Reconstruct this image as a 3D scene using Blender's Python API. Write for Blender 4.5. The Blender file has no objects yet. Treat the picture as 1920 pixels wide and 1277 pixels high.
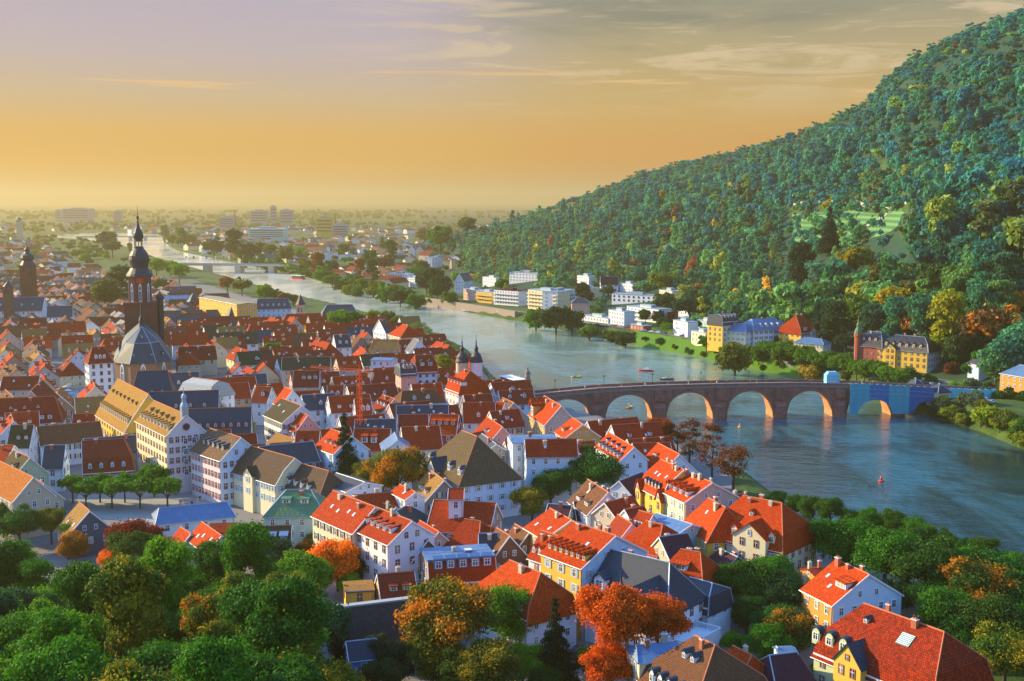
import bpy, bmesh, math, random
import numpy as np
from mathutils import Vector, Matrix
random.seed(7); rng = np.random.default_rng(7)
S = bpy.context.scene; C = S.collection; R = math.radians

# ------------------------------------------------------------------ camera, sky, sun, exposure
FPX, EYE, HORIZON = 2200.0, 96.0, 376.0          # focal length in photo pixels, eye height over the river, horizon row
PITCH = math.atan((638.5 - HORIZON) / FPX)
cam = bpy.data.objects.new('camera', bpy.data.cameras.new('camera')); C.objects.link(cam); S.camera = cam
cam.location = (0, 0, EYE); cam.rotation_euler = (math.pi / 2 - PITCH, 0, 0)
cam.data.sensor_width = 36; cam.data.lens = 36 * FPX / 1920; cam.data.clip_start = 1; cam.data.clip_end = 60000
SUN_AZ, SUN_EL = R(-66), R(22)                    # azimuth from the view direction (+Y), to the left
sun_dir = Vector((math.sin(SUN_AZ) * math.cos(SUN_EL), math.cos(SUN_AZ) * math.cos(SUN_EL), math.sin(SUN_EL)))
sun = bpy.data.objects.new('sun', bpy.data.lights.new('sun', 'SUN')); C.objects.link(sun)
sun.data.energy = 5.0; sun.data.angle = R(0.5); sun.data.color = (1.0, 0.76, 0.38)
sun.rotation_euler = sun_dir.to_track_quat('Z', 'Y').to_euler(); sun.location = (-200, 100, 400)
vs = S.view_settings; vs.view_transform = 'Standard'; vs.look = 'None'; vs.exposure = 1.05; vs.gamma = 1; vs.use_curve_mapping = False
S.cycles.use_denoising = True; S.cycles.max_bounces = 5; S.cycles.diffuse_bounces = 2; S.cycles.glossy_bounces = 2
S.cycles.transmission_bounces = 2; S.cycles.transparent_max_bounces = 6; S.cycles.volume_bounces = 0
S.cycles.sample_clamp_indirect = 4

class NT:
    """small helper to write node trees"""
    def __init__(s, nt): s.t = nt; s.n = nt.nodes; s.n.clear()
    def new(s, kind, **kw):
        n = s.n.new(kind)
        for k, v in kw.items():
            if k[0] == '_': n.inputs[int(k[1:])].default_value = v
            else: setattr(n, k, v)
        return n
    def lk(s, a, b): s.t.links.new(a, b)
    def val(s, node, i, x):
        if hasattr(x, 'is_output'): s.lk(x, node.inputs[i])
        else: node.inputs[i].default_value = x
    def math(s, op, a, b=0.0, clamp=False):
        n = s.new('ShaderNodeMath', operation=op, use_clamp=clamp); s.val(n, 0, a); s.val(n, 1, b); return n.outputs[0]
    def ramp(s, fac, stops, interp='LINEAR'):
        n = s.new('ShaderNodeValToRGB'); cr = n.color_ramp; cr.interpolation = interp
        while len(cr.elements) < len(stops): cr.elements.new(0.5)
        for e, (p, c) in zip(cr.elements, stops): e.position = p; e.color = (*c, 1)
        s.lk(fac, n.inputs[0]); return n.outputs[0]
    def mix(s, fac, a, b, mode='MIX'):
        n = s.new('ShaderNodeMix', data_type='RGBA', blend_type=mode); s.val(n, 0, fac)
        s.val(n, 6, a if hasattr(a, 'is_output') else (*a, 1)); s.val(n, 7, b if hasattr(b, 'is_output') else (*b, 1)); return n.outputs[2]
    def smooth(s, x, lo, hi):
        n = s.new('ShaderNodeMapRange', interpolation_type='SMOOTHSTEP'); s.lk(x, n.inputs[0]); n.inputs[1].default_value = lo; n.inputs[2].default_value = hi
        return n.outputs[0]
    def noise(s, vec, scale, detail=4, rough=0.55, col=False, dist=0.0):
        n = s.new('ShaderNodeTexNoise'); n.inputs['Scale'].default_value = scale; n.inputs['Detail'].default_value = detail
        n.inputs['Roughness'].default_value = rough; n.inputs['Distortion'].default_value = dist
        if vec is not None: s.lk(vec, n.inputs['Vector'])
        return n.outputs[1 if col else 0]
    def mapping(s, vec, scale=(1, 1, 1), rot=(0, 0, 0), loc=(0, 0, 0)):
        n = s.new('ShaderNodeMapping'); s.lk(vec, n.inputs[0]); n.inputs[1].default_value = loc; n.inputs[2].default_value = rot; n.inputs[3].default_value = scale
        return n.outputs[0]

def lin(r, g, b):
    f = lambda c: c / 12.92 if c <= 0.04045 else ((c + 0.055) / 1.055) ** 2.4
    return (f(r / 255), f(g / 255), f(b / 255))

W = bpy.data.worlds.new('World'); S.world = W; W.use_nodes = True
w = NT(W.node_tree)
tc = w.new('ShaderNodeTexCoord').outputs['Generated']
sep = w.new('ShaderNodeSeparateXYZ'); w.lk(tc, sep.inputs[0]); dx, dy, dz = sep.outputs
skyt = w.new('ShaderNodeTexSky', sky_type='NISHITA'); skyt.sun_disc = False
skyt.sun_elevation = SUN_EL; skyt.sun_rotation = SUN_AZ; skyt.air_density = 1.3; skyt.dust_density = 1.0; skyt.ozone_density = 2.0
bg = w.new('ShaderNodeBackground'); bg.inputs[1].default_value = 0.15
up = w.math('MAXIMUM', dz, 0.0)
# low sky: evening bank of dust, warm at the horizon and grey lavender above it
low_l = w.ramp(up, [(0.0, lin(198, 132, 30)), (0.025, lin(224, 160, 56)), (0.055, lin(222, 172, 94)), (0.085, lin(202, 180, 150)), (0.12, lin(190, 178, 186)), (0.17, lin(182, 174, 196))])
low_r = w.ramp(up, [(0.0, lin(204, 130, 48)), (0.04, lin(220, 154, 68)), (0.08, lin(208, 174, 112)), (0.12, lin(184, 168, 128)), (0.17, lin(150, 152, 140))])
side = w.smooth(dx, -0.12, 0.10)
low = w.mix(side, low_l, low_r)
cv = w.mapping(tc, scale=(3.0, 2.2, 24.0), rot=(0, R(5), 0))
c1 = w.noise(cv, 2.6, 9, 0.66, dist=0.9)
streak = w.math('MULTIPLY', w.smooth(c1, 0.48, 0.62), w.math('MULTIPLY', w.smooth(up, 0.055, 0.12), w.smooth(dx, -0.22, 0.06)))
low = w.mix(w.math('MULTIPLY', streak, 0.7), low, lin(226, 204, 168))
c2 = w.noise(w.mapping(tc, scale=(1.6, 1.6, 11.0), loc=(3, 1, 2)), 2.2, 6, 0.55, dist=0.4)
dark = w.math('MULTIPLY', w.smooth(c2, 0.50, 0.70), w.math('MULTIPLY', w.smooth(up, 0.06, 0.13), w.smooth(dx, -0.12, 0.12)))
low = w.mix(w.math('MULTIPLY', dark, 0.6), low, lin(112, 122, 116))
c3 = w.noise(w.mapping(tc, scale=(3.0, 3.0, 60.0), loc=(1, 7, 0)), 2.0, 5, 0.5, dist=0.3)
thin = w.math('MULTIPLY', w.smooth(c3, 0.60, 0.70), w.math('MULTIPLY', w.smooth(up, 0.07, 0.09), w.math('SUBTRACT', 1.0, w.smooth(up, 0.10, 0.13))))
low = w.mix(w.math('MULTIPLY', thin, 0.7), low, lin(238, 196, 140))
LOWK = 0.48 / 0.15
# high sky: the clear blue of the sky texture
hi = w.mix(1.0, skyt.outputs[0], (0.72, 1.14, 1.70), 'MULTIPLY')
lowscaled = w.mix(1.0, low, (LOWK, LOWK, LOWK), 'MULTIPLY')
col = w.mix(w.smooth(dz, 0.17, 0.42), lowscaled, hi)
w.lk(col, bg.inputs[0]); out = w.new('ShaderNodeOutputWorld'); w.lk(bg.outputs[0], out.inputs[0])

# ------------------------------------------------------------------ photo pixel -> ground position
CP, SP = math.cos(PITCH), math.sin(PITCH)
def ray(px, py):
    x = (px - 960) / FPX; v = -(py - 638.5) / FPX
    return np.array([x, CP + v * SP, -SP + v * CP])
def at_z(px, py, z):
    r = ray(px, py); t = (z - EYE) / r[2]; return np.array([r[0] * t, r[1] * t, z])
def at_y(px, py, y):
    r = ray(px, py); t = y / r[1]; return np.array([r[0] * t, y, EYE + r[2] * t])
def pix(p):
    x, y, z = p[0], p[1], p[2] - EYE
    dpt = y * CP - z * SP; v = y * SP + z * CP
    return 960 + FPX * x / dpt, 638.5 - FPX * v / dpt

# ------------------------------------------------------------------ terrain
LB = [(2500, 1300), (1920, 1128), (1760, 1075), (1520, 1005), (1420, 920), (1300, 868), (1180, 822), (1080, 792), (1000, 762), (955, 745), (925, 712), (885, 672), (820, 640), (735, 608), (640, 575), (520, 545), (430, 520), (300, 485), (230, 460), (160, 450), (60, 443)]
RB = [(2500, 900), (1920, 842), (1850, 812), (1790, 792), (1700, 770), (1620, 748), (1560, 716), (1440, 698), (1300, 667), (1200, 648), (1100, 628), (1000, 607), (900, 590), (750, 562), (650, 542), (560, 517), (500, 505), (420, 490), (330, 470), (306, 455), (300, 440), (200, 436)]
lbw = np.array([at_z(x, y, 0)[:2] for x, y in LB]); rbw = np.array([at_z(x, y, 0)[:2] for x, y in RB])
rpoly = np.vstack([lbw, rbw[::-1]])
def river_sd(P):
    """signed distance to the river outline: negative in the water"""
    P = np.asarray(P, float); best = np.full(len(P), 1e9); inside = np.zeros(len(P), bool)
    for i in range(len(rpoly)):
        a, b = rpoly[i], rpoly[(i + 1) % len(rpoly)]; ab = b - a
        t = np.clip(((P - a) @ ab) / (ab @ ab), 0, 1)
        best = np.minimum(best, np.hypot(*(P - (a + t[:, None] * ab)).T))
        c = ((a[1] > P[:, 1]) != (b[1] > P[:, 1]))
        with np.errstate(divide='ignore', invalid='ignore'):
            xi = (b[0] - a[0]) * (P[:, 1] - a[1]) / (b[1] - a[1]) + a[0]
        inside ^= c & (P[:, 0] < xi)
    return np.where(inside, -best, best)
HP = np.array([700, 780, 850, 950, 1100, 1210, 1330, 1440, 1530, 1600, 1660, 1700, 1780, 1850, 1920, 2300, 2800], float)
HS = np.array([480, 450, 415, 390, 350, 308, 280, 253, 217, 180, 120, 86, 52, 32, 6, -70, -70], float)
HR = np.array([2300, 2000, 1900, 1800, 1700, 1600, 1500, 1400, 1300, 1250, 1200, 1150, 1100, 1080, 1050, 1000, 1000], float)
HF = np.array([2200, 1700, 1400, 1150, 960, 900, 830, 770, 730, 700, 680, 650, 630, 610, 590, 560, 560], float)
def smooth01(t): t = np.clip(t, 0, 1); return t * t * (3 - 2 * t)
def G(x, y):
    """height of the land at plan positions"""
    x = np.atleast_1d(np.asarray(x, float)); y = np.atleast_1d(np.asarray(y, float))
    yy = np.maximum(y, 1.0); px = np.where(y > 1, 960 + FPX * x / yy, np.where(x > 0, 2800, -800)); d = np.hypot(x, y)
    base = 8.0 - 5.8 * smooth01((d - 700) / 550)
    toe = np.interp(px, [-800, 560, 640, 900, 2800], [262, 255, 178, 165, 165]); k = np.interp(px, [-800, 600, 900, 2800], [.20, .20, .40, .40])
    base = base + np.minimum(k * np.maximum(toe - d, 0), 52) * np.where(y > -40, 1, 1)
    Dr = np.interp(px, HP, HR); Df = np.interp(px, HP, HF); zr = EYE + (HORIZON + 2 - np.interp(px, HP, HS)) / FPX * Dr - 15
    zr = np.maximum(zr, 9)
    t = (d - Df) / (Dr - Df); s = np.where(t > 1, 1, 0.45 * smooth01(t) + 0.55 * np.clip(t, 0, 1))
    hill = (zr - 8) * s + 5 * np.sin(x * .031 + y * .017) * smooth01(t * 2.5) * np.where(zr > 20, 1, 0)
    hill = hill - np.maximum(d - Dr, 0) * np.minimum(zr / 250, .12) * np.where(t > 1, 1, 0); hill = np.maximum(hill, -2)
    hill = hill * smooth01((px - 690) / 130)
    base = base + np.where(t > 0, hill, 0) * np.where(y > 1, 1, 0)
    sd = river_sd(np.stack([x, y], 1)); b = smooth01((sd + 6) / 13)
    return -4 * (1 - b) + base * b
def g1(x, y): return float(G([x], [y])[0])

# ------------------------------------------------------------------ mesh builder
class MB:
    def __init__(s): s.v = []; s.f = []; s.m = []
    def poly(s, pts, m=0):
        n = len(s.v); s.v.extend([tuple(map(float, p)) for p in pts]); s.f.append(tuple(range(n, n + len(pts)))); s.m.append(m)
    def box(s, x0, x1, y0, y1, z0, z1, m=0, top=None):
        a = [(x0, y0, z0), (x1, y0, z0), (x1, y1, z0), (x0, y1, z0)]; b = [(p[0], p[1], z1) for p in a]
        for i in range(4): j = (i + 1) % 4; s.poly([a[i], a[j], b[j], b[i]], m)
        s.poly(b, m if top is None else top); s.poly(a[::-1], m)
    def prism(s, base, z0, z1, m=0, top=None):
        """vertical prism over a counter-clockwise outline"""
        a = [(p[0], p[1], z0) for p in base]; b = [(p[0], p[1], z1) for p in base]; n = len(base)
        for i in range(n): j = (i + 1) % n; s.poly([a[i], a[j], b[j], b[i]], m)
        s.poly(b, m if top is None else top); s.poly(a[::-1], m)
    def loft(s, rings, m=0, cap0=True, cap1=True):
        n = len(rings[0])
        for a, b in zip(rings, rings[1:]):
            for i in range(n): j = (i + 1) % n; s.poly([a[i], a[j], b[j], b[i]], m)
        if cap0: s.poly(rings[0][::-1], m)
        if cap1: s.poly(rings[-1], m)
    def lathe(s, prof, n=12, cx=0, cy=0, m=0, rot=0.0):
        s.loft([[(cx + r * math.cos(rot + 2 * math.pi * i / n), cy + r * math.sin(rot + 2 * math.pi * i / n), z) for i in range(n)] for r, z in prof], m)
    def tube(s, p0, p1, r0, r1=None, n=6, m=0):
        r1 = r0 if r1 is None else r1; p0 = Vector(p0); p1 = Vector(p1); d = (p1 - p0).normalized()
        a = d.orthogonal().normalized(); b = d.cross(a)
        ring = lambda p, r: [tuple(p + a * (r * math.cos(2 * math.pi * i / n)) + b * (r * math.sin(2 * math.pi * i / n))) for i in range(n)]
        s.loft([ring(p0, r0), ring(p1, r1)], m)
    def mesh(s, name, mats, smooth=False):
        me = bpy.data.meshes.new(name); me.from_pydata(s.v, [], s.f)
        for m in mats: me.materials.append(m)
        if len(mats) > 1: me.polygons.foreach_set('material_index', s.m)
        V = np.array(s.v); uv = []
        for f in s.f:
            P = V[list(f)]; nrm = np.cross(P[1] - P[0], P[2] - P[0]) if len(f) == 3 else np.cross(P[2] - P[0], P[3] - P[1])
            l = np.linalg.norm(nrm); nrm = nrm / l if l > 1e-9 else np.array([0, 0, 1.])
            if abs(nrm[2]) > .97: uv.append(P[:, :2])
            else:
                t = np.array([-nrm[1], nrm[0], 0]); t /= np.linalg.norm(t); b = np.cross(nrm, t); uv.append(np.stack([P @ t, P @ b], 1))
        ul = me.uv_layers.new(name='UVMap'); ul.data.foreach_set('uv', np.concatenate(uv).astype(np.float32).ravel())
        if smooth: me.polygons.foreach_set('use_smooth', [True] * len(s.f))
        me.update(); return me
    def build(s, name, mats, parent=None, loc=(0, 0, 0), rz=0.0, smooth=False):
        return put(s.mesh(name, mats if isinstance(mats, (list, tuple)) else [mats], smooth), name, parent, loc, rz)
def put(me, name, parent=None, loc=(0, 0, 0), rz=0.0, scale=None):
    o = bpy.data.objects.new(name, me); C.objects.link(o); o.location = loc
    if rz: o.rotation_euler = (0, 0, rz)
    if scale is not None: o.scale = scale
    if parent is not None: o.parent = parent
    return o
def empty(name, loc, rz=0.0):
    o = bpy.data.objects.new(name, None); C.objects.link(o); o.location = loc; o.rotation_euler = (0, 0, rz); o.empty_display_size = 0.5; return o
def tag(o, label, cat, group=None, kind=None):
    if label: o['label'] = label
    if cat: o['category'] = cat
    if group: o['group'] = group
    if kind: o['kind'] = kind
    return o
AUTO = []                                            # things whose label is completed from their neighbours at the end
def auto(o, look, cat, group, anchor):
    o['category'] = cat; o['group'] = group; AUTO.append((o, look, anchor)); return o
LAND = []                                            # landmarks the labels refer to: (phrase, px, py)

# ------------------------------------------------------------------ materials
MAT = {}
def new_mat(name):
    m = bpy.data.materials.new(name); m.use_nodes = True; t = NT(m.node_tree)
    p = t.new('ShaderNodeBsdfPrincipled'); o = t.new('ShaderNodeOutputMaterial'); t.lk(p.outputs[0], o.inputs[0]); return m, t, p
def set_spec(p, v): p.inputs['Specular IOR Level'].default_value = v
def plain(name, col, rough=0.7, metal=0.0, spec=0.3):
    if name in MAT: return MAT[name]
    m, t, p = new_mat(name); p.inputs['Base Color'].default_value = (*col, 1); p.inputs['Roughness'].default_value = rough; p.inputs['Metallic'].default_value = metal; set_spec(p, spec)
    MAT[name] = m; return m
def wall_mat(name, col, dirt=0.25):
    if name in MAT: return MAT[name]
    m, t, p = new_mat(name); g = t.new('ShaderNodeTexCoord').outputs['Object']
    n = t.noise(t.mapping(g, scale=(1, 1, .35)), .55, 5, .6); f = t.noise(g, 4.5, 3)
    oi = t.new('ShaderNodeObjectInfo').outputs['Random']
    c = t.mix(t.math('MULTIPLY', t.smooth(n, .45, .75), dirt), col, tuple(x * .55 for x in col))
    c = t.mix(t.math('MULTIPLY', f, .18), c, tuple(min(1, x * 1.2) for x in col))
    c = t.mix(t.math('MULTIPLY', oi, .15), c, tuple(x * .7 for x in col))
    t.lk(c, p.inputs['Base Color']); p.inputs['Roughness'].default_value = .85; set_spec(p, .2); MAT[name] = m; return m
def roof_mat(name, col, col2, row=.38, moss=None, spec=.06, patch=0.0, rough=.85):
    """tiles laid in courses: uv is in metres along and up the slope"""
    if name in MAT: return MAT[name]
    m, t, p = new_mat(name); uv = t.new('ShaderNodeUVMap').outputs[0]; ob = t.new('ShaderNodeTexCoord').outputs['Object']
    br = t.new('ShaderNodeTexBrick', offset=.5); t.lk(uv, br.inputs['Vector']); br.inputs['Scale'].default_value = 1.0
    br.inputs['Brick Width'].default_value = row * .8; br.inputs['Row Height'].default_value = row; br.inputs['Mortar Size'].default_value = .05; br.inputs['Mortar Smooth'].default_value = .6
    br.inputs['Color1'].default_value = (*col, 1); br.inputs['Color2'].default_value = (*col2, 1); br.inputs['Mortar'].default_value = (*[x * .3 for x in col2], 1)
    n = t.noise(ob, .35, 5, .65); n2 = t.noise(t.mapping(uv, scale=(1, .25, 1)), 1.1, 4, .6)
    oi = t.new('ShaderNodeObjectInfo').outputs['Random']
    c = t.mix(t.math('MULTIPLY', t.smooth(n, .42, .72), .55), br.outputs[0], col2)
    c = t.mix(t.math('MULTIPLY', t.smooth(n2, .52, .78), .45), c, tuple(x * .4 for x in col2))
    c = t.mix(t.math('MULTIPLY', oi, .35), c, tuple(x * .62 for x in col2))
    if moss: c = t.mix(t.math('MULTIPLY', t.smooth(t.noise(ob, .8, 6, .7), .55, .7), .6), c, moss)
    if patch: c = t.mix(t.math('MULTIPLY', t.smooth(t.noise(uv, 2.3, 3, .7), .62, .66), patch), c, (.62, .56, .46))
    t.lk(c, p.inputs['Base Color']); p.inputs['Roughness'].default_value = rough; set_spec(p, spec)
    b = t.new('ShaderNodeBump'); b.inputs['Strength'].default_value = .5; b.inputs['Distance'].default_value = .06; t.lk(br.outputs['Fac'], b.inputs['Height']); b.invert = True
    t.lk(b.outputs[0], p.inputs['Normal']); MAT[name] = m; return m
RF = {
 'red': roof_mat('red clay tiles', (.68, .085, .016), (.36, .04, .014), moss=(.20, .10, .05)),
 'bright': roof_mat('orange red clay tiles', (.82, .11, .012), (.46, .045, .010), moss=(.34, .10, .03)),
 'dark': roof_mat('old dark red tiles', (.44, .065, .024), (.28, .04, .02), moss=(.10, .075, .04)),
 'brown': roof_mat('brown weathered tiles', (.30, .125, .05), (.17, .075, .04), moss=(.10, .08, .05)),
 'ochre': roof_mat('ochre weathered tiles', (.50, .27, .07), (.33, .17, .05), patch=.35),
 'spot': roof_mat('brown tiles with pale patches', (.30, .17, .08), (.17, .10, .06), patch=.75),
 'slate': roof_mat('blue grey slate', (.06, .078, .10), (.036, .048, .068), row=.3, spec=.35, rough=.6),
 'black': roof_mat('dark slate', (.05, .048, .055), (.03, .03, .036), row=.3, spec=.5, rough=.55),
 'bluemetal': roof_mat('blue grey sheet roofing', (.10, .20, .36), (.07, .15, .29), row=2.4, spec=.5, rough=.45),
 'green': roof_mat('green copper sheets', (.07, .22, .13), (.10, .20, .06), row=1.6, spec=.4, rough=.5),
 'purple': roof_mat('purple brown tiles', (.14, .05, .055), (.09, .035, .045)),
 'olive': roof_mat('olive brown tiles', (.13, .10, .045), (.08, .062, .035), moss=(.07, .075, .03)),
 'spotred': roof_mat('red tiles with blackened ones', (.70, .06, .014), (.20, .03, .014), row=.45),
}
WL = {k: wall_mat(k + ' plaster', c) for k, c in dict(
 white=(.72, .75, .78), cream=(.74, .64, .40), yellow=(.72, .45, .07), ochre=(.60, .36, .10), pink=(.66, .36, .28), palepink=(.72, .62, .62), lightblue=(.55, .68, .80),
 grey=(.36, .37, .38), beige=(.56, .46, .32), orange=(.68, .28, .06), stone=(.28, .22, .18), brick=(.38, .10, .06), green=(.48, .55, .32), mint=(.40, .58, .52), dark=(.09, .10, .12), timber=(.16, .09, .06), concrete=(.52, .46, .33), wine=(.30, .07, .07)).items()}
TRIM = plain('white painted trim', (.78, .78, .76), .6); SANDST = wall_mat('red sandstone', (.34, .12, .075), .4); FRAME = plain('white window frame', (.80, .80, .78), .5)
GLASS, t, p = new_mat('window glass'); oi = t.new('ShaderNodeObjectInfo').outputs['Random']; t.lk(t.ramp(oi, [(0, (.02, .035, .06)), (.45, (.03, .05, .08)), (.55, (.12, .14, .16)), (.8, (.05, .08, .12)), (.9, (.34, .32, .27)), (1, (.4, .38, .33))], 'CONSTANT'), p.inputs['Base Color']); p.inputs['Roughness'].default_value = .12; set_spec(p, .6)
SHUT = plain('pale blue shutter', (.35, .48, .58), .6); DSHUT = plain('dark green shutter', (.03, .06, .06), .6); REDFR = plain('red window surround', (.40, .10, .07), .7)
CHIM = wall_mat('brick chimney', (.42, .13, .07)); CAPM = plain('pale cement cap', (.6, .57, .52), .8); ZINC = plain('zinc sheet', (.30, .38, .46), .4, .3, .5); DARKM = plain('dark iron', (.02, .02, .022), .5); ASPH = plain('asphalt', (.06, .06, .065), .85)
GOLD = plain('gilded metal', (.8, .45, .08), .3, 1.0)

# ------------------------------------------------------------------ land, water
def terrain():
    th = np.concatenate([np.linspace(-180, -40, 36), np.arange(-39, 39, .115), np.linspace(40, 179, 36)]); th = np.radians(th)
    dd = np.concatenate([[4], 14 * 1.0205 ** np.arange(0, 371)])
    T, D = np.meshgrid(th, dd); X = (D * np.sin(T)).ravel(); Y = (D * np.cos(T)).ravel(); Z = G(X, Y)
    n = len(th); m = len(dd); idx = np.arange(n * m).reshape(m, n)
    f = np.stack([idx[:-1, :-1], idx[:-1, 1:], idx[1:, 1:], idx[1:, :-1]], -1).reshape(-1, 4)
    f = np.vstack([f, np.stack([idx[:-1, -1], idx[:-1, 0], idx[1:, 0], idx[1:, -1]], -1)])[:, ::-1]
    me = bpy.data.meshes.new('ground'); me.vertices.add(n * m); me.vertices.foreach_set('co', np.stack([X, Y, Z], 1).astype(np.float32).ravel())
    me.loops.add(f.size); me.loops.foreach_set('vertex_index', f.ravel().astype(np.int32)); me.polygons.add(len(f)); me.polygons.foreach_set('loop_start', np.arange(0, f.size, 4, dtype=np.int32))
    me.update(calc_edges=True); me.polygons.foreach_set('use_smooth', [True] * len(f))
    # where paving gives way to grass: beyond the river and on the castle slope
    px = np.where(Y > 1, 960 + FPX * X / np.maximum(Y, 1), 0); cross = np.zeros(len(X))
    lx = np.interp(Y, lbw[:, 1], lbw[:, 0]); d = np.hypot(X, Y)
    grass = np.where((X > lx + 5) & (Y > 300), 1.0, 0.0); toe = np.interp(px, [-800, 560, 640, 900, 2800], [262, 255, 178, 165, 165])
    grass = np.maximum(grass, smooth01((toe - d) / 20)); grass = np.maximum(grass, smooth01((d - 1200) / 400))
    sdv = river_sd(np.stack([X, Y], 1)); grass = np.maximum(grass, np.where((sdv < 17) & (px > 1380) & (Y < 480) & (X <= lx + 5), 1, 0))
    grass = np.maximum(grass, np.where((sdv < 55) & (Y > 640) & (X <= lx + 5), 1, 0))
    grass = np.maximum(grass, np.where((px > 1880) & (Y < 420) & (X <= lx + 5), 1, 0))
    lawn = np.where((sdv < 26) & (px > 1190) & (px < 1585) & (X > lx + 5) & (Y > 300), 1.0, 0) + np.where((sdv < 60) & (px > 480) & (px < 735) & (X > lx + 5) & (Y > 300), .8, 0)
    la = me.attributes.new('lawn', 'FLOAT', 'POINT'); la.data.foreach_set('value', lawn.astype(np.float32))
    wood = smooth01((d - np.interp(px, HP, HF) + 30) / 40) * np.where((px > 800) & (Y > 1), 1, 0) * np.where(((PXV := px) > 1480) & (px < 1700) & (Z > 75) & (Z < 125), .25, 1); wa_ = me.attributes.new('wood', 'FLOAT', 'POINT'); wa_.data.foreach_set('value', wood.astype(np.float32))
    at = me.attributes.new('grass', 'FLOAT', 'POINT'); at.data.foreach_set('value', grass.astype(np.float32))
    mt, t, p = new_mat('ground'); a = t.new('ShaderNodeAttribute', attribute_name='grass').outputs['Fac']; ob = t.new('ShaderNodeTexCoord').outputs['Object']
    g = t.mix(t.smooth(t.noise(ob, .05, 6, .65), .35, .65), (.030, .075, .014), (.075, .12, .022)); g = t.mix(t.math('MULTIPLY', t.smooth(t.noise(ob, .5, 4), .45, .7), .6), g, (.035, .045, .018))
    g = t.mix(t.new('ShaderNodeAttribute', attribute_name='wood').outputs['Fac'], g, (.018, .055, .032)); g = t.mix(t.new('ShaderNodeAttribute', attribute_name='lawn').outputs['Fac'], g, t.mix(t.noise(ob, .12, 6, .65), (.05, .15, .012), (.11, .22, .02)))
    pv = t.mix(t.noise(ob, .3, 5), (.16, .15, .145), (.24, .22, .20)); t.lk(t.mix(a, pv, g), p.inputs['Base Color']); p.inputs['Roughness'].default_value = .9; set_spec(p, .15)
    me.materials.append(mt); o = put(me, 'ground'); tag(o, None, None, None, 'structure')
terrain()
def sheet(name, pts, mat, lift=.06, z=None, step=7.0):
    """a surface laid on the land: outline in plan, cut into cells that follow the ground"""
    P = [Vector((p[0], p[1], 0)) for p in pts]; bm = bmesh.new(); bm.faces.new([bm.verts.new(p) for p in P])
    xs = [p.x for p in P]; ys = [p.y for p in P]
    for lo, hi, ax in ((min(xs), max(xs), 0), (min(ys), max(ys), 1)):
        c = lo + step
        while c < hi:
            co = Vector((c, 0, 0)) if ax == 0 else Vector((0, c, 0)); no = Vector((1, 0, 0)) if ax == 0 else Vector((0, 1, 0))
            bmesh.ops.bisect_plane(bm, geom=bm.verts[:] + bm.edges[:] + bm.faces[:], plane_co=co, plane_no=no); c += step
    vs_ = list(bm.verts); zz = G([v.co.x for v in vs_], [v.co.y for v in vs_])
    for v, h in zip(vs_, zz): v.co.z = (h if z is None else z) + lift
    bmesh.ops.recalc_face_normals(bm, faces=bm.faces[:])
    if sum(f.normal.z for f in bm.faces) < 0: bmesh.ops.reverse_faces(bm, faces=bm.faces[:])
    me = bpy.data.meshes.new(name); bm.to_mesh(me); bm.free(); me.materials.append(mat); return tag(put(me, name), None, None, None, 'structure')

def water():
    m, t, p = new_mat('river water'); ob = t.new('ShaderNodeTexCoord').outputs['Object']
    big = t.noise(t.mapping(ob, scale=(1, .55, 1), rot=(0, 0, R(25))), .022, 5, .6, dist=.8)
    sx0 = t.new('ShaderNodeSeparateXYZ'); t.lk(ob, sx0.inputs[0]); c = t.mix(t.smooth(sx0.outputs[1], 420, 900), t.mix(t.smooth(big, .38, .62), (.004, .024, .032), (.022, .105, .14)), t.mix(t.smooth(big, .38, .62), t.mix(t.smooth(sx0.outputs[1], 850, 1450), (.18, .29, .25), (.66, .67, .55)), t.mix(t.smooth(sx0.outputs[1], 850, 1450), (.28, .40, .34), (.78, .78, .64)))); t.lk(c, p.inputs['Base Color'])  # far reach paled to cream: sun glitter put into the water colour
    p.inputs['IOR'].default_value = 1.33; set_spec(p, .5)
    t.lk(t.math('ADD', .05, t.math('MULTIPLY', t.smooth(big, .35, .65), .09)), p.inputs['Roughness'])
    w1 = t.noise(t.mapping(ob, scale=(.55, 1.15, 1), rot=(0, 0, R(-18))), .75, 3, .6, dist=.3); w2 = t.noise(t.mapping(ob, scale=(.7, 1, 1), rot=(0, 0, R(20))), .16, 3, .5)
    h = t.math('ADD', t.math('MULTIPLY', w1, .22), t.math('MULTIPLY', w2, .55)); sx = t.new('ShaderNodeSeparateXYZ'); t.lk(ob, sx.inputs[0]); amp = t.math('MULTIPLY', t.math('ADD', .35, t.math('MULTIPLY', t.smooth(big, .36, .6), .9)), t.math('SUBTRACT', 1.0, t.math('MULTIPLY', t.smooth(sx.outputs[1], 520, 1300), .86)))
    b = t.new('ShaderNodeBump'); b.inputs['Distance'].default_value = 1.0; t.lk(t.math('MULTIPLY', amp, .95), b.inputs['Strength']); t.lk(h, b.inputs['Height']); t.lk(b.outputs[0], p.inputs['Normal'])
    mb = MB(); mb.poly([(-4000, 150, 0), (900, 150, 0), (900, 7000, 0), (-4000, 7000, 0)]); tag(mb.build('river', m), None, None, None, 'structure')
water()
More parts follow.
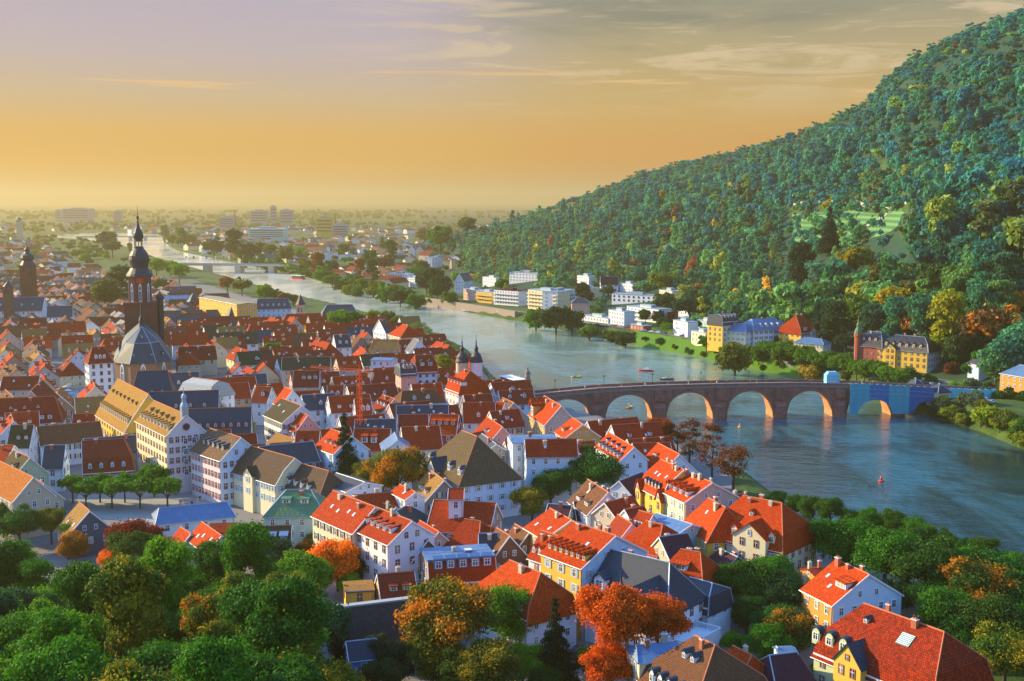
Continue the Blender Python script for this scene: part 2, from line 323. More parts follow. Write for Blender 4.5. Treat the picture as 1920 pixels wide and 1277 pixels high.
# ------------------------------------------------------------------ trees
def leaf_mat(name, autumn=None, attr=False, dark=.55, amt=.5, rn=.5):
    m, t, p = new_mat(name)
    if attr: base = t.new('ShaderNodeAttribute', attribute_name='tint').outputs['Color']
    else: base = t.new('ShaderNodeObjectInfo').outputs['Color']
    ob = t.new('ShaderNodeTexCoord').outputs['Object']; geo = t.new('ShaderNodeNewGeometry')
    rnd = geo.outputs['Random Per Island']
    c = t.mix(t.math('MULTIPLY', rnd, rn), base, t.mix(1.0, base, (dark, dark * 1.05, dark), 'MULTIPLY'))
    c = t.mix(t.math('MULTIPLY', t.smooth(t.noise(ob, .28 if attr else .45, 4), .45, .7), .35), c, t.mix(1.0, base, (1.6, 1.35, .7), 'MULTIPLY'))
    if autumn: c = t.mix(t.math('MULTIPLY', t.smooth(t.math('ADD', t.noise(ob, .5, 4, .6), t.math('MULTIPLY', rnd, .12)), .52, .62), amt), c, autumn)
    t.lk(c, p.inputs['Base Color']); p.inputs['Roughness'].default_value = .65; set_spec(p, .1)
    tr = t.new('ShaderNodeBsdfTranslucent'); t.lk(t.mix(1.0, c, (1.5, 1.4, .6), 'MULTIPLY'), tr.inputs[0])
    mx = t.new('ShaderNodeMixShader'); mx.inputs[0].default_value = .28; t.lk(p.outputs[0], mx.inputs[1]); t.lk(tr.outputs[0], mx.inputs[2])
    out = [n for n in t.n if n.type == 'OUTPUT_MATERIAL'][0]; t.lk(mx.outputs[0], out.inputs[0]); return m
LEAF = leaf_mat('leaves'); LEAF_TURN = leaf_mat('leaves turning orange', (.62, .21, .012), amt=.9); LEAF_YEL = leaf_mat('leaves turning yellow', (.42, .30, .015), amt=.7); LEAF_MASS = leaf_mat('leaves of the wood', attr=True, rn=.15)
BARK = wall_mat('bark', (.075, .055, .04), .4)

def leaves(rs, centres, radii, n, size, squash=.85, inner=.25, flat=.55, fuzz=.3):
    """many small pointed faces spread through overlapping leaf clumps"""
    wts = radii ** 2; li = rs.choice(len(centres), n, p=wts / wts.sum()); d = rs.normal(size=(n, 3)); d /= np.linalg.norm(d, axis=1)[:, None]
    d[:, 2] = np.where(d[:, 2] < -.35, -d[:, 2] * .7, d[:, 2]); rr = np.where(rs.random(n) < inner, rs.uniform(.3, .75, n), rs.uniform(.7, 1.0, n) + fuzz * rs.random(n) ** 2)
    P = centres[li] + d * (radii[li] * rr)[:, None] * np.array([1, 1, squash])
    nr = d + rs.normal(size=(n, 3)) * flat; nr /= np.linalg.norm(nr, axis=1)[:, None]
    a = np.cross(nr, rs.normal(size=(n, 3))); a /= np.linalg.norm(a, axis=1)[:, None]; b = np.cross(nr, a)
    s = size * rs.uniform(.6, 1.35, n)[:, None]
    V = np.stack([P - a * s, P - b * s * .62 + nr * s * .12, P + a * s, P + b * s * .62 + nr * s * .12], 1)
    return V.reshape(-1, 3)
def quads_mesh(name, V, mat, tint=None):
    me = bpy.data.meshes.new(name); n = len(V); me.vertices.add(n); me.vertices.foreach_set('co', V.astype(np.float32).ravel())
    me.loops.add(n); me.loops.foreach_set('vertex_index', np.arange(n, dtype=np.int32)); me.polygons.add(n // 4); me.polygons.foreach_set('loop_start', np.arange(0, n, 4, dtype=np.int32))
    me.update(calc_edges=True); me.materials.append(mat)
    if tint is not None:
        at = me.attributes.new('tint', 'FLOAT_COLOR', 'POINT'); at.data.foreach_set('color', np.c_[tint, np.ones(n)].astype(np.float32).ravel())
    return me
def lobes(rs, kind, n):
    """clump centres and radii of a crown of unit radius standing on z = 0"""
    if kind == 'round':
        c = rs.normal(size=(n, 3)); c /= np.linalg.norm(c, axis=1)[:, None]; c *= rs.uniform(.35, .86, n)[:, None]; c[:, 2] = c[:, 2] * .85 + .95; r = rs.uniform(.17, .38, n)
        c = np.vstack([c, [[0, 0, .95]]]); r = np.append(r, .6)
    elif kind == 'tall':
        z = rs.uniform(.3, 2.3, n); rad = .62 * np.sqrt(np.clip(1 - ((z - 1.15) / 1.35) ** 2, .02, 1)); a = rs.uniform(0, 6.28, n); q = rs.uniform(.4, 1, n)
        c = np.stack([np.cos(a) * rad * q, np.sin(a) * rad * q, z], 1); r = rs.uniform(.2, .36, n)
    elif kind == 'cone':
        z = np.linspace(.15, 3.0, n); rad = .8 * (1 - z / 3.15); a = np.arange(n) * 2.4
        c = np.stack([np.cos(a) * rad * .62, np.sin(a) * rad * .62, z], 1); r = np.maximum(rad * .55, .09)
    elif kind == 'column':
        z = np.linspace(.15, 4.0, n); rad = .5 * np.sqrt(np.clip(1 - ((z - 1.6) / 2.5) ** 2, .01, 1)); a = np.arange(n) * 2.4
        c = np.stack([np.cos(a) * rad * .4, np.sin(a) * rad * .4, z], 1); r = rad * .7 + .06
    elif kind == 'flat':
        a = np.arange(n) * 2.4; q = np.sqrt((np.arange(n) + .5) / n) * .75; c = np.stack([np.cos(a) * q, np.sin(a) * q, .55 + .25 * (1 - q) + rs.uniform(-.06, .06, n)], 1); r = rs.uniform(.26, .36, n)
    elif kind == 'bush':
        a = rs.uniform(0, 6.28, n); q = np.sqrt(rs.random(n)) * .7; c = np.stack([np.cos(a) * q, np.sin(a) * q, rs.uniform(.15, .75, n)], 1); r = rs.uniform(.25, .45, n)
    return c, r
def trunk_mesh(rs, kind, R):
    mb = MB(); top = dict(round=.9, tall=1.3, cone=2.6, column=3.0, flat=.55, bush=.4)[kind] * R
    mb.tube((0, 0, -2.0 * R if kind in ('round', 'tall', 'flat') else -.35 * R), (0, 0, top * .45), .075 * R, .055 * R, 7); mb.tube((0, 0, top * .44), (.03 * R, .02 * R, top), .055 * R, .02 * R, 6)
    if kind not in ('cone', 'column'):
        for k in range(6):
            a = k * 1.05 + rs.random(); z0 = top * rs.uniform(.3, .6); mb.tube((0, 0, z0), (math.cos(a) * .55 * R, math.sin(a) * .55 * R, z0 + R * rs.uniform(.35, .6)), .035 * R, .01 * R, 5)
    return mb.mesh('trunk', [BARK])
PROTO = {}
def proto(kind, var, n, size, mat, sparse=False):
    """crown and trunk meshes of unit radius, shared by every copy"""
    key = (kind, var, n, mat.name)
    if key not in PROTO:
        rs = np.random.default_rng(sum(map(ord, kind)) + 17 * var); c, r = lobes(rs, kind, dict(round=26, tall=26, cone=30, column=26, flat=12, bush=11)[kind])
        V = leaves(rs, c, r, n, size, inner=.5 if sparse else .25, flat=.9 if kind == 'cone' else .75, fuzz=.55)
        if kind == 'cone': V[:, 2] -= .35 * np.hypot(V[:, 0], V[:, 1])
        PROTO[key] = (quads_mesh(kind + ' crown', V, mat), trunk_mesh(rs, kind, 1.0))
    return PROTO[key]
DET = {'near': (24000, .036), 'mid': (3600, .088), 'far': (700, .18), 'bare': (3000, .04)}
UNDER = dict(round=.32, tall=.3, cone=.15, column=.1, flat=.55, bush=-.05)
def plant(x, y, Rw, kind, col, det='mid', mat=None, var=None, name='tree', z=None, hs=1.0, up=0.0):
    var = random.randrange(4) if var is None else var; n, s = DET[det]; cm, tm = proto(kind, var, n, s, mat or LEAF, det == 'bare')
    zg = g1(x, y) if z is None else z; o = empty(name, (x, y, zg - .1), random.uniform(0, 6.28))
    lift = UNDER[kind] * Rw + up; sc = Rw * random.uniform(.96, 1.04)
    cr = put(cm, 'crown', o, (0, 0, lift), 0, (sc, sc, Rw * hs)); cr.color = (*col, 1)
    put(tm, 'trunk', o, (0, 0, lift), 0, (Rw, Rw, Rw))
    TREES.append((x, y, Rw)); return o
TREES = []
def tree_at(px, py, rp, kind, col, look, det='near', mat=None, name='tree', var=None, hs=1.0, cat='tree', group='trees', up=0.0, jit=True):
    """a crown whose middle shows at px, py with radius rp photo pixels: found where that crown would stand on the land"""
    rp *= 1.22; mid = dict(round=.95, tall=1.2, cone=1.3, column=1.9, flat=.6, bush=.5)[kind] * hs + UNDER[kind]
    Y = np.geomspace(60, 3500, 400); r = ray(px, py); T = Y / r[1]; X, Z = r[0] * T, EYE + r[2] * T; RW = rp * Y / FPX; hit = np.nonzero(Z - G(X, Y) <= mid * RW + up)[0]
    if not len(hit): print('no place for', look, px, py); return None
    i = hit[0]; best = ((X[i], Y[i], Z[i]), RW[i])
    p, Rw = best; c = col
    if jit: k = random.uniform(.85, 1.15); c = (col[0] * k * random.uniform(.9, 1.1), col[1] * k, col[2] * k)
    o = plant(p[0], p[1], Rw, kind, c, det, mat, var, name, None, hs, up); auto(o, look, cat, group, (px, py)); return o
GREEN = (.048, .185, .012); DEEP = (.024, .115, .016); LEAFY = (.11, .28, .014); TEAL = (.018, .085, .045); DARKG = (.012, .045, .018); YEL = (.40, .33, .02); YG = (.22, .29, .018); OLIVE = (.115, .15, .018)
ORANGE = (.80, .21, .010); RUST = (.42, .085, .012); BROWN = (.20, .07, .018); WINE = (.20, .022, .012); PALE = (.14, .20, .07); GREYG = (.12, .17, .10)

# hillside wood: the trees that show largest are things, the rest one mass
def hillwood():
    SH = (sun_dir.x / math.cos(SUN_EL), sun_dir.y / math.cos(SUN_EL)); FARFOOT = [f for f in FOOT if f[1] > 450 and f[0] > -60 and g1(f[0], f[1]) < 13]
    spots = []; cell = {}
    occ = lambda x, y, r: any((x - a) ** 2 + (y - b) ** 2 < r * r for i in (-1, 0, 1) for j in (-1, 0, 1) for a, b in cell.get((int(x // 12) + i, int(y // 12) + j), ()))
    N = 240000; th = rng.uniform(-.075, .50, N); d = np.sqrt(rng.uniform(540 ** 2, 1950 ** 2, N)); X = d * np.sin(th); Y = d * np.cos(th); PX = 960 + FPX * X / Y
    Df = np.interp(PX, HP, HF); Dr = np.interp(PX, HP, HR); ok = (d > Df - 45) & (d < Dr + 60) & (PX > 790) & (PX < 2180); X, Y, PX, d = X[ok], Y[ok], PX[ok], d[ok]; Z = G(X, Y); SDH = river_sd(np.stack([X, Y], 1)); kk = SDH > 48; X, Y, Z, PX, d = X[kk], Y[kk], Z[kk], PX[kk], d[kk]
    for x, y, z, p, dist in zip(X, Y, Z, PX, d):
        u, v = pix((x, y, z + 5))
        if u > 1985: continue
        vine = (1465 < u < 1712) and (386 < v < 494 - (u - 1470) * .13)
        glade = ((u - 1265) / 38) ** 2 + ((v - 462) / 14) ** 2 < 1 or (1060 < u < 1130 and 500 < v < 516)
        if (vine and random.random() < .97) or (glade and random.random() < .9): continue
        road = any(abs(u - a) < c * .9 + 3 and -3 < v - b < 45 for a, b, c in HILLHOUSES)
        if road: continue
        mind = (4.6 + dist * .0019) * (.8 if dist > np.interp(p, HP, HR) - 90 else 1)
        if occ(x, y, mind) or v > 735: continue
        if any(-2 < (x - a) * SH[0] + (y - b) * SH[1] < 42 + c and abs((x - a) * SH[1] - (y - b) * SH[0]) < c + 3 for a, b, c in FARFOOT): continue
        if any((x - a) ** 2 + (y - b) ** 2 < (c + 5) ** 2 for a, b, c in FOOT) or any((x - a) ** 2 + (y - b) ** 2 < (.75 * c + 4) ** 2 for a, b, c in TREES): continue
        cell.setdefault((int(x // 12), int(y // 12)), []).append((x, y)); spots.append((x, y, z, u, v, dist))
    spots.sort(key=lambda s: s[5]); mass_v = []; mass_t = []
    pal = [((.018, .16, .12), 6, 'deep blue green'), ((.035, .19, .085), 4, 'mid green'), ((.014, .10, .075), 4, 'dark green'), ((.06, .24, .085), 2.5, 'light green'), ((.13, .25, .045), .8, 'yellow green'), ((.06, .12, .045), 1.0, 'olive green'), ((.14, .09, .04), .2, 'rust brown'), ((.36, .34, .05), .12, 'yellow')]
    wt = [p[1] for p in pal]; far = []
    vis = [s for s in spots if 800 < s[3] < 1930]
    ids = set(id(s) for s in vis[:215])
    lob = []
    for k in range(8):
        rs = np.random.default_rng(90 + k); c, r = lobes(rs, 'tall' if k % 3 == 2 else 'round', 11); lob.append(leaves(rs, c, r, 430, .132, inner=.06, flat=.38, fuzz=.32) * np.array([[1, .8, .9], [1, 1.15, .8], [.85, .85, 1.25], [1.2, 1, .7]][k % 4]))
    for s in spots:
        x, y, z, u, v, dist = s; col, _, word = random.choices(pal, wt)[0]; k = random.uniform(1.0, 1.6); lo = min(1, max(0, (v - 330) / 250)) + random.uniform(-.2, .2); col = (col[0] * k * (.85 + .9 * max(lo, 0)), col[1] * k, col[2] * k * (1.75 - 1.0 * min(max(lo, 0), 1))); Rw = random.choice((3.6, 4.6, 5.6, 6.8, 8.4)) * (.6 if (1430 < u < 1730 and 470 < v < 545) or (1200 < u < 1330 and 470 < v < 500) else .62 if dist > np.interp(960 + FPX * x / y, HP, HR) - 130 else 1.25 if dist < 800 else 1) * random.uniform(.9, 1.15) * (1 if u > 1000 else .9)  # upper crowns tinted bluer: teal haze on the hill put into leaf colour
        if id(s) in ids:
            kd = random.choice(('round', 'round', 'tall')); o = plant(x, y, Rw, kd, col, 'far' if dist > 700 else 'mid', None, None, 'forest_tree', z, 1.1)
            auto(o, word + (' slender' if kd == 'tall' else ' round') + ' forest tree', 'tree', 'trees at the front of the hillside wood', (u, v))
        else:
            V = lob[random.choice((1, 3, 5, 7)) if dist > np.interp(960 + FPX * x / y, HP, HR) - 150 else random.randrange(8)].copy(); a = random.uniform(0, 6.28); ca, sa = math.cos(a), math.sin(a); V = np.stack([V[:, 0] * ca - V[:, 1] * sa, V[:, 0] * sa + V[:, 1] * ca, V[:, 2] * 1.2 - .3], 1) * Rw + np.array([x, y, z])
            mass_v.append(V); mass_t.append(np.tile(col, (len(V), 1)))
    print('hill trees', len(spots))
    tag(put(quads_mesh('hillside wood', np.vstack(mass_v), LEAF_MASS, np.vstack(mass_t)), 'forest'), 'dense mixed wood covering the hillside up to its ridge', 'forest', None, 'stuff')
# ------------------------------------------------------------------ houses
FOOT = []                                            # circles that cover what is already built (x, y, r)
HILLHOUSES = []
RIDGE = wall_mat('mortared ridge tiles', (.50, .17, .08), .4)
def win_mesh(style):
    """a window of unit size facing -y: surround, sashes with a cross, glass"""
    mb = MB(); t = .13; fr = 0
    if style == 'arch':
        n = 7; arc = [(.5 * math.cos(math.pi * i / n), .5 + .5 * math.sin(math.pi * i / n)) for i in range(n + 1)]; out = [(-.5, -.5), (.5, -.5)] + arc[:]; out = [(x, z - .25) for x, z in out]; inn = [(x * .74, z * .78) for x, z in out]
    else: out = [(-.5, -.5), (.5, -.5), (.5, .5), (-.5, .5)]; inn = [(x * (.76 if style != 'thin' else .86), z * .84) for x, z in out]
    n = len(out)
    for i in range(n):
        j = (i + 1) % n; a, b, c, d = out[i], out[j], inn[j], inn[i]
        mb.poly([(a[0], -.5, a[1]), (b[0], -.5, b[1]), (c[0], -.5, c[1]), (d[0], -.5, d[1])], 0); mb.poly([(b[0], -.5, b[1]), (a[0], -.5, a[1]), (a[0], .5, a[1]), (b[0], .5, b[1])], 0); mb.poly([(d[0], -.5, d[1]), (c[0], -.5, c[1]), (c[0], 0, c[1]), (d[0], 0, d[1])], 0)
    mb.poly([(p[0], 0, p[1]) for p in inn], 1); zt = max(p[1] for p in inn); zb = min(p[1] for p in inn); xw = max(p[0] for p in inn)
    mb.box(-.035, .035, -.3, -.02, zb, zt, 2); mb.box(-xw, xw, -.25, -.03, zb + (zt - zb) * .62, zb + (zt - zb) * .68, 2)
    if style == 'shut':
        for s in (-1, 1): mb.box(min(s * .52, s * .95), max(s * .52, s * .95), -.4, .3, -.5, .5, 3)
    if style == 'dshut':
        for s in (-1, 1): mb.box(min(s * .52, s * .95), max(s * .52, s * .95), -.4, .3, -.5, .5, 3)
    mats = {'red': [REDFR, GLASS, FRAME], 'shut': [FRAME, GLASS, FRAME, SHUT], 'dshut': [FRAME, GLASS, FRAME, DSHUT], 'sand': [SANDST, GLASS, FRAME], 'dark': [DARKM, GLASS, DARKM]}.get(style, [FRAME, GLASS, FRAME])
    return mb.mesh('window ' + style, mats)
WM = {}
def window(parent, x, y, z, w_, h, nx, ny, style='plain', dep=.14):
    if style not in WM: WM[style] = win_mesh(style)
    return put(WM[style], 'window', parent, (x + nx * dep * .45, y + ny * dep * .45, z), math.atan2(ny, nx) + math.pi / 2, (w_, dep, h))
DM = {}
def dormer_mesh(style, cheek, roof):
    key = (style, cheek.name, roof.name)
    if key in DM: return DM[key]
    mb = MB(); B_ = lambda *a: mb.box(*a)
    if style == 'shed':
        mb.poly([(-.5, 0, -.3), (.5, 0, -.3), (.5, 0, 1), (-.5, 0, 1)], 0)
        for s in (-.5, .5): mb.poly([(s, 0, -.3), (s, 0, 1), (s, 1, 1.02), (s, 1, -.3)], 0)
        for z0, z1 in ((1.0, 1.16),): mb.loft([[(-.6, -.12, z0), (.6, -.12, z0), (.6, 1, z0 + .25), (-.6, 1, z0 + .25)], [(-.6, -.12, z1), (.6, -.12, z1), (.6, 1, z1 + .25), (-.6, 1, z1 + .25)]], 1)
    else:
        prof = {'gable': [(-.5, 1.0), (0, 1.5), (.5, 1.0)], 'arch': [(-.5, .9)] + [(.5 * math.cos(math.pi * (1 - i / 6)), .95 + .38 * math.sin(math.pi * i / 6)) for i in range(1, 6)] + [(.5, .9)], 'hip': [(-.5, 1.0), (0, 1.4), (.5, 1.0)], 'point': [(-.5, .2), (0, 1.5), (.5, .2)]}[style]
        mb.poly([(-.5, 0, -.3), (.5, 0, -.3)] + [(x, 0, z) for x, z in prof[::-1]], 0)
        for s in (-.5, .5): mb.poly([(s, 0, -.3), (s, 0, prof[0][1]), (s, 1, prof[0][1]), (s, 1, -.3)], 0)
        big = [(x * 1.22, z + (.06 if abs(x) < .4 else -.02)) for x, z in prof]; hip = .4 if style == 'hip' else 0
        for a, b in zip(big, big[1:]):
            ya = -.12 + (hip if abs(a[0]) < .1 else 0); yb = -.12 + (hip if abs(b[0]) < .1 else 0)
            mb.poly([(a[0], ya, a[1] + .12), (b[0], yb, b[1] + .12), (b[0], 1, b[1] + .12), (a[0], 1, a[1] + .12)], 1); mb.poly([(b[0], yb, b[1]), (a[0], ya, a[1]), (a[0], 1, a[1]), (b[0], 1, b[1])], 1)
            mb.poly([(a[0], ya, a[1]), (b[0], yb, b[1]), (b[0], yb, b[1] + .12), (a[0], ya, a[1] + .12)], 1)
        if hip: mb.poly([(big[0][0], -.12, big[0][1] + .1), (big[2][0], -.12, big[2][1] + .1), (0, -.12 + hip, big[1][1] + .12)], 1)
    DM[key] = mb.mesh('dormer ' + style, [cheek, roof]); return DM[key]
def dormer(parent, x, y, z, w_, h, dep, nx, ny, style, cheek, roof, win='plain'):
    o = put(dormer_mesh(style, cheek, roof), 'dormer', parent, (x, y, z), math.atan2(ny, nx) + math.pi / 2, (w_, dep, h))
    if win not in WM: WM[win] = win_mesh(win)
    c = put(WM[win], 'window', o, (0, -.05 / dep, .52), 0, (.72, .12 / dep, .78)); return o
CM = {}
def chimney(parent, x, y, z, h, w_=.9, mat=None):
    mat = mat or CHIM
    if mat.name not in CM:
        mb = MB(); mb.box(-.5, .5, -.35, .35, 0, .93, 0); mb.box(-.58, .58, -.43, .43, .93, 1.0, 1); mb.lathe([(.14, 1.0), (.12, 1.16)], 7, -.22, 0, 0); mb.lathe([(.14, 1.0), (.12, 1.16)], 7, .22, 0, 0); CM[mat.name] = mb.mesh('chimney', [mat, CAPM])
    return put(CM[mat.name], 'chimney', parent, (x, y, z), 0, (w_, w_, h))
SKM = MB(); SKM.box(-.5, .5, -.5, .5, -.5, .5, 0); SKM.box(-.4, .4, -.42, .42, .5, .7, 1); SKM = SKM.mesh('skylight', [plain('pale roof light frame', (.62, .64, .64), .5), plain('roof light glass', (.55, .62, .68), .15, 0, .6)])

def house(A, B, zg, levels, walls, roof, name='town_house', ends='gg', win='plain', dorm=(), chim=None, sky=0, floors=None, wsp=3.1, wsize=(1.15, 1.75), wallmats=None, detail=2, dcheek=None, droof=None, trim=True, fh=3.15, rnd=None, gwin=True, thick=.24):
    """A, B: ridge ends in the world. levels: [(half width, height over ground, hip run at A, at B)] from the ridge down to the eave."""
    rnd = rnd or random.Random(int(A[0] * 7 + A[1] * 13) & 0xffff); A = np.asarray(A, float); B = np.asarray(B, float)
    mid = (A + B) / 2; L = max(np.hypot(*(B - A)[:2]), .2); yaw = math.atan2(B[1] - A[1], B[0] - A[0]); o = empty(name, (mid[0], mid[1], zg), yaw); h = L / 2
    ca, sa = math.cos(yaw), math.sin(yaw); tocam = lambda nx, ny: -( (nx * ca - ny * sa) * mid[0] + (nx * sa + ny * ca) * mid[1]) / math.hypot(mid[0], mid[1])
    wm, rm = (WL[walls] if isinstance(walls, str) else walls), (RF[roof] if isinstance(roof, str) else roof)
    # ---- roof shell
    mb = MB(); rings = []
    for wi, zi, a, b in levels: rings.append([(-h - a, -wi, zi), (h + b, -wi, zi), (h + b, wi, zi), (-h - a, wi, zi)])
    low = [[(x, y, z - thick) for x, y, z in r] for r in rings]
    gA, gB = ends[0] == 'g', ends[1] == 'g'
    if levels[0][0] > .05: mb.poly(rings[0], 0)
    for r0, r1, q0, q1 in zip(rings, rings[1:], low, low[1:]):
        mb.poly([r1[0], r1[1], r0[1], r0[0]]); mb.poly([r1[2], r1[3], r0[3], r0[2]]); mb.poly([q0[0], q0[1], q1[1], q1[0]]); mb.poly([q0[2], q0[3], q1[3], q1[2]])
        for g, i, j in ((gA, 3, 0), (gB, 1, 2)):
            if g:
                mb.poly([r1[i], r0[i], q0[i], q1[i]]); mb.poly([r0[j], r1[j], q1[j], q0[j]])
            elif r0[i] == r0[j] or abs(r0[i][1] - r0[j][1]) < .02: mb.poly([r1[i], r1[j], r0[i]])
            else: mb.poly([r1[i], r1[j], r0[j], r0[i]])
    r, q = rings[-1], low[-1]
    for i in range(4):
        j = (i + 1) % 4
        if (i == 3 and gA) or (i == 1 and gB): continue
        mb.poly([q[i], q[j], r[j], r[i]])
    ro = mb.build('roof', [rm], o)
    # ---- walls up to the eave, gables under the roof
    we, ze, ha, hb = levels[-1]; ww = we - .42; xa = -h - ha + (.4 if not gA else .22); xb = h + hb - (.4 if not gB else .22); zt = ze - .02 if trim else ze - thick
    def zroof(y):
        y = abs(y)
        for (w0, z0, _, _), (w1, z1, _, _) in zip(levels, levels[1:]):
            if y <= w1: return z0 + (z1 - z0) * (y - w0) / max(w1 - w0, 1e-6)
        return ze
    mb = MB(); mats = [wm, wallmats.get('A', wm) if wallmats else wm, wallmats.get('B', wm) if wallmats else wm, wallmats.get('L', wm) if wallmats else wm, wallmats.get('R', wm) if wallmats else wm]
    zb = -2.5
    zt_ = zroof(ww) - thick * .6
    gpts = [0.0] + [l[0] for l in levels[1:-1]] + [ww]
    prof = [(y, zroof(y) - thick * .6) for y in gpts]
    def endwall(x, m, g, flip):
        if g: pts = [(x, -ww, zb), (x, ww, zb)] + [(x, y, z) for y, z in prof[::-1]] + [(x, -y, z) for y, z in prof[1:]]
        else: pts = [(x, -ww, zb), (x, ww, zb), (x, ww, zt_), (x, -ww, zt_)]
        mb.poly(pts[::-1] if flip else pts, m)
    endwall(xb, 2, gB, False); endwall(xa, 1, gA, True)
    mb.poly([(xa, -ww, zb), (xb, -ww, zb), (xb, -ww, zt_), (xa, -ww, zt_)], 4); mb.poly([(xb, ww, zb), (xa, ww, zb), (xa, ww, zt_), (xb, ww, zt_)], 3)
    mb.build('wall', mats, o)
    if trim and detail > 1:
        zc = zt_ - .05; cm_ = SANDST if walls in ('yellow', 'brick') else TRIM
        for s in (-1, 1):
            if tocam(0, s) < -.2: continue
            cb = MB(); y0 = s * ww; cb.box(xa, xb, min(y0, y0 + s * .22), max(y0, y0 + s * .22), zc - .42, zc - .12); cb.build('cornice', [cm_], o)
    if detail > 1:
        cap = ZINC if (roof in ('slate', 'black', 'bluemetal', 'green', 'purple')) else RIDGE; tz = levels[0][1]
        if levels[0][0] < .05 and levels[0][1] - ze > 1.5: cb = MB(); cb.tube((-h - .02, 0, tz + .03), (h + .02, 0, tz + .03), .16, .16, 6); cb.build('ridge_cap', [cap], o)
        for g, sx, xe in ((gA, -1, -h), (gB, 1, h)):
            if tocam(sx, 0) < -.35: continue
            if g and levels[0][1] - ze > 1.5:
                for s in (-1, 1):
                    cb = MB(); pr = [(w0 * s, z0) for w0, z0, _, _ in levels]
                    for (y0, z0), (y1, z1) in zip(pr, pr[1:]): cb.loft([[(xe - .06, y0, z0 - .3), (xe + .06, y0, z0 - .3), (xe + .06, y0, z0 + .1), (xe - .06, y0, z0 + .1)], [(xe - .06, y1, z1 - .3), (xe + .06, y1, z1 - .3), (xe + .06, y1, z1 + .1), (xe - .06, y1, z1 + .1)]])
                    cb.build('verge_board', [TRIM], o)
            elif not g:
                for s in (-1, 1):
                    cb = MB(); pr = [(xe + sx * (a if sx < 0 else b), w0 * s, z0 + .03) for w0, z0, a, b in levels]
                    for p0, p1 in zip(pr, pr[1:]): cb.tube(p0, p1, .13, .13, 5)
                    cb.build('hip_cap', [cap], o)
        for s in (-1, 1):
            if tocam(0, s) < 0: continue
            cb = MB(); cb.tube((-h - ha, s * (we + .06), ze - .1), (h + hb, s * (we + .06), ze - .1), .1, .1, 5); cb.build('gutter', [ZINC], o)
            cb = MB(); cb.tube((xb - .3, s * (ww + .09), -1), (xb - .3, s * (ww + .09), ze - .2), .07, .07, 5); cb.build('downpipe', [ZINC], o)
    # ---- windows on the sides that show
    if detail > 0:
        nf = floors if floors is not None else max(1, int((ze - .6) / fh)); sides = [((xa + xb) / 2, ww, 0, 1, xb - xa, 0), ((xa + xb) / 2, -ww, 0, -1, xb - xa, 0), (xb, 0, 1, 0, 2 * ww, gB and gwin), (xa, 0, -1, 0, 2 * ww, gA and gwin)]
        for cx, cy, nx, ny, ln, gab in sides:
            if tocam(nx, ny) < .06: continue
            n = max(1, min(11, int((ln - .8) / wsp)))
            if isinstance(gab, bool) and gwin == 'blind': continue
            for f in range(min(nf, 4)):
                z = zt_ - 1.55 - f * fh
                if z < .6: break
                for i in range(n):
                    t = (i + .5) / n - .5; window(o, cx + abs(ny) * t * (ln - .6), cy + abs(nx) * t * (ln - .6), z, wsize[0], wsize[1], nx, ny, win)
            if gab:
                zz = zt_ + (levels[0][1] - ze) * .28
                for t in ((-.2, .2) if ww > 4.5 else (0,)): window(o, cx, cy + t * ww * 1.2, zz, .9, 1.35, nx, ny, win)
    # ---- dormers: (count, place down the slope 0..1, style, width, height, from, to, side or None)
    zat = zroof
    for n, t, style, dw, dh, u0, u1, side in dorm:
        ss = [side] if side else [s for s in (-1, 1) if tocam(0, s) > -.15]
        for s in ss:
            tot = levels[-1][0]; y = t * tot; z = zat(y); z2 = zat(max(0, y - .5)); sl = max((z2 - z) / .5, .25); dep = min((dh * 1.45) / sl + .4, y if style != 'shed' else dh / sl * 1.6)
            for i in range(n):
                x = -h + L * (u0 + (u1 - u0) * ((i + .5) / n)); dormer(o, x, s * y, z - .05, dw, dh, dep, 0, s, style, dcheek or wm, droof or rm)
    nch = rnd.choice((1, 1, 2)) if chim is None else chim
    for i in range(nch):
        x = -h * .8 + 1.6 * h * ((i + .3 + .4 * rnd.random()) / max(nch, 1)); y = rnd.choice((-1, 1)) * rnd.uniform(.5, 1.3); z = zat(y)
        chimney(o, x, y, z - .6, rnd.uniform(1.5, 2.3), rnd.uniform(.7, 1.1), rnd.choice((None, None, WL['beige'])))
    if sky:
        s = max((-1, 1), key=lambda k: tocam(0, k))
        for i in range(sky):
            y = levels[-1][0] * rnd.uniform(.3, .7); z = zat(y); sl = (zat(max(0, y - .3)) - zat(y + .3)) / .6; x = -h * .75 + 1.5 * h * ((i + .2 + .6 * rnd.random()) / sky)
            k = put(SKM, 'skylight', o, (x, s * y, z + .05)); k.rotation_euler = (-s * math.atan(sl), 0, 0); k.scale = (.7, 1.0, .12)
    for k in range(4): t = k / 3 - .5; x = (t * (L + ha + hb) * .8); FOOT.append((mid[0] + ca * x, mid[1] + sa * x, we + .5))
    return o
REG = dict(T1=(0, 360), T2=(480, 360), T3=(960, 360), T4=(1440, 360), R5=(0, 660), R6=(480, 660), R7=(960, 660), R8=(1440, 660), B1=(0, 957), B2=(480, 957), B3=(960, 957), B4=(1440, 957), F=(0, 0))
def P(reg, x, y): ox, oy = REG[reg]; k = 1.0 if reg == 'F' else 3.9917; return ox + x / k, oy + y / k
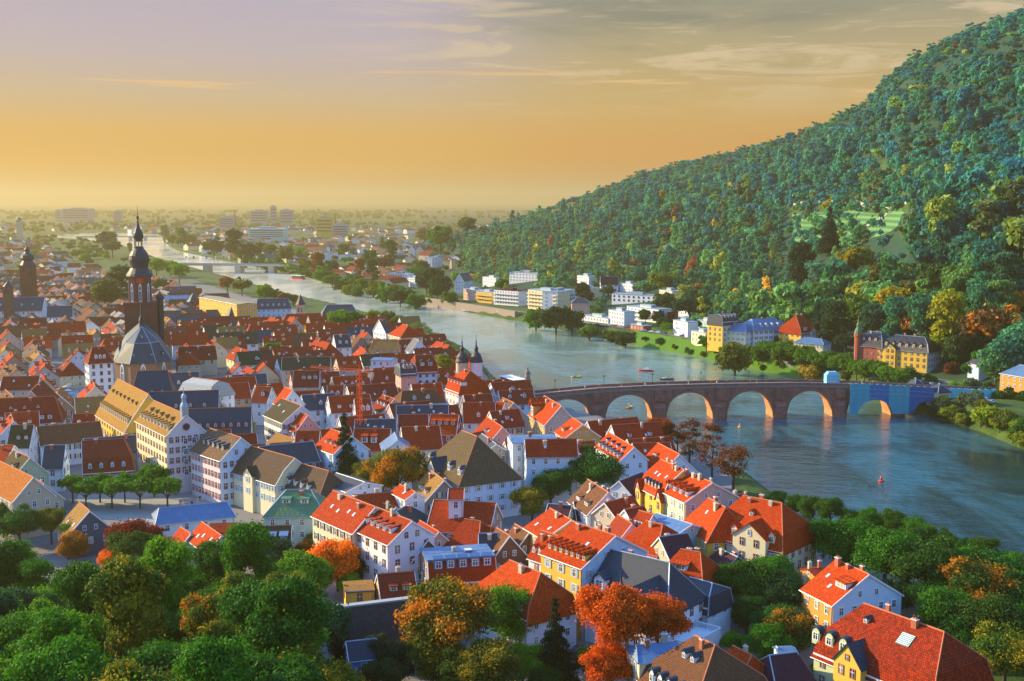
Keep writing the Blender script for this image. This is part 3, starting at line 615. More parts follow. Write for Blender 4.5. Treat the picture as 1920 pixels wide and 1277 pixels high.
def HY(label, px, py, L, yaw, zr=15, drop=5.5, w=6, hip=0, man=None, walls='white', roof='red', cat='villa', name='villa', group='buildings on the far bank', **kw):
    """a house from the middle of its ridge in the photo, its ridge length in metres and the turn of the ridge in degrees"""
    zg = 9.0
    for _ in range(9): m = at_z(px, py, zg + zr); zg = .6 * zg + .4 * g1(m[0], m[1])
    m = at_z(px, py, zg + zr); d = np.array([math.cos(R(yaw)), math.sin(R(yaw)), 0]) * L / 2; e = 'h' if hip else 'g'
    levels = [(0, zr, 0, 0), (w * man[0], zr - drop * man[1], hip * man[0], hip * man[0]), (w, zr - drop, hip, hip)] if man else [(0, zr, 0, 0), (w, zr - drop, hip, hip)]
    o = house(m - d, m + d, zg, levels, walls, roof, name, e + e, **kw); tag(o, label, cat, group); u, v = pix((m[0], m[1], zg)); HILLHOUSES.append((u, v - 14, (L + 2 * hip) / m[1] * FPX * .4)); return o, (m - d, m + d, zg, w, drop)
def H(label, reg, A, B, zr=15, drop=5.5, w=5.5, E=None, EA=None, hip=0, hipA=None, hipB=None, man=None, walls='white', roof='red', cat='house', name='town_house', group='houses of the old town', **kw):
    """a house from its ridge ends in the photo (zoom region and zoom pixels) and its ridge height over the ground; E or EA: an eave corner at end B or A"""
    a, b = P(reg, *A), P(reg, *B); zg = 9.0
    for _ in range(9): wa, wb = at_z(*a, zg + zr), at_z(*b, zg + zr); m = (wa + wb) / 2; zg = .6 * zg + .4 * g1(m[0], m[1])
    wa, wb = at_z(*a, zg + zr), at_z(*b, zg + zr)
    if E or EA:
        e = P(reg, *(E or EA)); base = wb if E else wa; n = np.array([-(wb - wa)[1], (wb - wa)[0]]); n /= np.hypot(*n); r = ray(*e)
        t, wv = np.linalg.solve(np.array([[r[0], -n[0]], [r[1], -n[1]]]), base[:2]); d = base[2] - (EYE + t * r[2]); w0, d0 = abs(wv), d
        w = min(max(abs(wv), 3.0), 10.5); drop = min(max(d, .55 * w), 1.5 * w)
        if abs(w - w0) > .3 or abs(drop - d0) > .3: print('clamp %-50s w %.1f->%.1f drop %.1f->%.1f L %.1f' % (label[:50], w0, w, d0, drop, np.hypot(*(wb - wa)[:2])))
    drop = min(drop, zr - 2.6)
    ha = hip if hipA is None else hipA; hb = hip if hipB is None else hipB; ends = ('h' if ha else 'g') + ('h' if hb else 'g')
    if man:                                          # broken roof: (share of width, share of drop) at the break
        k, q = man; levels = [(0, zr, 0, 0), (w * k, zr - drop * q, ha * k, hb * k), (w, zr - drop, ha, hb)]
    else: levels = [(0, zr, 0, 0), (w, zr - drop, ha, hb)]
    o = house(wa, wb, zg, levels, walls, roof, name, ends, **kw); tag(o, label, cat, group); u, v = pix((wa + wb) / 2)
    return o, (wa, wb, zg, w, drop)
# ------------------------------------------------------------------ houses placed one by one: lower right
G_ = (1, .5, 'gable', 1.5, 1.5, .1, .9, None)
o, q = H('large villa with blotched red tile roof, striped roof light and pale green gable', 'B4', (715, 695), (1320, 910), zr=17, w=8.2, drop=9.5, hip=4.5, man=(.8, .52), walls='green', roof='spotred', name='villa', chim=2, dorm=[(3, .88, 'arch', 1.7, 1.8, -.35, .2, None), (1, .35, 'gable', .9, .8, .1, .25, None)], droof=RF['slate'], dcheek=WL['green'], win='sand')
wa, wb, zg, w_, d_ = q
def side_wing(o, q, t, side, out, zr, ww, drop, walls, roof, name='gable_wing', win='plain', floors=3, hipend=False):
    """a cross wing with its own gable, a part of the house"""
    wa, wb, zg, w_, d_ = q; L = np.hypot(*(wb - wa)[:2]); x = -L / 2 + L * t; mb = MB(); y1 = side * (w_ + out); y0 = 0; wm = WL[walls]
    z0, z1 = zr - drop, zr; Q = []
    for s in (-1, 1): mb.poly([(x + s * ww, 0, -2), (x + s * ww, y1, -2), (x + s * ww, y1, z0), (x + s * ww, 0, z0)])
    mb.poly([(x - ww, y1, -2), (x + ww, y1, -2), (x + ww, y1, z0), (x, y1, z1 - .2), (x - ww, y1, z0)]); mb.build('gable_wall', [wm], o)
    rb = MB(); ye = y1 + side * .3; yh = ye - (side * ww * .8 if hipend else 0); e = .35
    for s in (-1, 1):
        top = [(x, 0, z1), (x, yh, z1), (x + s * (ww + e), ye, z0 - .2), (x + s * (ww + e), 0, z0 - .2)]; rb.poly(top); rb.poly([(a, b, c - .2) for a, b, c in top]); rb.poly([top[1], top[2], (top[2][0], top[2][1], top[2][2] - .2), (top[1][0], top[1][1], top[1][2] - .2)]); rb.poly([top[2], top[3], (*top[3][:2], top[3][2] - .2), (*top[2][:2], top[2][2] - .2)])
    if hipend: rb.poly([(x, yh, z1), (x - ww - e, ye, z0 - .2), (x + ww + e, ye, z0 - .2)])
    rb.build('gable_roof', [RF[roof]], o)
    n = 2 if ww > 2.4 else 1
    for f in range(floors):
        for i in range(n): window(o, x + ((i + .5) / n - .5) * ww * 1.7, y1, z0 - 1.4 - f * 3.2, 1.15, 1.8, 0, side, win)
    window(o, x, y1, z0 + (z1 - z0) * .3, .9, 1.1, 0, side, 'arch' if win != 'red' else 'red')
side_wing(o, q, .28, -1, 1.2, 13.2, 2.9, 3.6, 'yellow', 'slate', win='red')
sk = put(SKM, 'skylight', o, (3.2, -3.2, 17 - 3.2 / (8.2 * .8) * 9.5 * .52 + .1)); sk.rotation_euler = (math.atan(9.5 * .52 / (8.2 * .8)), 0, 0); sk.scale = (2.6, 2.4, .14); sk.data = sk.data.copy(); STR, t, p = new_mat('striped roof light'); ox = t.new('ShaderNodeSeparateXYZ'); t.lk(t.new('ShaderNodeTexCoord').outputs['Object'], ox.inputs[0]); t.lk(t.mix(t.smooth(t.math('SINE', t.math('MULTIPLY', ox.outputs[1], 44.0)), -.2, .2), (.10, .22, .20), (.60, .66, .62)), p.inputs['Base Color']); sk.data.materials[0] = STR; sk.data.materials[1] = STR
H('blue white gabled house with bright red roof and a long shed dormer', 'B4', (505, 365), (760, 480), zr=15, E=(480, 720), walls='lightblue', roof='bright', chim=3, sky=3, dorm=[(1, .55, 'shed', 3.2, 1.3, .55, .95, None)], gwin=True, wallmats={'R': WL['orange'], 'L': WL['orange']})
H('small orange house with flat roof terrace beside the blue white gable', 'B4', (300, 440), (440, 425), zr=9, w=4.5, drop=1.2, walls='orange', roof='dark', chim=2)
H('low outhouse with red lean roof under the blue white gable', 'B4', (300, 690), (420, 720), zr=7, w=3, drop=2, walls='wine', roof='red', chim=0, detail=1)
H('low dark purple slate roof left of the large red villa', 'B4', (10, 1085), (215, 1060), zr=9, w=5.5, drop=4.2, walls='dark', roof='purple', chim=0, hip=1.5)
H('pale flat roofed annex behind the purple slate roof', 'B4', (60, 1030), (205, 1025), zr=7.2, w=2.2, drop=.5, walls='lightblue', roof='bluemetal', chim=0, detail=1)
H('small orange roof below the balustraded terrace', 'B3', (1650, 1012), (1795, 1085), zr=9, w=4, drop=3.4, walls='beige', roof='bright', hip=1.5, chim=1)
o, q = H('cream mansard house with brown hipped roof and a row of blue dormers', 'B3', (1370, 935), (1520, 1010), zr=16.5, w=8.4, drop=8.4, hip=5.5, man=(.8, .6), walls='cream', roof='brown', name='villa', chim=1, dorm=[(4, .92, 'arch', 1.3, 1.7, -.5, 1.25, None), (2, .42, 'gable', 1.1, 1.0, .1, .95, None)], droof=RF['slate'], dcheek=WL['lightblue'])
H('wing with pale blue metal roof behind the brown hipped mansard', 'B3', (930, 1010), (1240, 985), zr=13.4, w=4, drop=1.5, walls='cream', roof='bluemetal', chim=2, hip=1)
# the red villa above them by the water
o, q = H('cream riverside villa with big red mansard roof and pale pediment', 'F', (1392, 929), (1466, 943), zr=19, w=8.6, drop=9.4, hip=5.2, man=(.76, .58), walls='cream', roof='bright', name='villa', chim=3, dorm=[(4, .88, 'gable', 1.5, 1.7, -.45, 1.4, None), (1, .45, 'gable', 1.0, .9, .3, .6, None)], dcheek=WL['cream'], win='sand')
side_wing(o, q, .72, -1, .8, 15.8, 4.2, 3.2, 'cream', 'bright', win='sand')
H('yellow wing with sunlit orange roof joined to the riverside villa', 'R7', (1470, 1092), (1600, 1165), zr=17, w=6.2, drop=7, hip=3.2, walls='yellow', roof='bright', chim=2, sky=1)
H('low red roof with chimneys on the quay beside the riverside villa', 'R7', (1660, 1075), (1760, 1050), zr=10, w=4.5, drop=3.2, walls='beige', roof='red', chim=2)
# slate art nouveau villa
o, q = H('dark slate roofed villa with curved white gables and a balustraded terrace', 'B3', (740, 290), (1180, 392), zr=17.5, w=7.6, drop=8.2, hipB=4.5, hipA=1.5, walls='white', roof='slate', name='villa', chim=2, win='sand', dorm=[(1, .8, 'gable', 2.6, 2.2, .02, .2, -1)], droof=RF['slate'])
side_wing(o, q, .93, -1, 5.2, 15.4, 4.4, 5.2, 'white', 'slate', win='arch')
wa, wb, zg, w_, d_ = q; L = np.hypot(*(wb - wa)[:2])
mb = MB(); mb.lathe([(2.3, 6), (2.3, 10), (2.6, 10.4), (2.5, 11.6), (1.9, 13.0), (1.0, 13.9), (.35, 14.3), (.2, 15.2), (.06, 17.0)], 14, L * .12, -w_ - 1.2); mb.build('turret', [RF['slate']], o)
mb = MB(); mb.box(L / 2 + 3.2, L / 2 + 10, -8, 3, -2, 4.9); mb.build('terrace', [WL['white']], o)
mb = MB()
for a, b in (((L / 2 + 3.2, -8), (L / 2 + 10, -8)), ((L / 2 + 10, -8), (L / 2 + 10, 3)), ((L / 2 + 3.2, 3), (L / 2 + 10, 3))):
    mb.box(min(a[0], b[0]) - .12, max(a[0], b[0]) + .12, min(a[1], b[1]) - .12, max(a[1], b[1]) + .12, 5.75, 5.95); n = int(max(abs(a[0] - b[0]), abs(a[1] - b[1])) / .5)
    for i in range(n + 1): t = i / n; x, y = a[0] + (b[0] - a[0]) * t, a[1] + (b[1] - a[1]) * t; mb.box(x - .1, x + .1, y - .1, y + .1, 4.92, 5.75)
mb.build('balustrade', [WL['white']], o)
o, q = H('flat lower wing of the slate villa with mansard side and arched windows', 'B3', (1330, 500), (1500, 545), zr=11.5, w=4.6, drop=5.2, hip=2.2, man=(.82, .3), walls='white', roof='slate', win='arch', chim=0, dorm=[(1, .85, 'hip', 1.5, 1.3, .4, .7, None)])
# yellow house with the seven dormers and neighbours
H('long yellow house with seven arched dormers and a pale blue gable', 'B3', (455, 85), (780, 190), zr=20, E=(520, 420), walls='yellow', roof='bright', win='shut', chim=3, sky=2, dorm=[(7, .8, 'arch', .95, 1.35, .04, .96, None)], wallmats={'B': WL['lightblue']}, gwin='blind')
H('orange walled house with plain bright roof behind the seven dormers', 'F', (1031, 953), (1072, 975), zr=18, EA=(980, 974), walls='orange', roof='bright', chim=1, sky=2)
H('narrow white house with two dormers next to the long yellow house', 'B3', (215, 150), (345, 190), zr=16, w=4.2, drop=5.5, walls='white', roof='red', win='red', dorm=[(2, .75, 'arch', .9, 1.3, .05, .7, None)], chim=2)
o, q = H('villa with broad red mansard roof and blue slate skirt under the orange maple', 'F', (955, 1050), (1014, 1074), zr=15.5, w=6.6, drop=8.2, hip=4, man=(.82, .56), walls='white', roof='bright', name='villa', chim=1, dorm=[(3, .9, 'arch', 1.4, 1.7, .3, 1.3, None)], droof=RF['slate'], dcheek=RF['slate'])
H('brown roofed house with dark timbered wall left of the narrow white house', 'B3', (20, 100), (130, 165), zr=14, w=5, drop=5.5, walls='timber', roof='brown', chim=1, sky=1)
H('white walled house with domed red mansard roof behind the slate villa', 'B3', (1260, 290), (1410, 315), zr=14.5, w=5.6, drop=6.5, hip=3, man=(.78, .55), walls='white', roof='bright', chim=2, dorm=[(2, .7, 'shed', 2.2, 1.2, .0, .6, None)])
H('house with humped red roof left of the slim dark conifer', 'B3', (1000, 75), (1130, 105), zr=14, w=6.2, drop=6, hip=3, man=(.7, .5), walls='pink', roof='bright', chim=1)
H('purple brown gable house between the conifer and the domed red mansard', 'B3', (1100, 200), (1315, 170), zr=13, w=5.5, drop=5, walls='beige', roof='purple', chim=1, sky=1)
H('broad shed with blue grey sheet roof above the humped red roof', 'B3', (1080, 20), (1350, 105), zr=13, w=4.8, drop=1.7, walls='mint', roof='bluemetal', chim=0)
H('small white gable house with dark red roof next to the blue sheet roof', 'B3', (790, 30), (900, 100), zr=12.5, w=4.4, drop=5, walls='white', roof='dark', chim=1)
H('red roofed house with a bank of shed dormers above the humped roof', 'B3', (950, 0), (1060, 30), zr=14, w=5, drop=5.4, walls='white', roof='red', chim=1, dorm=[(1, .5, 'shed', 3.0, 1.2, .1, .9, None)])
H('dark roofed garage court wall below the riverside villa', 'B3', (1560, 290), (1690, 350), zr=8.5, w=5, drop=3, walls='dark', roof='purple', chim=2, hip=1)
# ------------------------------------------------------------------ bottom middle
H('long cream house with warm brown red roof and dark shutters', 'R6', (575, 1035), (895, 1160), zr=18, w=6.2, drop=5.4, walls='cream', roof='red', win='dshut', chim=3, sky=4)
H('white house with a row of five dormers on its red tiled roof', 'F', (706, 951), (773, 977), zr=17.4, E=(727, 1023), walls='white', roof='red', win='sand', chim=1, dorm=[(5, .62, 'shed', 1.1, 1.35, .04, .9, None)])
H('low white house with plain red roof and half timbered end', 'B2', (1165, 155), (1290, 218), zr=12.5, w=5.2, drop=5.4, walls='white', roof='red', chim=2, sky=1, wallmats={'B': WL['timber']})
H('house with folded red roofs right of the half timbered end', 'B2', (1225, 75), (1370, 160), zr=12, w=4.6, drop=4.4, walls='pink', roof='red', chim=1)
o, q = H('flat roofed house with steep red front and five blue metal dormers', 'F', (795, 1040), (920, 1031), zr=12, w=6.6, drop=5.6, man=(.72, .06), walls='stone', roof='red', name='flat_roofed_house', chim=1, dorm=[(5, .8, 'shed', 1.9, 2.0, .06, .96, None)], droof=RF['bluemetal'], dcheek=RF['bluemetal'])
wa, wb, zg, w_, d_ = q; L = np.hypot(*(wb - wa)[:2]); mb = MB(); mb.box(-L / 2 - .1, L / 2 + .1, -4.5, 4.5, 11.5, 12.12); mb.box(L * .1, L * .1 + 1.6, -1, .6, 12.12, 12.6, 0, 1); mb.build('flat_roof', [RF['bluemetal'], CAPM], o)
H('yellow house with low red roof and two shed dormers', 'B2', (905, 478), (1185, 455), zr=9, w=6, drop=5.2, walls='yellow', roof='dark', chim=1, dorm=[(2, .55, 'shed', 1.7, 1.0, .2, .9, None)], win='red')
o, q = H('flat topped yellow annex in front of the orange maple', 'B2', (655, 560), (880, 545), zr=6.0, w=3.4, drop=.25, walls='yellow', roof='ochre', chim=0, win='red')
H('half timbered house with black slate roof between red roofs', 'B2', (1665, 172), (1812, 170), zr=13.5, w=4.8, drop=5.6, walls='white', roof='black', chim=1)
H('house with long brown roof and four small roof lights', 'B2', (1800, 130), (1900, 190), zr=14, w=5.4, drop=6.2, walls='timber', roof='brown', chim=1, sky=4)
H('white walled house under a hipped red roof with kinked eaves', 'B2', (1560, 65), (1680, 80), zr=13.6, w=6.4, drop=5.4, hip=2.6, walls='white', roof='red', chim=1, win='thin')
H('red hipped roof folded against the kinked eaves', 'B2', (1660, 105), (1760, 120), zr=12.2, w=5, drop=4.8, hip=2, walls='white', roof='bright', chim=0)
H('white block with tiny red roof rising over red hall roofs', 'R6', (1440, 1020), (1560, 1020), zr=17.5, w=3.6, drop=1.9, walls='white', roof='red', chim=0, floors=2)
H('long hall with plain dark red roof and stone gable wall', 'R6', (1330, 1105), (1800, 1130), zr=14, w=8, drop=5.8, walls='stone', roof='red', chim=0)
H('white house with orange lit roof beside the stone hall', 'R6', (1075, 990), (1195, 1048), zr=15.5, EA=(1000, 1050), walls='white', roof='bright', chim=1, sky=1)
H('house with broad dark red roof behind the row of five dormers', 'R6', (740, 1070), (1070, 1045), zr=14, w=6.8, drop=5.2, walls='white', roof='red', chim=1)
H('small black roofed house wedged between red roofs and a tall red chimney', 'R6', (1050, 1190), (1190, 1115), zr=12.5, w=4, drop=4.2, walls='white', roof='black', chim=1)
H('brown roofed lean house in front of the black wedge roof', 'R6', (945, 1130), (1050, 1160), zr=12, w=4, drop=3.6, walls='beige', roof='brown', chim=1)
o, q = H('hipped house with green copper roof and glazed mint front', 'R6', (230, 1030), (410, 1030), zr=14, w=7, drop=5.4, hip=5, walls='mint', roof='green', name='copper_roofed_house', chim=1, dorm=[(2, .5, 'shed', 2.2, 1.1, -.3, 1.2, None)])
H('dark ivy covered garden house with three blue shed dormers', 'B2', (-20, 120), (270, 110), zr=9.5, w=6, drop=3.6, walls='dark', roof='olive', chim=0, dorm=[(3, .75, 'shed', 1.8, 1.3, .05, .95, None)], droof=RF['bluemetal'])
# ------------------------------------------------------------------ bottom left round the lower square
H('long low house with blue sheet roof beside the lower square', 'R5', (1190, 1170), (1700, 1122), zr=8.2, w=5.2, drop=2.8, hip=1.5, walls='white', roof='bluemetal', chim=0, wsp=4.2)
H('orange tiled house in front of the blue sheet roof', 'B1', (1508, 84), (1660, 190), zr=12.5, EA=(1390, 215), walls='grey', roof='bright', chim=0, sky=3)
H('lower orange gable left of the orange tiled house', 'B1', (1348, 122), (1430, 175), zr=10.5, w=4, drop=4.2, walls='grey', roof='bright', chim=0)
H('red roofed shed behind the orange tiled house', 'B1', (1570, 95), (1762, 90), zr=7.5, w=3.2, drop=1.6, walls='dark', roof='red', chim=0, detail=1)
H('house with roof lit ochre on one side and dark slate on the other', 'R5', (592, 1122), (672, 1190), zr=11.5, w=6.2, drop=6.2, walls='dark', roof='ochre', chim=0, sky=2)
H('big roof glowing orange with pale patches at the edge of the town', 'R5', (-110, 765), (250, 938), zr=16, EA=(-260, 940), walls='beige', roof=roof_mat('orange tiles with pale patches', (.62, .22, .03), (.45, .12, .02), patch=.8), chim=0)
H('brown gabled house right of the glowing orange roof', 'R5', (255, 945), (330, 985), zr=12, w=5.5, drop=5.2, walls='beige', roof='brown', chim=1)
H('house with olive green lit roof and white dormer', 'R5', (100, 735), (225, 790), zr=14.5, w=5.6, drop=5.8, walls='green', roof='olive', chim=1, dorm=[(1, .6, 'shed', 2.0, 1.3, .4, .9, None)])
H('small red roof above the olive green lit roof', 'R5', (-10, 690), (110, 700), zr=13.5, w=4.5, drop=4.6, walls='white', roof='red', chim=1)
H('white house with dark brown roof and two framed dormers', 'R5', (80, 548), (255, 545), zr=15, w=5.8, drop=6.6, walls='white', roof='olive', chim=1, dorm=[(2, .62, 'gable', 1.3, 1.3, .3, .95, None)], dcheek=WL['timber'])
H('white stepped gable house with slate roof and tall white chimney', 'R5', (330, 700), (492, 695), zr=13.5, w=5.2, drop=6.4, walls='white', roof='black', chim=1, win='sand')
o, q = H('white house with red mansard roof and four dormers on the lower square', 'R5', (610, 665), (925, 645), zr=14.5, w=7.2, drop=9.6, hipB=3, hipA=0, man=(.72, .5), walls='lightblue', roof=roof_mat('brick red tiles', (.42, .085, .03), (.28, .05, .025)), win='sand', chim=1, dorm=[(4, .88, 'arch', 1.0, 1.3, .05, 1.1, None)], wsp=2.3)
H('low red roofed house with two triangular dormers below the market', 'R5', (545, 465), (720, 460), zr=11.5, w=5.2, drop=5, walls='timber', roof='dark', chim=1, dorm=[(2, .6, 'point', 1.3, 1.0, .1, .9, None)])
H('white terrace house with potted green roof garden', 'R5', (470, 580), (600, 575), zr=9.5, w=4, drop=.6, walls='white', roof='bluemetal', chim=0)
H('large hipped house with seven white dormers left of the market', 'R5', (-60, 350), (410, 330), zr=17, w=7.5, drop=8.5, hipB=3.2, man=(.6, .55), walls='white', roof='dark', chim=1, dorm=[(7, .86, 'shed', 1.4, 1.5, .1, 1.0, None), (3, .45, 'point', 1.2, .8, .2, .85, None)])
H('steep gable with one side lit golden beside the market', 'R5', (230, 290), (318, 207), zr=19, w=6, drop=7, walls='beige', roof='dark', chim=1)
H('dark red roof with small white roof lights above the golden gable', 'R5', (20, 185), (300, 180), zr=15, w=5.6, drop=5, walls='beige', roof='dark', chim=1, sky=2)
o, q = H('pinkish white three storey house with pale spotted roof', 'R5', (1570, 570), (1805, 640), zr=19.5, E=(1645, 820), walls='palepink', roof='spot', win='red', chim=0, dorm=[(5, .6, 'shed', 1.2, 1.4, .15, .9, None)], droof=RF['black'], dcheek=WL['dark'], wsp=1.9, wallmats={'B': WL['lightblue']}, floors=4, gwin='blind')
o, q = H('long cream palace front with brown mansard roof and blue shutters', 'F', (470, 836), (553, 859), zr=16.5, w=6.6, drop=6.8, man=(.55, .42), walls='cream', roof=roof_mat('dull brown tiles', (.20, .12, .07), (.13, .085, .055)), win='shut', chim=0, wsp=2.5)
side_wing(o, q, .42, -1, .6, 13.0, 2.4, 2.2, 'cream', 'olive', win='shut', floors=2)
H('lower cream range with brown roof joined to the long palace front', 'R6', (300, 825), (545, 890), zr=14.5, w=6.2, drop=6, hipB=3.5, walls='white', roof=roof_mat('dull brown tiles', (.2, .12, .07), (.13, .085, .055)), chim=0, dorm=[(4, .8, 'arch', 1.0, 1.4, .1, .9, None)])
H('white walled house with flat black roof behind the cream range', 'R6', (600, 905), (815, 975), zr=12, w=6, drop=1.8, walls='white', roof='black', chim=0, gwin='blind')
H('long black roofed barn behind the cream palace front', 'R6', (20, 708), (430, 668), zr=13.5, w=7, drop=5, walls='dark', roof='black', chim=0)
# ------------------------------------------------------------------ town hall range
def tall_windows(o, x0, x1, y, s, z0, z1, n, mat='plain', w_=.8):
    for i in range(n): window(o, x0 + (x1 - x0) * (i + .5) / n, y, (z0 + z1) / 2, w_, z1 - z0, 0, s, mat)
OCH = roof_mat('honey coloured tiles', (.52, .29, .06), (.36, .19, .05))
o, q = H('town hall wing with honey roof and golden colonnaded front facing the market', 'R5', (880, 200), (1110, 315), zr=24, w=8.5, drop=12.5, man=(.66, .62), walls='yellow', roof=OCH, name='town_hall_wing', cat='town hall', group='wings of the town hall', chim=0, win='sand', dorm=[(14, .8, 'shed', .8, 1.9, .02, .98, None), (7, .36, 'point', .9, .8, .05, .95, None)], wsp=1.9, dcheek=WL['cream'], floors=3)
o, q = H('town hall wing with round window in its tall pale gable', 'R5', (1150, 362), (1392, 468), zr=24, E=(1240, 635), walls='cream', roof=OCH, name='town_hall_wing', cat='town hall', group='wings of the town hall', chim=0, win='sand', dorm=[(9, .78, 'shed', .8, 1.6, .03, .97, None), (5, .42, 'point', .9, .8, .1, .9, None)], wsp=1.6, wallmats={'B': WL['palepink']}, gwin=False, floors=4)
wa, wb, zg, w_, d_ = q; L = np.hypot(*(wb - wa)[:2]); zt = 24 - d_
mb = MB(); ring = lambda r, x: [(x, r * math.cos(i * math.pi / 8), zt + d_ * .38 + r * math.sin(i * math.pi / 8)) for i in range(16)]
mb.loft([ring(1.15, L / 2 - .3), ring(1.15, L / 2 - .05)], 0); mb.loft([ring(.9, L / 2 - .3), ring(.9, L / 2)], 1); mb.build('round_window', [SANDST, GLASS], o)
for f in range(4):
    for t in (-.05, .3): window(o, L / 2 - .2, w_ * (t - .25) * -1.2 * (1 if f else 1), zt - 2 - f * 3.2, 1.5, 1.9, 1, 0, 'plain')
mb = MB(); mb.box(-1, 1, -1, 1, 0, 3.2); mb.lathe([(1.35, 3.2), (1.2, 3.7), (.9, 4.4), (.75, 4.5), (.7, 5.8), (.95, 5.9), (.7, 6.7), (.2, 7.2), (.05, 9)], 8); t = mb.build('clock_turret', [ZINC], o, (L * .5 - 1.5, 0, 23))
SLB = RF['slate']
def TH(label, *a, **k): return H(label, *a, walls='beige', roof=SLB, name='town_hall_wing', cat='town hall', group='wings of the town hall', chim=0, **k)
TH('steep slate roof rising behind the two honey roofed wings', 'R5', (1030, 142), (1255, 135), zr=25, w=9, drop=11, hip=3, dorm=[(3, .7, 'arch', 1.0, 1.1, .0, 1.0, None)])
TH('long slate roofed hall with pale end gable behind the round window wing', 'R5', (1110, 300), (1640, 285), zr=22, w=8, drop=9, hipB=0, dorm=[(4, .55, 'arch', 1.0, 1.1, .1, .9, None)])
TH('lower slate range with a row of eight small dormers', 'R5', (1395, 425), (1885, 412), zr=17, w=7, drop=8, dorm=[(8, .72, 'arch', 1.0, 1.2, .05, .98, None)])
H('pale barrel roofed hall with golden side beside the slate hall', 'R5', (1440, 190), (1640, 215), zr=18, w=7, drop=6, man=(.6, .25), walls='white', roof=roof_mat('pale zinc sheets', (.5, .52, .48), (.4, .43, .42), row=1.2), chim=0, hip=1.5)
# ------------------------------------------------------------------ middle of the town
o, q = H('white palace with great hipped roof, one slope ochre and one slate dark', 'R6', (1540, 587), (1655, 632), zr=22, w=10, drop=11.5, hip=8.5, walls='lightblue', roof=roof_mat('ochre slate', (.20, .135, .06), (.13, .09, .05), patch=.3), name='palace', chim=0, win='shut', dorm=[(4, .8, 'hip', 1.7, 1.7, -.85, 1.8, None)], dcheek=WL['white'], droof=RF['slate'], wsp=3.4)
side_wing(o, q, .2, -1, .7, 15.5, 2.8, 3.2, 'cream', 'slate', win='arch')
o, q = H('half timbered house with olive brown roof and open gallery front', 'R6', (190, 345), (340, 402), zr=17.5, E=(195, 535), walls='white', roof='olive', win='dshut', chim=0, sky=2, wsp=1.8)
H('house with glowing orange roof next to the gallery front', 'R6', (320, 452), (388, 472), zr=15, w=5, drop=5.5, walls='pink', roof='bright', chim=0, dorm=[(3, .8, 'shed', .9, 1, .1, .9, None)])
H('white gable house with orange lit dormered roof beside the spruce', 'R6', (560, 575), (715, 627), zr=16.5, E=(578, 770), walls='lightblue', roof='bright', chim=1, dorm=[(3, .62, 'shed', 1.3, .9, .2, .9, None)])
H('red roof with two tall white dormers above the autumn tree', 'R6', (735, 572), (1010, 574), zr=15.5, w=6, drop=6.2, walls='beige', roof='red', chim=1, dorm=[(2, .62, 'shed', 1.9, 1.9, .2, .7, None)], dcheek=WL['white'])
o, q = H('white house with arched balcony loggia and blue white pediment', 'R6', (1035, 600), (1060, 660), zr=15.5, w=4.6, drop=3.4, walls='white', roof='bluemetal', chim=0, win='arch', name='balcony_house')
H('wide dark red roof with twin cream chimneys', 'R6', (1085, 562), (1375, 550), zr=15, w=7, drop=6.4, walls='cream', roof='red', chim=2)
H('orange fronted small house left of the spruce', 'R6', (150, 605), (300, 655), zr=11.5, w=4, drop=3, walls='orange', roof='ochre', chim=0)
H('red house with two framed white windows behind the orange small house', 'R6', (300, 590), (480, 590), zr=14, w=4.8, drop=5.6, walls='wine', roof='red', chim=1, dorm=[(2, .7, 'hip', 1.4, 1.9, .1, .9, None)])
H('white house with dark roof and red chimney beside the white pediment palace', 'R6', (1690, 610), (1800, 690), zr=15, w=5, drop=3, walls='beige', roof='slate', chim=1)
H('hotel with white front, lettered band and red mansard roof near the bridge gate', 'R6', (1190, 25), (1320, 20), zr=20, w=6.5, drop=7.5, hip=1.2, man=(.7, .35), walls='lightblue', roof='dark', name='hotel', cat='hotel', chim=1, dorm=[(2, .8, 'gable', 2.2, 1.8, .05, .95, None)], droof=RF['olive'], dcheek=WL['dark'], wsp=2.6, win='dark')
hotel = (o, q) = (bpy.data.objects.get('hotel'), None)
H('pink house with small slate mansard left of the hotel', 'R6', (1070, 85), (1170, 80), zr=18, w=5, drop=5.2, hip=.8, man=(.8, .3), walls='pink', roof='slate', chim=1, dorm=[(3, .82, 'gable', 1.0, 1.2, .1, .9, None)])
H('white flat topped house with pergola behind the hotel', 'R6', (880, 40), (1040, 45), zr=14, w=5, drop=.6, walls='white', roof='bluemetal', chim=0)
o, q = H('pink house with glowing orange mansard roof below the bridge gate', 'R6', (1560, 127), (1602, 140), zr=19, w=7.2, drop=9, hip=4.5, man=(.8, .55), walls='palepink', roof='bright', chim=1, dorm=[(5, .8, 'arch', .9, 1.3, -.9, 1.9, -1), (1, .8, 'shed', 1.8, 1.6, .3, .8, 1)])
H('slate and ochre gable in front of the glowing mansard', 'R6', (1670, 305), (1695, 315), zr=11.5, w=5, drop=5, walls='beige', roof='ochre', chim=0)
H('broad red roof with single window dormer near the bridge', 'R6', (1545, 378), (1790, 375), zr=14.5, w=6.2, drop=6.6, walls='white', roof='red', chim=1, dorm=[(1, .7, 'gable', 1.2, 1.2, .35, .6, None)])
H('white gable with orange lit roof against the bridge ramp', 'R6', (1800, 372), (1865, 378), zr=14.5, w=5.5, drop=6.5, walls='white', roof='bright', chim=0)
H('house with golden ornate front gable near the first bridge arch', 'R7', (240, 326), (370, 402), zr=17.5, w=6.2, drop=6.8, walls='ochre', roof='bright', chim=2, wallmats={'B': WL['grey']}, gwin='blind', dorm=[(1, .95, 'gable', 3.4, 4.0, .05, .4, None)], dcheek=WL['ochre'])
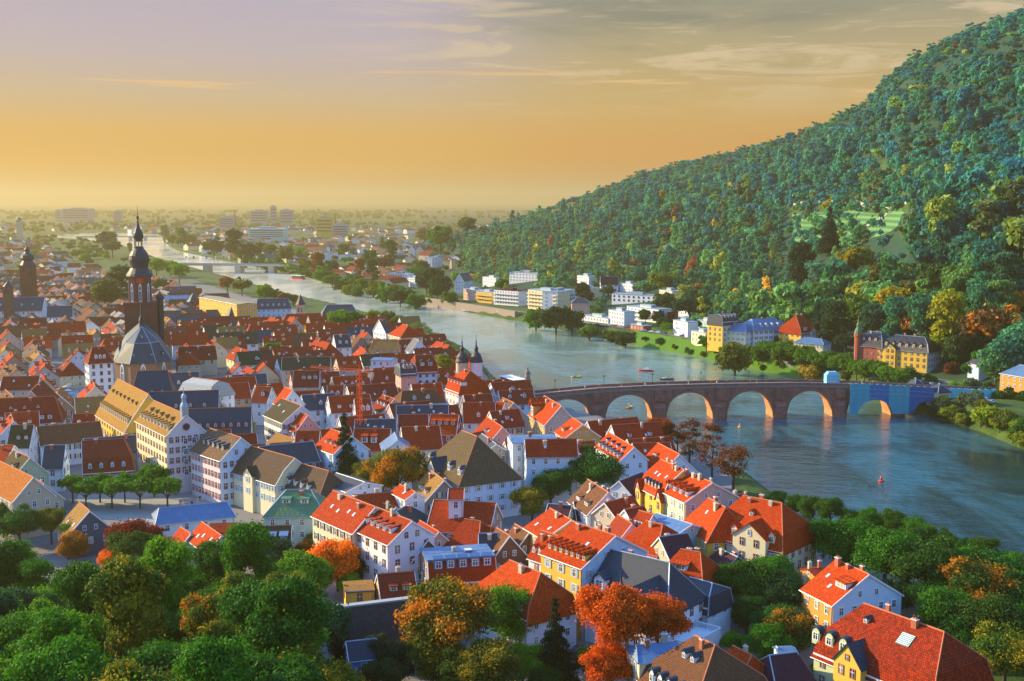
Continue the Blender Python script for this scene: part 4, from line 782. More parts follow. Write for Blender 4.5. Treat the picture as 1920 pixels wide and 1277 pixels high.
H('ochre gabled house with strip window under bright orange roof', 'R7', (450, 490), (532, 542), zr=15.5, E=(390, 652), walls='ochre', roof='bright', chim=0, sky=2, dorm=[(1, .75, 'shed', 2.6, 1.2, .1, .7, None)])
H('white house with red saddle roof over a blue weathered front', 'R7', (95, 655), (485, 650), zr=19, w=4.4, drop=4.4, walls='lightblue', roof='red', chim=2, sky=1)
H('flat topped white house left of the blue weathered front', 'R7', (-20, 640), (330, 630), zr=17.5, w=6, drop=.5, walls='white', roof='bluemetal', chim=1)
H('white gabled house with bright red roof and a row of blue eave dormers', 'R7', (725, 602), (915, 712), zr=18, E=(800, 825), walls='lightblue', roof='bright', chim=0, gwin='blind', dorm=[(4, .45, 'gable', .9, .8, .1, .9, -1), (6, .86, 'shed', 1.0, 1.2, .05, .95, -1)], droof=RF['slate'])
H('broad dull red roof behind the blue eave dormers', 'R7', (900, 682), (1185, 676), zr=14, w=7, drop=6.6, walls='white', roof='red', chim=0, sky=1)
H('white gable with orange red roof beside the riverside trees', 'R7', (1090, 680), (1255, 765), zr=15, w=6, drop=5.8, walls='white', roof='bright', chim=0, dorm=[(1, .5, 'shed', 2.4, .9, .1, .5, None)])
o, q = H('yellow ornate house with blue mansard side and twin gabled fronts', 'R7', (1110, 802), (1290, 882), zr=20, w=6.4, drop=7.2, man=(.75, .5), walls='yellow', roof='bright', win='sand', chim=5, sky=3, dorm=[(5, .88, 'arch', 1.0, 1.3, .15, .85, None)], droof=RF['slate'], dcheek=RF['slate'])
side_wing(o, q, .06, -1, .5, 15.5, 1.5, 3.0, 'yellow', 'bright', win='sand'); side_wing(o, q, .94, -1, .5, 15.5, 1.5, 3.0, 'yellow', 'bright', win='sand')
H('yellow house with four white dormers and a blind beige gable', 'R7', (1300, 892), (1502, 978), zr=19, E=(1290, 1130), walls='cream', roof='bright', win='shut', chim=4, sky=1, dorm=[(4, .78, 'arch', 1.1, 1.5, .05, .95, None)], dcheek=WL['white'], wallmats={'B': WL['beige']}, gwin='blind')
H('dark purple tiled roof with three roof lights left of the ornate house', 'R7', (800, 965), (975, 897), zr=14, w=6.4, drop=5.6, walls='white', roof='purple', chim=0, sky=3)
H('house with warm brown roof and pale gable below the dark round tree', 'R7', (565, 952), (722, 1050), zr=15, w=5.8, drop=5.6, walls='white', roof='brown', chim=4, sky=2, dorm=[(2, .75, 'shed', 2.2, 1.1, .1, .9, None)])
H('low wine red roof left of the warm brown roof', 'R7', (270, 1135), (450, 1150), zr=10.5, w=6, drop=4.2, walls='beige', roof='purple', chim=1)
H('flat wine red roof with pale flashing below the warm brown roof', 'R7', (460, 1120), (640, 1115), zr=10.5, w=5.5, drop=3.8, walls='beige', roof='purple', chim=1)
H('red roofed house with brick chimney right of the wine red roof', 'R7', (690, 1130), (900, 1075), zr=13.5, w=5.4, drop=4.4, walls='beige', roof='red', chim=2)
H('red roofed house with dark eave between brick chimneys', 'R7', (840, 1180), (990, 1150), zr=13, w=5, drop=4.6, walls='white', roof='dark', chim=1)
H('house with red roof and black brown skirt above the white palace', 'R6', (1060, 470), (1290, 465), zr=14, w=5.6, drop=5, walls='dark', roof='dark', chim=1)
H('row house with four red shed dormers above the white palace', 'R6', (1305, 465), (1520, 470), zr=15, w=6, drop=6, walls='wine', roof='bright', chim=2, dorm=[(4, .5, 'shed', 1.6, 1.3, .05, .95, None)])
H('black roofed row house with two dark roof lights', 'R6', (740, 505), (1050, 500), zr=13.5, w=5.2, drop=4.6, walls='dark', roof='black', chim=2, sky=2)
H('long slate grey roof with blue roof lights in the middle of town', 'R6', (1050, 400), (1440, 395), zr=14.5, w=5.2, drop=4.6, walls='white', roof='slate', chim=2, sky=3)
H('red gable with white verges and twin dormers under the orange crane', 'R6', (735, 350), (860, 345), zr=16, w=6, drop=6.4, walls='white', roof='red', chim=1, dorm=[(2, .6, 'gable', 1.4, 1.6, .3, .9, None)])
H('white half timbered gable with pink lit roof in the old town', 'R6', (215, 260), (275, 285), zr=17, w=5, drop=6, walls='white', roof='bright', chim=0)
H('red roof with two small white dormers and white wall beside the crane', 'R6', (535, 250), (660, 250), zr=15, w=4.6, drop=5.2, walls='white', roof='red', chim=1, dorm=[(2, .6, 'gable', 1.1, 1.2, .15, .85, None)])
H('ochre house with broad shaded roof near the river row', 'T2', (880, 1105), (1060, 1105), zr=14.5, w=6, drop=4.4, hip=1.5, walls='orange', roof='ochre', chim=1)
H('white fronted house with orange hipped roof near the river row', 'T2', (1095, 990), (1140, 1000), zr=18, w=7.2, drop=6, hip=5, walls='cream', roof='bright', chim=1)
H('tall white gable with slate roof facing the river', 'T2', (920, 955), (965, 952), zr=18, w=8, drop=7.5, walls='white', roof='slate', chim=1)
H('white house with steep slate gable and ochre side', 'T2', (1180, 1095), (1220, 1110), zr=15.5, w=5.5, drop=6, walls='lightblue', roof='black', chim=1)
H('white house with slate mansard and two round dormers', 'T2', (580, 1070), (700, 1065), zr=15, w=6, drop=6.4, walls='white', roof='black', chim=1, dorm=[(2, .7, 'arch', 1.4, 1.4, .1, .9, None)])
H('dark slate roofed arsenal block behind bright green trees', 'T2', (530, 845), (720, 842), zr=16.5, w=9, drop=6, hip=4, walls='stone', roof='black', chim=0, name='arsenal', cat='building')
H('long slate roofed school with pale blue windows near the spired turret', 'T2', (10, 800), (240, 795), zr=18, w=8, drop=7, hip=2, walls='lightblue', roof='slate', chim=0, name='school', cat='building', dorm=[(5, .7, 'arch', 1.4, 1.4, .05, .95, None)])
H('four storey white corner house beside the long shopping street', 'R5', (690, -35), (780, -40), zr=24, w=6.5, drop=6.5, hip=3.0, walls='white', roof='dark', chim=1, dorm=[(3, .7, 'arch', 1.2, 1.4, .0, 1, None)], wsp=2.9, win='dark', floors=4)
H('slate roofed college hall with long ridge at the edge of the photo', 'T1', (-60, 790), (335, 785), zr=22, w=10, drop=9, walls='white', roof='slate', chim=0, name='college_hall', cat='building', dorm=[(4, .6, 'arch', 1.3, 1.2, .1, .9, None)])
H('lower slate wing right of the college hall', 'T1', (350, 855), (545, 850), zr=18, w=7, drop=7, walls='white', roof='slate', chim=0, name='college_hall', cat='building')
H('golden lit modern library with flat projecting roof', 'T1', (1560, 775), (1850, 830), zr=20, w=7.5, drop=.8, walls='yellow', roof=roof_mat('pale felt roof', (.42, .36, .22), (.34, .29, .18), row=3), chim=0, name='library', cat='building')
H('long blue glazed roof hall behind the church tower', 'T1', (1225, 775), (1440, 770), zr=15, w=6, drop=2.4, walls='white', roof='bluemetal', chim=0, name='market_hall', cat='building')
H('white house with dark roof and green tree in front near the mast', 'R6', (195, 40), (560, 35), zr=15.5, w=5.6, drop=5.4, walls='beige', roof='olive', chim=2, sky=2)
H('long dark red row with slate dormers in the old town', 'R6', (280, 140), (480, 138), zr=15.5, w=6.2, drop=6.4, walls='beige', roof='dark', chim=2, dorm=[(3, .5, 'hip', 1.5, 1.3, .3, .95, None)], droof=RF['slate'])
H('plain brown red row left of the slate dormers', 'R6', (0, 260), (120, 265), zr=14.5, w=5, drop=5.6, walls='white', roof='dark', chim=1, dorm=[(1, .55, 'arch', 1.2, 1.4, .4, .8, None)])
# ------------------------------------------------------------------ church with the tall tower
BRICKRED = wall_mat('dark red sandstone', (.15, .055, .04), .5); HELM = roof_mat('dark slate helm', (.035, .04, .06), (.022, .026, .04), row=.5, spec=.4, rough=.5)
def church():
    c = at_y(265, 600, 590); x0, y0 = c[0], c[1]; o = empty('church', (x0, y0, 8.5), math.atan2(-x0, y0)); tag(o, 'church with tall red sandstone tower, onion spire and blue slate choir roof', 'church'); Z = lambda py: at_y(265, py, 590)[2] - 8.5; w1 = 7.9
    mb = MB(); mb.box(-w1, w1, -w1, w1, -2, Z(569)); mb.box(-w1 - .5, w1 + .5, -w1 - .5, w1 + .5, Z(569), Z(569) + 1.2); mb.build('tower_shaft', [BRICKRED], o)
    mb = MB(); mb.lathe([(5.9, Z(569) + 1), (5.9, Z(520)), (6.5, Z(520) + .1), (6.5, Z(517))], 8, rot=math.pi / 8); mb.build('octagon_stage', [BRICKRED], o)
    for k in range(8):
        a = k * math.pi / 4 - math.pi / 2; nx, ny = math.cos(a), math.sin(a); window(o, nx * 5.46, ny * 5.46, Z(548), 1.5, 6.5, nx, ny, 'arch', .2)
    mb = MB()
    for k in range(16): mb.box(-w1 + k * w1 / 8 - .1 + .3, -w1 + k * w1 / 8 + .3, -w1 - .4, -w1 - .25, Z(569) + 1.2, Z(569) + 2.3)
    mb.box(-w1, w1, -w1 - .42, -w1 - .22, Z(569) + 2.3, Z(569) + 2.5); mb.build('gallery_rail', [BRICKRED], o)
    mb = MB(); ring = [(1.75 * math.cos(k * .3927), -5.75, Z(525) + 1.75 * math.sin(k * .3927)) for k in range(16)]; mb.loft([ring, [(a, b - .25, c_) for a, b, c_ in ring]]); mb.build('clock_face', [plain('copper red clock dial', (.5, .06, .02), .6)], o)
    H_ = [(6.6, 517), (6.2, 513), (5.0, 507), (4.3, 502), (4.5, 495), (5.0, 487), (4.7, 479), (3.6, 471), (2.5, 466), (2.4, 463)]
    mb = MB(); mb.lathe([(r, Z(p)) for r, p in H_], 16); mb.build('helm_roof', [HELM], o, smooth=False)
    mb = MB(); mb.lathe([(2.0, Z(463)), (2.0, Z(462))], 8)
    for k in range(8): a = k * math.pi / 4; mb.tube((1.8 * math.cos(a), 1.8 * math.sin(a), Z(463)), (1.8 * math.cos(a), 1.8 * math.sin(a), Z(453)), .22, .22, 5)
    mb.lathe([(2.2, Z(453)), (2.2, Z(452))], 12); mb.build('lantern', [HELM], o)
    mb = MB(); mb.lathe([(2.2, Z(452)), (2.1, Z(449)), (2.6, Z(443)), (2.4, Z(438)), (1.7, Z(432)), (1.0, Z(426)), (.5, Z(419)), (.28, Z(412)), (.6, Z(408)), (.6, Z(406)), (.15, Z(404)), (.08, Z(386))], 14); mb.build('onion_spire', [HELM], o)
    mb = MB(); mb.lathe([(1.7, -2), (1.7, Z(562)), (2.0, Z(561)), (2.1, Z(557)), (1.6, Z(553)), (.5, Z(550)), (.08, Z(544))], 10, w1 + 1.4, -2.5); mb.build('stair_turret', [HELM], o)
    # choir and nave: long body with a polygonal end towards the castle
    hw = 13.2; yE = -w1 - 2; yS = -46.0; er, bz, ez = 28.5, 21.5, 12.5; base = [(-hw, yE), (-hw, yS), (-hw * .45, yS - 9), (hw * .45, yS - 9), (hw, yS), (hw, yE)]
    mb = MB(); mb.prism([(x * .955, y * .985) for x, y in base], -2, ez - .15); mb.build('wall', [wall_mat('brown sandstone wall', (.30, .17, .10), .4)], o)
    br = [(-hw * .57, yE), (-hw * .57, yS + 1.5), (-hw * .27, yS - 4.2), (hw * .27, yS - 4.2), (hw * .57, yS + 1.5), (hw * .57, yE)]; rd = [(0, yE), (0, yS + 7), (0, yS + 7), (0, yS + 7), (0, yS + 7), (0, yE)]
    mb = MB(); f3 = lambda L_, z: [(x, y, z) for x, y in L_]; mb.loft([f3(base, ez), f3(br, bz), f3(rd, er)], 0, True, False); mb.build('roof', [roof_mat('blue green choir slate', (.035, .085, .11), (.022, .055, .08), row=.4, spec=.35, rough=.55)], o)
    for rr0, rr1 in ((f3(base, ez), f3(br, bz)), (f3(br, bz), f3(rd, er))):
        for p0, p1 in list(zip(rr0, rr1))[1:5]: mb = MB(); mb.tube(p0, p1, .16, .16, 5); mb.build('hip_cap', [ZINC], o)
    for p0, p1 in zip(f3(br, bz)[1:5], f3(br, bz)[2:5]): mb = MB(); mb.tube(p0, p1, .18, .18, 5); mb.build('roof_break', [ZINC], o)
    for k, (x, y, nx, ny) in enumerate([(-hw * .955, yS + 8, -1, 0), (-hw * .955, yS + 20, -1, 0), (-hw * .69, yS - 4.5, -.78, -.62), (0, yS - 8.9, 0, -1), (hw * .69, yS - 4.5, .78, -.62)]): l = math.hypot(nx, ny); window(o, x, y * (.99 if k < 3 else .983), 6.5, 2.4, 8, nx / l, ny / l, 'arch', .4)
    for k in range(6): dormer(o, -hw * .8, yS + 4 + k * 6, 16.6, 1.0, 1.3, 1.2, -1, 0, 'gable', RF['slate'], RF['slate'])
    for x, y, nx, ny in ((-4, yS - 7, 0, -1), (4, yS - 7, 0, -1), (9.2, yS - 2.6, .78, -.62), (0, yS - 2.4, 0, -1)): dormer(o, x, y, 15.8 if y < yS - 4 or x > 5 else 23.5, .9, 1.1, 1.4, nx, ny, 'gable', RF['slate'], RF['slate'])
    mb = MB(); y = yS + 8; mb.lathe([(1.4, er - 1), (1.1, er + 1.5), (1.3, er + 2.2), (1.0, er + 3.4), (.45, er + 5), (.3, er + 7), (.45, er + 7.6), (.06, er + 11)], 8, 0, y); mb.build('ridge_turret', [HELM], o)
    for yy in range(0, 60, 12): FOOT.append((x0 * (1 - yy / 600), y0 - yy, 15))
church(); LAND.append(('the tall church tower', 265, 560))
def old_tower(name, label, px, top, bot, Y, w1, cap, mat, cat='tower', dome=True):
    c = at_y(px, bot, Y); zg = g1(c[0], c[1]); o = empty(name, (c[0], c[1], zg)); tag(o, label, cat); Z = lambda py: at_y(px, py, Y)[2] - zg
    mb = MB(); mb.box(-w1, w1, -w1, w1, -2, Z(cap)); mb.build('shaft', [mat], o); k = (Z(top) - Z(cap))
    mb = MB(); pr = [(1.25, 0), (1.0, .12), (.85, .2), (1.15, .3), (1.0, .42), (.55, .5), (.4, .56), (.45, .66), (.2, .75), (.06, .85), (.03, 1)] if dome else [(1.35, 0), (.05, 1)]
    mb.lathe([(r * w1, Z(cap) + t * k) for r, t in pr], 10); mb.build('dome' if dome else 'spire', [HELM], o)
    for s in (-1, 1): window(o, s * w1 * .4, -w1, Z(cap) - 3.5, w1 * .35, 3, 0, -1, 'dark')
    FOOT.append((c[0], c[1], w1 + 2)); return o
old_tower('church', 'slender dark church tower with onion cap far down the shopping street', 54, 453, 540, 900, 4.6, 497, BRICKRED, 'church')
old_tower('turret', 'brown ridge turret on the college hall at the photo edge', 16, 527, 562, 806, 2.6, 537, WL['timber'], 'turret', False)
old_tower('water_tower', 'hazy tower with pointed cap far out in the plain', 37, 406, 440, 2600, 5.0, 412, WL['concrete'], 'tower', False)
old_tower('stair_tower', 'slender pointed slate spire beside the school near the river', 564, 552, 590, 800, 2.6, 571, WL['beige'], 'turret', False)
old_tower('glass_pyramid', 'pointed blue green pyramid roof in front of the golden library', 363, 549, 575, 930, 5.6, 573, WL['mint'], 'pyramid', False)
old_tower('spire', 'second pointed slate pyramid right of the golden library', 437, 570, 600, 800, 5.0, 598, WL['mint'], 'pyramid', False)
# ------------------------------------------------------------------ bridge gate with two round towers
def gate():
    c = at_z(880, 752, 8.5); o = empty('bridge_gate', (c[0], c[1], 8), R(8)); tag(o, 'bridge gate with two round towers under dark bell shaped caps', 'gate tower'); k = c[1] / FPX; Z = lambda py: at_y(880, py, c[1])[2] - 8
    for x, m in ((-3.1, WL['beige']), (3.1, WL['white'])):
        mb = MB(); mb.lathe([(2.7, -3), (2.7, Z(679))], 16, x); mb.build('round_tower', [m], o)
        mb = MB(); mb.lathe([(3.0, Z(679)), (3.0, Z(677)), (2.6, Z(673)), (2.3, Z(668)), (1.6, Z(663)), (.9, Z(660)), (.75, Z(657)), (1.0, Z(654)), (.6, Z(650)), (.25, Z(645)), (.3, Z(641)), (.12, Z(638)), (.06, Z(626))], 14, x); mb.build('bell_cap', [HELM], o)
    mb = MB(); mb.box(-2.2, 2.2, -2, 2, 6, Z(700)); mb.box(-2.2, -1.6, -2, 2, -3, 6); mb.box(1.6, 2.2, -2, 2, -3, 6); mb.build('archway', [WL['stone']], o); FOOT.append((c[0], c[1], 8))
gate(); LAND.append(('the bridge gate towers', 880, 670))
# ------------------------------------------------------------------ old stone bridge
BR0 = at_z(1118, 785, 0)[:2]; BR1 = at_z(1675, 775, 0)[:2]; bdir = (BR1 - BR0) / np.hypot(*(BR1 - BR0)); PIT = np.hypot(*(BR1 - BR0)) / 5; byaw = math.atan2(bdir[1], bdir[0]); VAULT = wall_mat('vault sandstone painted sunlit', (.50, .22, .10), .3)  # vault stone made lighter: orange sunlight under the arches put into its colour
BSTONE, t, p = new_mat('weathered bridge sandstone'); uv = t.new('ShaderNodeUVMap').outputs[0]; br = t.new('ShaderNodeTexBrick'); t.lk(uv, br.inputs['Vector']); br.inputs['Scale'].default_value = 1; br.inputs['Brick Width'].default_value = 1.5; br.inputs['Row Height'].default_value = .75; br.inputs['Mortar Size'].default_value = .05; br.inputs['Color1'].default_value = (.40, .15, .10, 1); br.inputs['Color2'].default_value = (.25, .095, .075, 1); br.inputs['Mortar'].default_value = (.09, .05, .045, 1)
t.lk(t.mix(t.math('MULTIPLY', t.smooth(t.noise(t.mapping(t.new('ShaderNodeTexCoord').outputs['Object'], scale=(1, 1, .3)), .4, 5, .65), .45, .7), .75), br.outputs[0], (.09, .05, .048)), p.inputs['Base Color']); p.inputs['Roughness'].default_value = .9
def bridge_line(): return [at_z(p, q, 0) for p, q in ((985, 742), (1010, 735), (1130, 724), (1300, 720), (1450, 720), (1600, 727), (1790, 744))]
def bridge():
    o = empty('bridge', (BR0[0], BR0[1], 0), byaw); tag(o, 'old red sandstone arch bridge crossing the river', 'bridge'); hw = 5.0
    topz = lambda x: float(np.interp(x, [-60, -38, 0, PIT, 2 * PIT, 3.2 * PIT, 4.3 * PIT, 5.2 * PIT, 6.2 * PIT, 7.5 * PIT], [9.2, 10.4, 13.4, 14.3, 14.6, 14.6, 13.6, 12.0, 10.2, 9.4]))
    pw = 6.6; spans = [(-PIT, 0)] + [(i * PIT, (i + 1) * PIT) for i in range(5)] + [(5 * PIT, 6 * PIT)]
    for a, b in spans:
        x0, x1 = a + pw / 2, b - pw / 2; xm = (x0 + x1) / 2; r = (x1 - x0) / 2; crown = topz(xm) - 2.6; sp = max(crown - r * .88, .3); n = 18; mb = MB()
        xs = [x0 + (x1 - x0) * i / n for i in range(n + 1)]; zi = [sp + (crown - sp) * math.sqrt(max(0, 1 - ((x - xm) / r) ** 2)) for x in xs]
        for i in range(n):
            p, q, zp, zq = xs[i], xs[i + 1], zi[i], zi[i + 1]
            for s in (-1, 1): mb.poly([(p, s * hw, zp), (q, s * hw, zq), (q, s * hw, topz(q) - .9), (p, s * hw, topz(p) - .9)])
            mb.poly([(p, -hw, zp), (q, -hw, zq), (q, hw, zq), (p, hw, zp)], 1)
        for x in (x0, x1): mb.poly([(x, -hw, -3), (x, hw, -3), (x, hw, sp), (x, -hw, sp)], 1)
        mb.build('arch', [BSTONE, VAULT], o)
        mb = MB()
        for i in range(n):
            p, q, zp, zq = xs[i], xs[i + 1], zi[i], zi[i + 1]; e = .75; k1 = 1 + e / r
            P2 = lambda x, z: (xm + (x - xm) * k1, -hw - .12, sp + (z - sp) * (1 + e / max(crown - sp, 1)))
            mb.poly([(p, -hw - .12, zp), (q, -hw - .12, zq), P2(q, zq), P2(p, zp)])
        mb.build('arch_ring', [wall_mat('dressed sandstone', (.27, .13, .10), .3)], o)
    for i in range(-1, 7):
        x = i * PIT; zt = topz(x) - .9; mb = MB(); a = pw / 2 - .02
        mb.box(x - a, x + a, -hw, hw, -4, zt)
        if 0 <= i <= 5:
            mb.prism([(x - a * .95, -hw), (x - a * .55, -hw - 2.6), (x + a * .55, -hw - 2.6), (x + a * .95, -hw)], -4, 5.5); mb.loft([[(x - a * .95, -hw, 5.5), (x - a * .55, -hw - 2.6, 5.5), (x + a * .55, -hw - 2.6, 5.5), (x + a * .95, -hw, 5.5)], [(x - a * .8, -hw, 7.2), (x - a * .3, -hw - .4, 7.0), (x + a * .3, -hw - .4, 7.0), (x + a * .8, -hw, 7.2)]])
            mb.box(x - a * .7, x + a * .7, -hw - 1.0, -hw, 8.4, zt)
            mb.prism([(x + a * .95, hw), (x, hw + 3.2), (x - a * .95, hw)], -4, 6)
        mb.build('pier', [BSTONE], o)
    xs = np.linspace(-58, 6.4 * PIT, 60); mb = MB(); pb = MB()
    for p, q in zip(xs, xs[1:]):
        zp, zq = topz(p), topz(q); ring = lambda x, z: [(x, -hw - .15, z - .9), (x, hw + .15, z - .9), (x, hw + .15, z), (x, -hw - .15, z)]
        a, b = ring(p, zp), ring(q, zq); [mb.poly([a[i], a[(i + 1) % 4], b[(i + 1) % 4], b[i]]) for i in range(4)]
    mb.build('roadway', [wall_mat('bridge paving', (.22, .19, .17))], o)
    for s in (-1, 1):
        pb = MB()
        for p, q in zip(xs, xs[1:]):
            zp, zq = topz(p), topz(q); y0, y1 = s * hw - .3 * (s > 0) , s * hw + .3 * (s < 0); ring = lambda x, z: [(x, y0, z), (x, y1, z), (x, y1, z + 1.05), (x, y0, z + 1.05)]
            a, b = ring(p, zp + .01), ring(q, zq + .01); [pb.poly([a[i], a[(i + 1) % 4], b[(i + 1) % 4], b[i]]) for i in range(4)]
        pb.build('parapet', [BSTONE], o)
    return o, topz, hw
bridge_o, topz, BHW = bridge(); LAND += [('the stone bridge', 1350, 735)]
def bpt(x, y, dz=0.0): return (BR0[0] + bdir[0] * x - bdir[1] * y, BR0[1] + bdir[1] * x + bdir[0] * y, topz(x) + dz)
# scaffold wrapped in blue netting on the last arches
def scaffold():
    o = empty('scaffold', (BR0[0], BR0[1], 0), byaw); tag(o, 'scaffolding hung with blue netting round the last bridge arches', 'scaffold'); y = -BHW - 3.6
    cols = [(.03, .36, .44), (.02, .17, .38), (.04, .36, .46), (.02, .13, .34), (.05, .58, .66)]; secs = [(4.12, 4.45), (4.45, 4.78), (4.78, 5.12), (5.12, 5.75), (5.75, 6.6)]
    for (a, b), c in zip(secs, cols):
        m = wall_mat('blue netting %.2f' % c[1], c, .3); mb = MB(); n = 10
        for i in range(n):
            p, q = PIT * (a + (b - a) * i / n), PIT * (a + (b - a) * (i + 1) / n); zb = []
            for x in (p, q):
                u = x / PIT; z = 1.2
                for cx, hw_, hz in ((4.55, .30, 7.2), (5.42, .22, 6.0)):
                    if abs(u - cx) < hw_: z = max(z, hz * math.sqrt(1 - ((u - cx) / hw_) ** 2) + .6)
                zb.append(z if a < 5.7 else 4.5)
            zt = topz(p) + 1.6, topz(q) + 1.6; w0, w1 = .25 * math.sin(p * 1.7), .25 * math.sin(q * 1.7)
            mb.loft([[(p, y + w0, zb[0]), (p, y + w0 + .1, zb[0]), (p, y + w0 + .1, zt[0]), (p, y + w0, zt[0])], [(q, y + w1, zb[1]), (q, y + w1 + .1, zb[1]), (q, y + w1 + .1, zt[1]), (q, y + w1, zt[1])]])
        mb.build('netting', [m], o)
    mb = MB()
    for i in range(22): x = PIT * (4.14 + 2.45 * i / 21); mb.tube((x, y + .35, topz(x) - 2), (x, y + .35, topz(x) + 2.6), .07, .07, 5); mb.tube((x, y + .35, topz(x) + 1.4), (x, -BHW + .2, topz(x) + 1.4), .06, .06, 5)
    for h in (1.2, 2.4): mb.tube((PIT * 4.14, y + .35, topz(PIT * 4.2) + h), (PIT * 6.6, y + .35, topz(PIT * 6.5) + h), .06, .06, 5)
    mb.build('poles', [ZINC], o)
    for k in range(4):
        mb = MB(); [mb.tube((PIT * (4.14 + .41 * i), y - .12, topz(PIT * (4.14 + .41 * i)) - .6 - 2 * k), (PIT * (4.14 + .41 * (i + 1)), y - .12, topz(PIT * (4.14 + .41 * (i + 1))) - .6 - 2 * k), .08, .08, 5) for i in range(6 if k < 2 else 1)]; mb.build('ledger', [ZINC], o)
    c = bpt(PIT * 3.95, 2.0); o2 = empty('tarpaulin_shelter', c, byaw); tag(o2, 'shelter wrapped in light blue tarpaulin standing on the bridge', 'shelter'); mb = MB()
    mb.loft([[(-3, -2, 0), (3, -2, 0), (3, 2, 0), (-3, 2, 0)], [(-2.9, -1.9, 4), (2.9, -1.9, 4), (2.9, 1.9, 4), (-2.9, 1.9, 4)], [(-1.9, -1.2, 5.4), (1.9, -1.2, 5.4), (1.9, 1.2, 5.4), (-1.9, 1.2, 5.4)]]); mb.build('cover', [wall_mat('light blue tarpaulin', (.20, .52, .66), .4)], o2)
    mb = MB(); [mb.tube((sx * 3.05, sy * 2.05, 0), (sx * 3.05, sy * 2.05, 4.3), .08, .08, 5) for sx in (-1, 1) for sy in (-1, 1)]; mb.build('frame', [ZINC], o2)
scaffold(); LAND.append(('the blue netting on the bridge', 1690, 745))
def statue():
    c = bpt(-30, 6.2); o = empty('statue', (c[0], c[1], topz(-30) - 1), byaw); tag(o, 'stone figure on a tall stepped pedestal at the town end of the bridge', 'statue')
    mb = MB(); mb.box(-3.2, 3.2, -3.2, 3.2, -6, 2); mb.lathe([(2.7, 2), (2.2, 3.4), (1.7, 3.8), (1.6, 6.2), (2.0, 6.4), (1.9, 6.9)], 8); mb.build('pedestal', [WL['stone']], o)
    mb = MB(); mb.lathe([(1.1, 6.9), (1.25, 8.2), (.95, 9.4), (1.05, 10.3), (.75, 11.0), (.34, 11.3), (.30, 11.5), (.46, 11.8), (.45, 12.2), (.2, 12.5)], 10); mb.tube((.7, 0, 10.5), (1.6, -.4, 9.2), .3, .2, 6); mb.build('figure', [WL['stone']], o, smooth=True)
statue()
def lamp(p, label=None):
    o = empty('street_lamp', p); mb = MB(); mb.tube((0, 0, 0), (0, 0, 4.2), .11, .07, 6); mb.build('post', [DARKM], o); mb = MB(); mb.lathe([(.12, 4.2), (.34, 4.8), (.34, 5.0), (.05, 5.35)], 6); mb.build('lantern', [DARKM], o); return o
for i in range(9): x = -40 + i * 22.0; o = lamp(bpt(x, BHW - 1)); auto(o, 'dark street lamp on the bridge', 'street lamp', 'street lamps along the bridge', pix(bpt(x, BHW - 1, 4)))
# ------------------------------------------------------------------ far bank
def BLOCK(label, x0, x1, yb, fl, depth=12, walls='white', name='apartment_block', ang=0.0, bal=False, roof=None, shear=None, zb=None, set_=0, dark=False, wsp=3.2):
    """flat roofed building whose front foot runs from x0 to x1 on photo row yb (a pair when the ends differ)"""
    ya, yb2 = (yb if isinstance(yb, tuple) else (yb, yb)); z = 9.0
    for _ in range(6): a, b = at_z(x0, ya, z), at_z(x1, yb2, z); m = (a + b) / 2; z = .5 * z + .5 * (g1(m[0], m[1]) if zb is None else zb)
    L = np.hypot(*(b - a)[:2]); yaw = math.atan2(b[1] - a[1], b[0] - a[0]); o = empty(name, (m[0], m[1], z), yaw); hh = fl * 3.1 + .6; mb = MB(); mb.box(-L / 2, L / 2, 0, depth, -4, hh); mb.build('wall', [WL[walls]], o)
    mb = MB(); mb.box(-L / 2 - .25, L / 2 + .25, -.25, depth + .25, hh, hh + .35); mb.box(-L * .2, L * .15, depth * .3, depth * .7, hh + .35, hh + 2.2); mb.build('roof', [RF[roof] if roof else ZINC], o)
    n = max(2, min(9, int(L / wsp)))
    for f in range(fl):
        for i in range(n): window(o, (i + .5 - n / 2) * L / n, 0, 1.9 + f * 3.1, 1.6, 1.7, 0, -1, 'dark' if dark else 'plain')
        for i in range(2): window(o, -L / 2, depth * (i + .5) / 2, 1.9 + f * 3.1, 1.4, 1.6, -1, 0, 'plain')
    if bal:
        for f in range(1, fl): mb = MB(); mb.box(-L / 2 + .3, L / 2 - .3, -1.5, -.02, f * 3.1 + .2, f * 3.1 + .4); mb.box(-L / 2 + .3, L / 2 - .3, -1.55, -1.45, f * 3.1 + .4, f * 3.1 + 1.35); mb.build('balcony', [WL[walls]], o)
    tag(o, label, 'apartment block' if name == 'apartment_block' else 'building', 'buildings on the far bank'); FOOT.append((m[0] + math.sin(-yaw) * depth / 2, m[1] + depth / 2, max(L, depth) / 2 + 1)); u, v = pix((m[0], m[1], z + hh / 2)); HILLHOUSES.append((u, v - 2, max(9, L / m[1] * FPX * .5))); return o
FB = dict(group='buildings on the far bank', name='villa', cat='villa')
def V(label, *a, **k):
    o, q = H(label, *a, **{**FB, **k}); u, v = pix((q[0] + q[1]) / 2); HILLHOUSES.append((u, v + 12, 26)); return o, q
BLOCK('white four storey block with reddish roof above a brick garden wall', 926, 972, (570, 574), 4, 13, 'white', bal=True, roof='purple')
BLOCK('yellow terraced block between the pink house and the white block', 893, 922, (566, 569), 3, 13, 'yellow', bal=True)
BLOCK('pinkish flat roofed house beside the yellow terraced block', 869, 891, (561, 565), 3, 12, 'pink')
BLOCK('cream apartment block with long balconies beside the riverside bushes', 990, 1045, (578, 584), 5, 14, 'cream', bal=True)
BLOCK('pale blue end block of the cream apartments', 1045, 1078, (584, 578), 5, 14, 'white', bal=True)
BLOCK('white flat roofed villa above the cream apartments', 955, 1008, (528, 531), 3, 12, 'white')
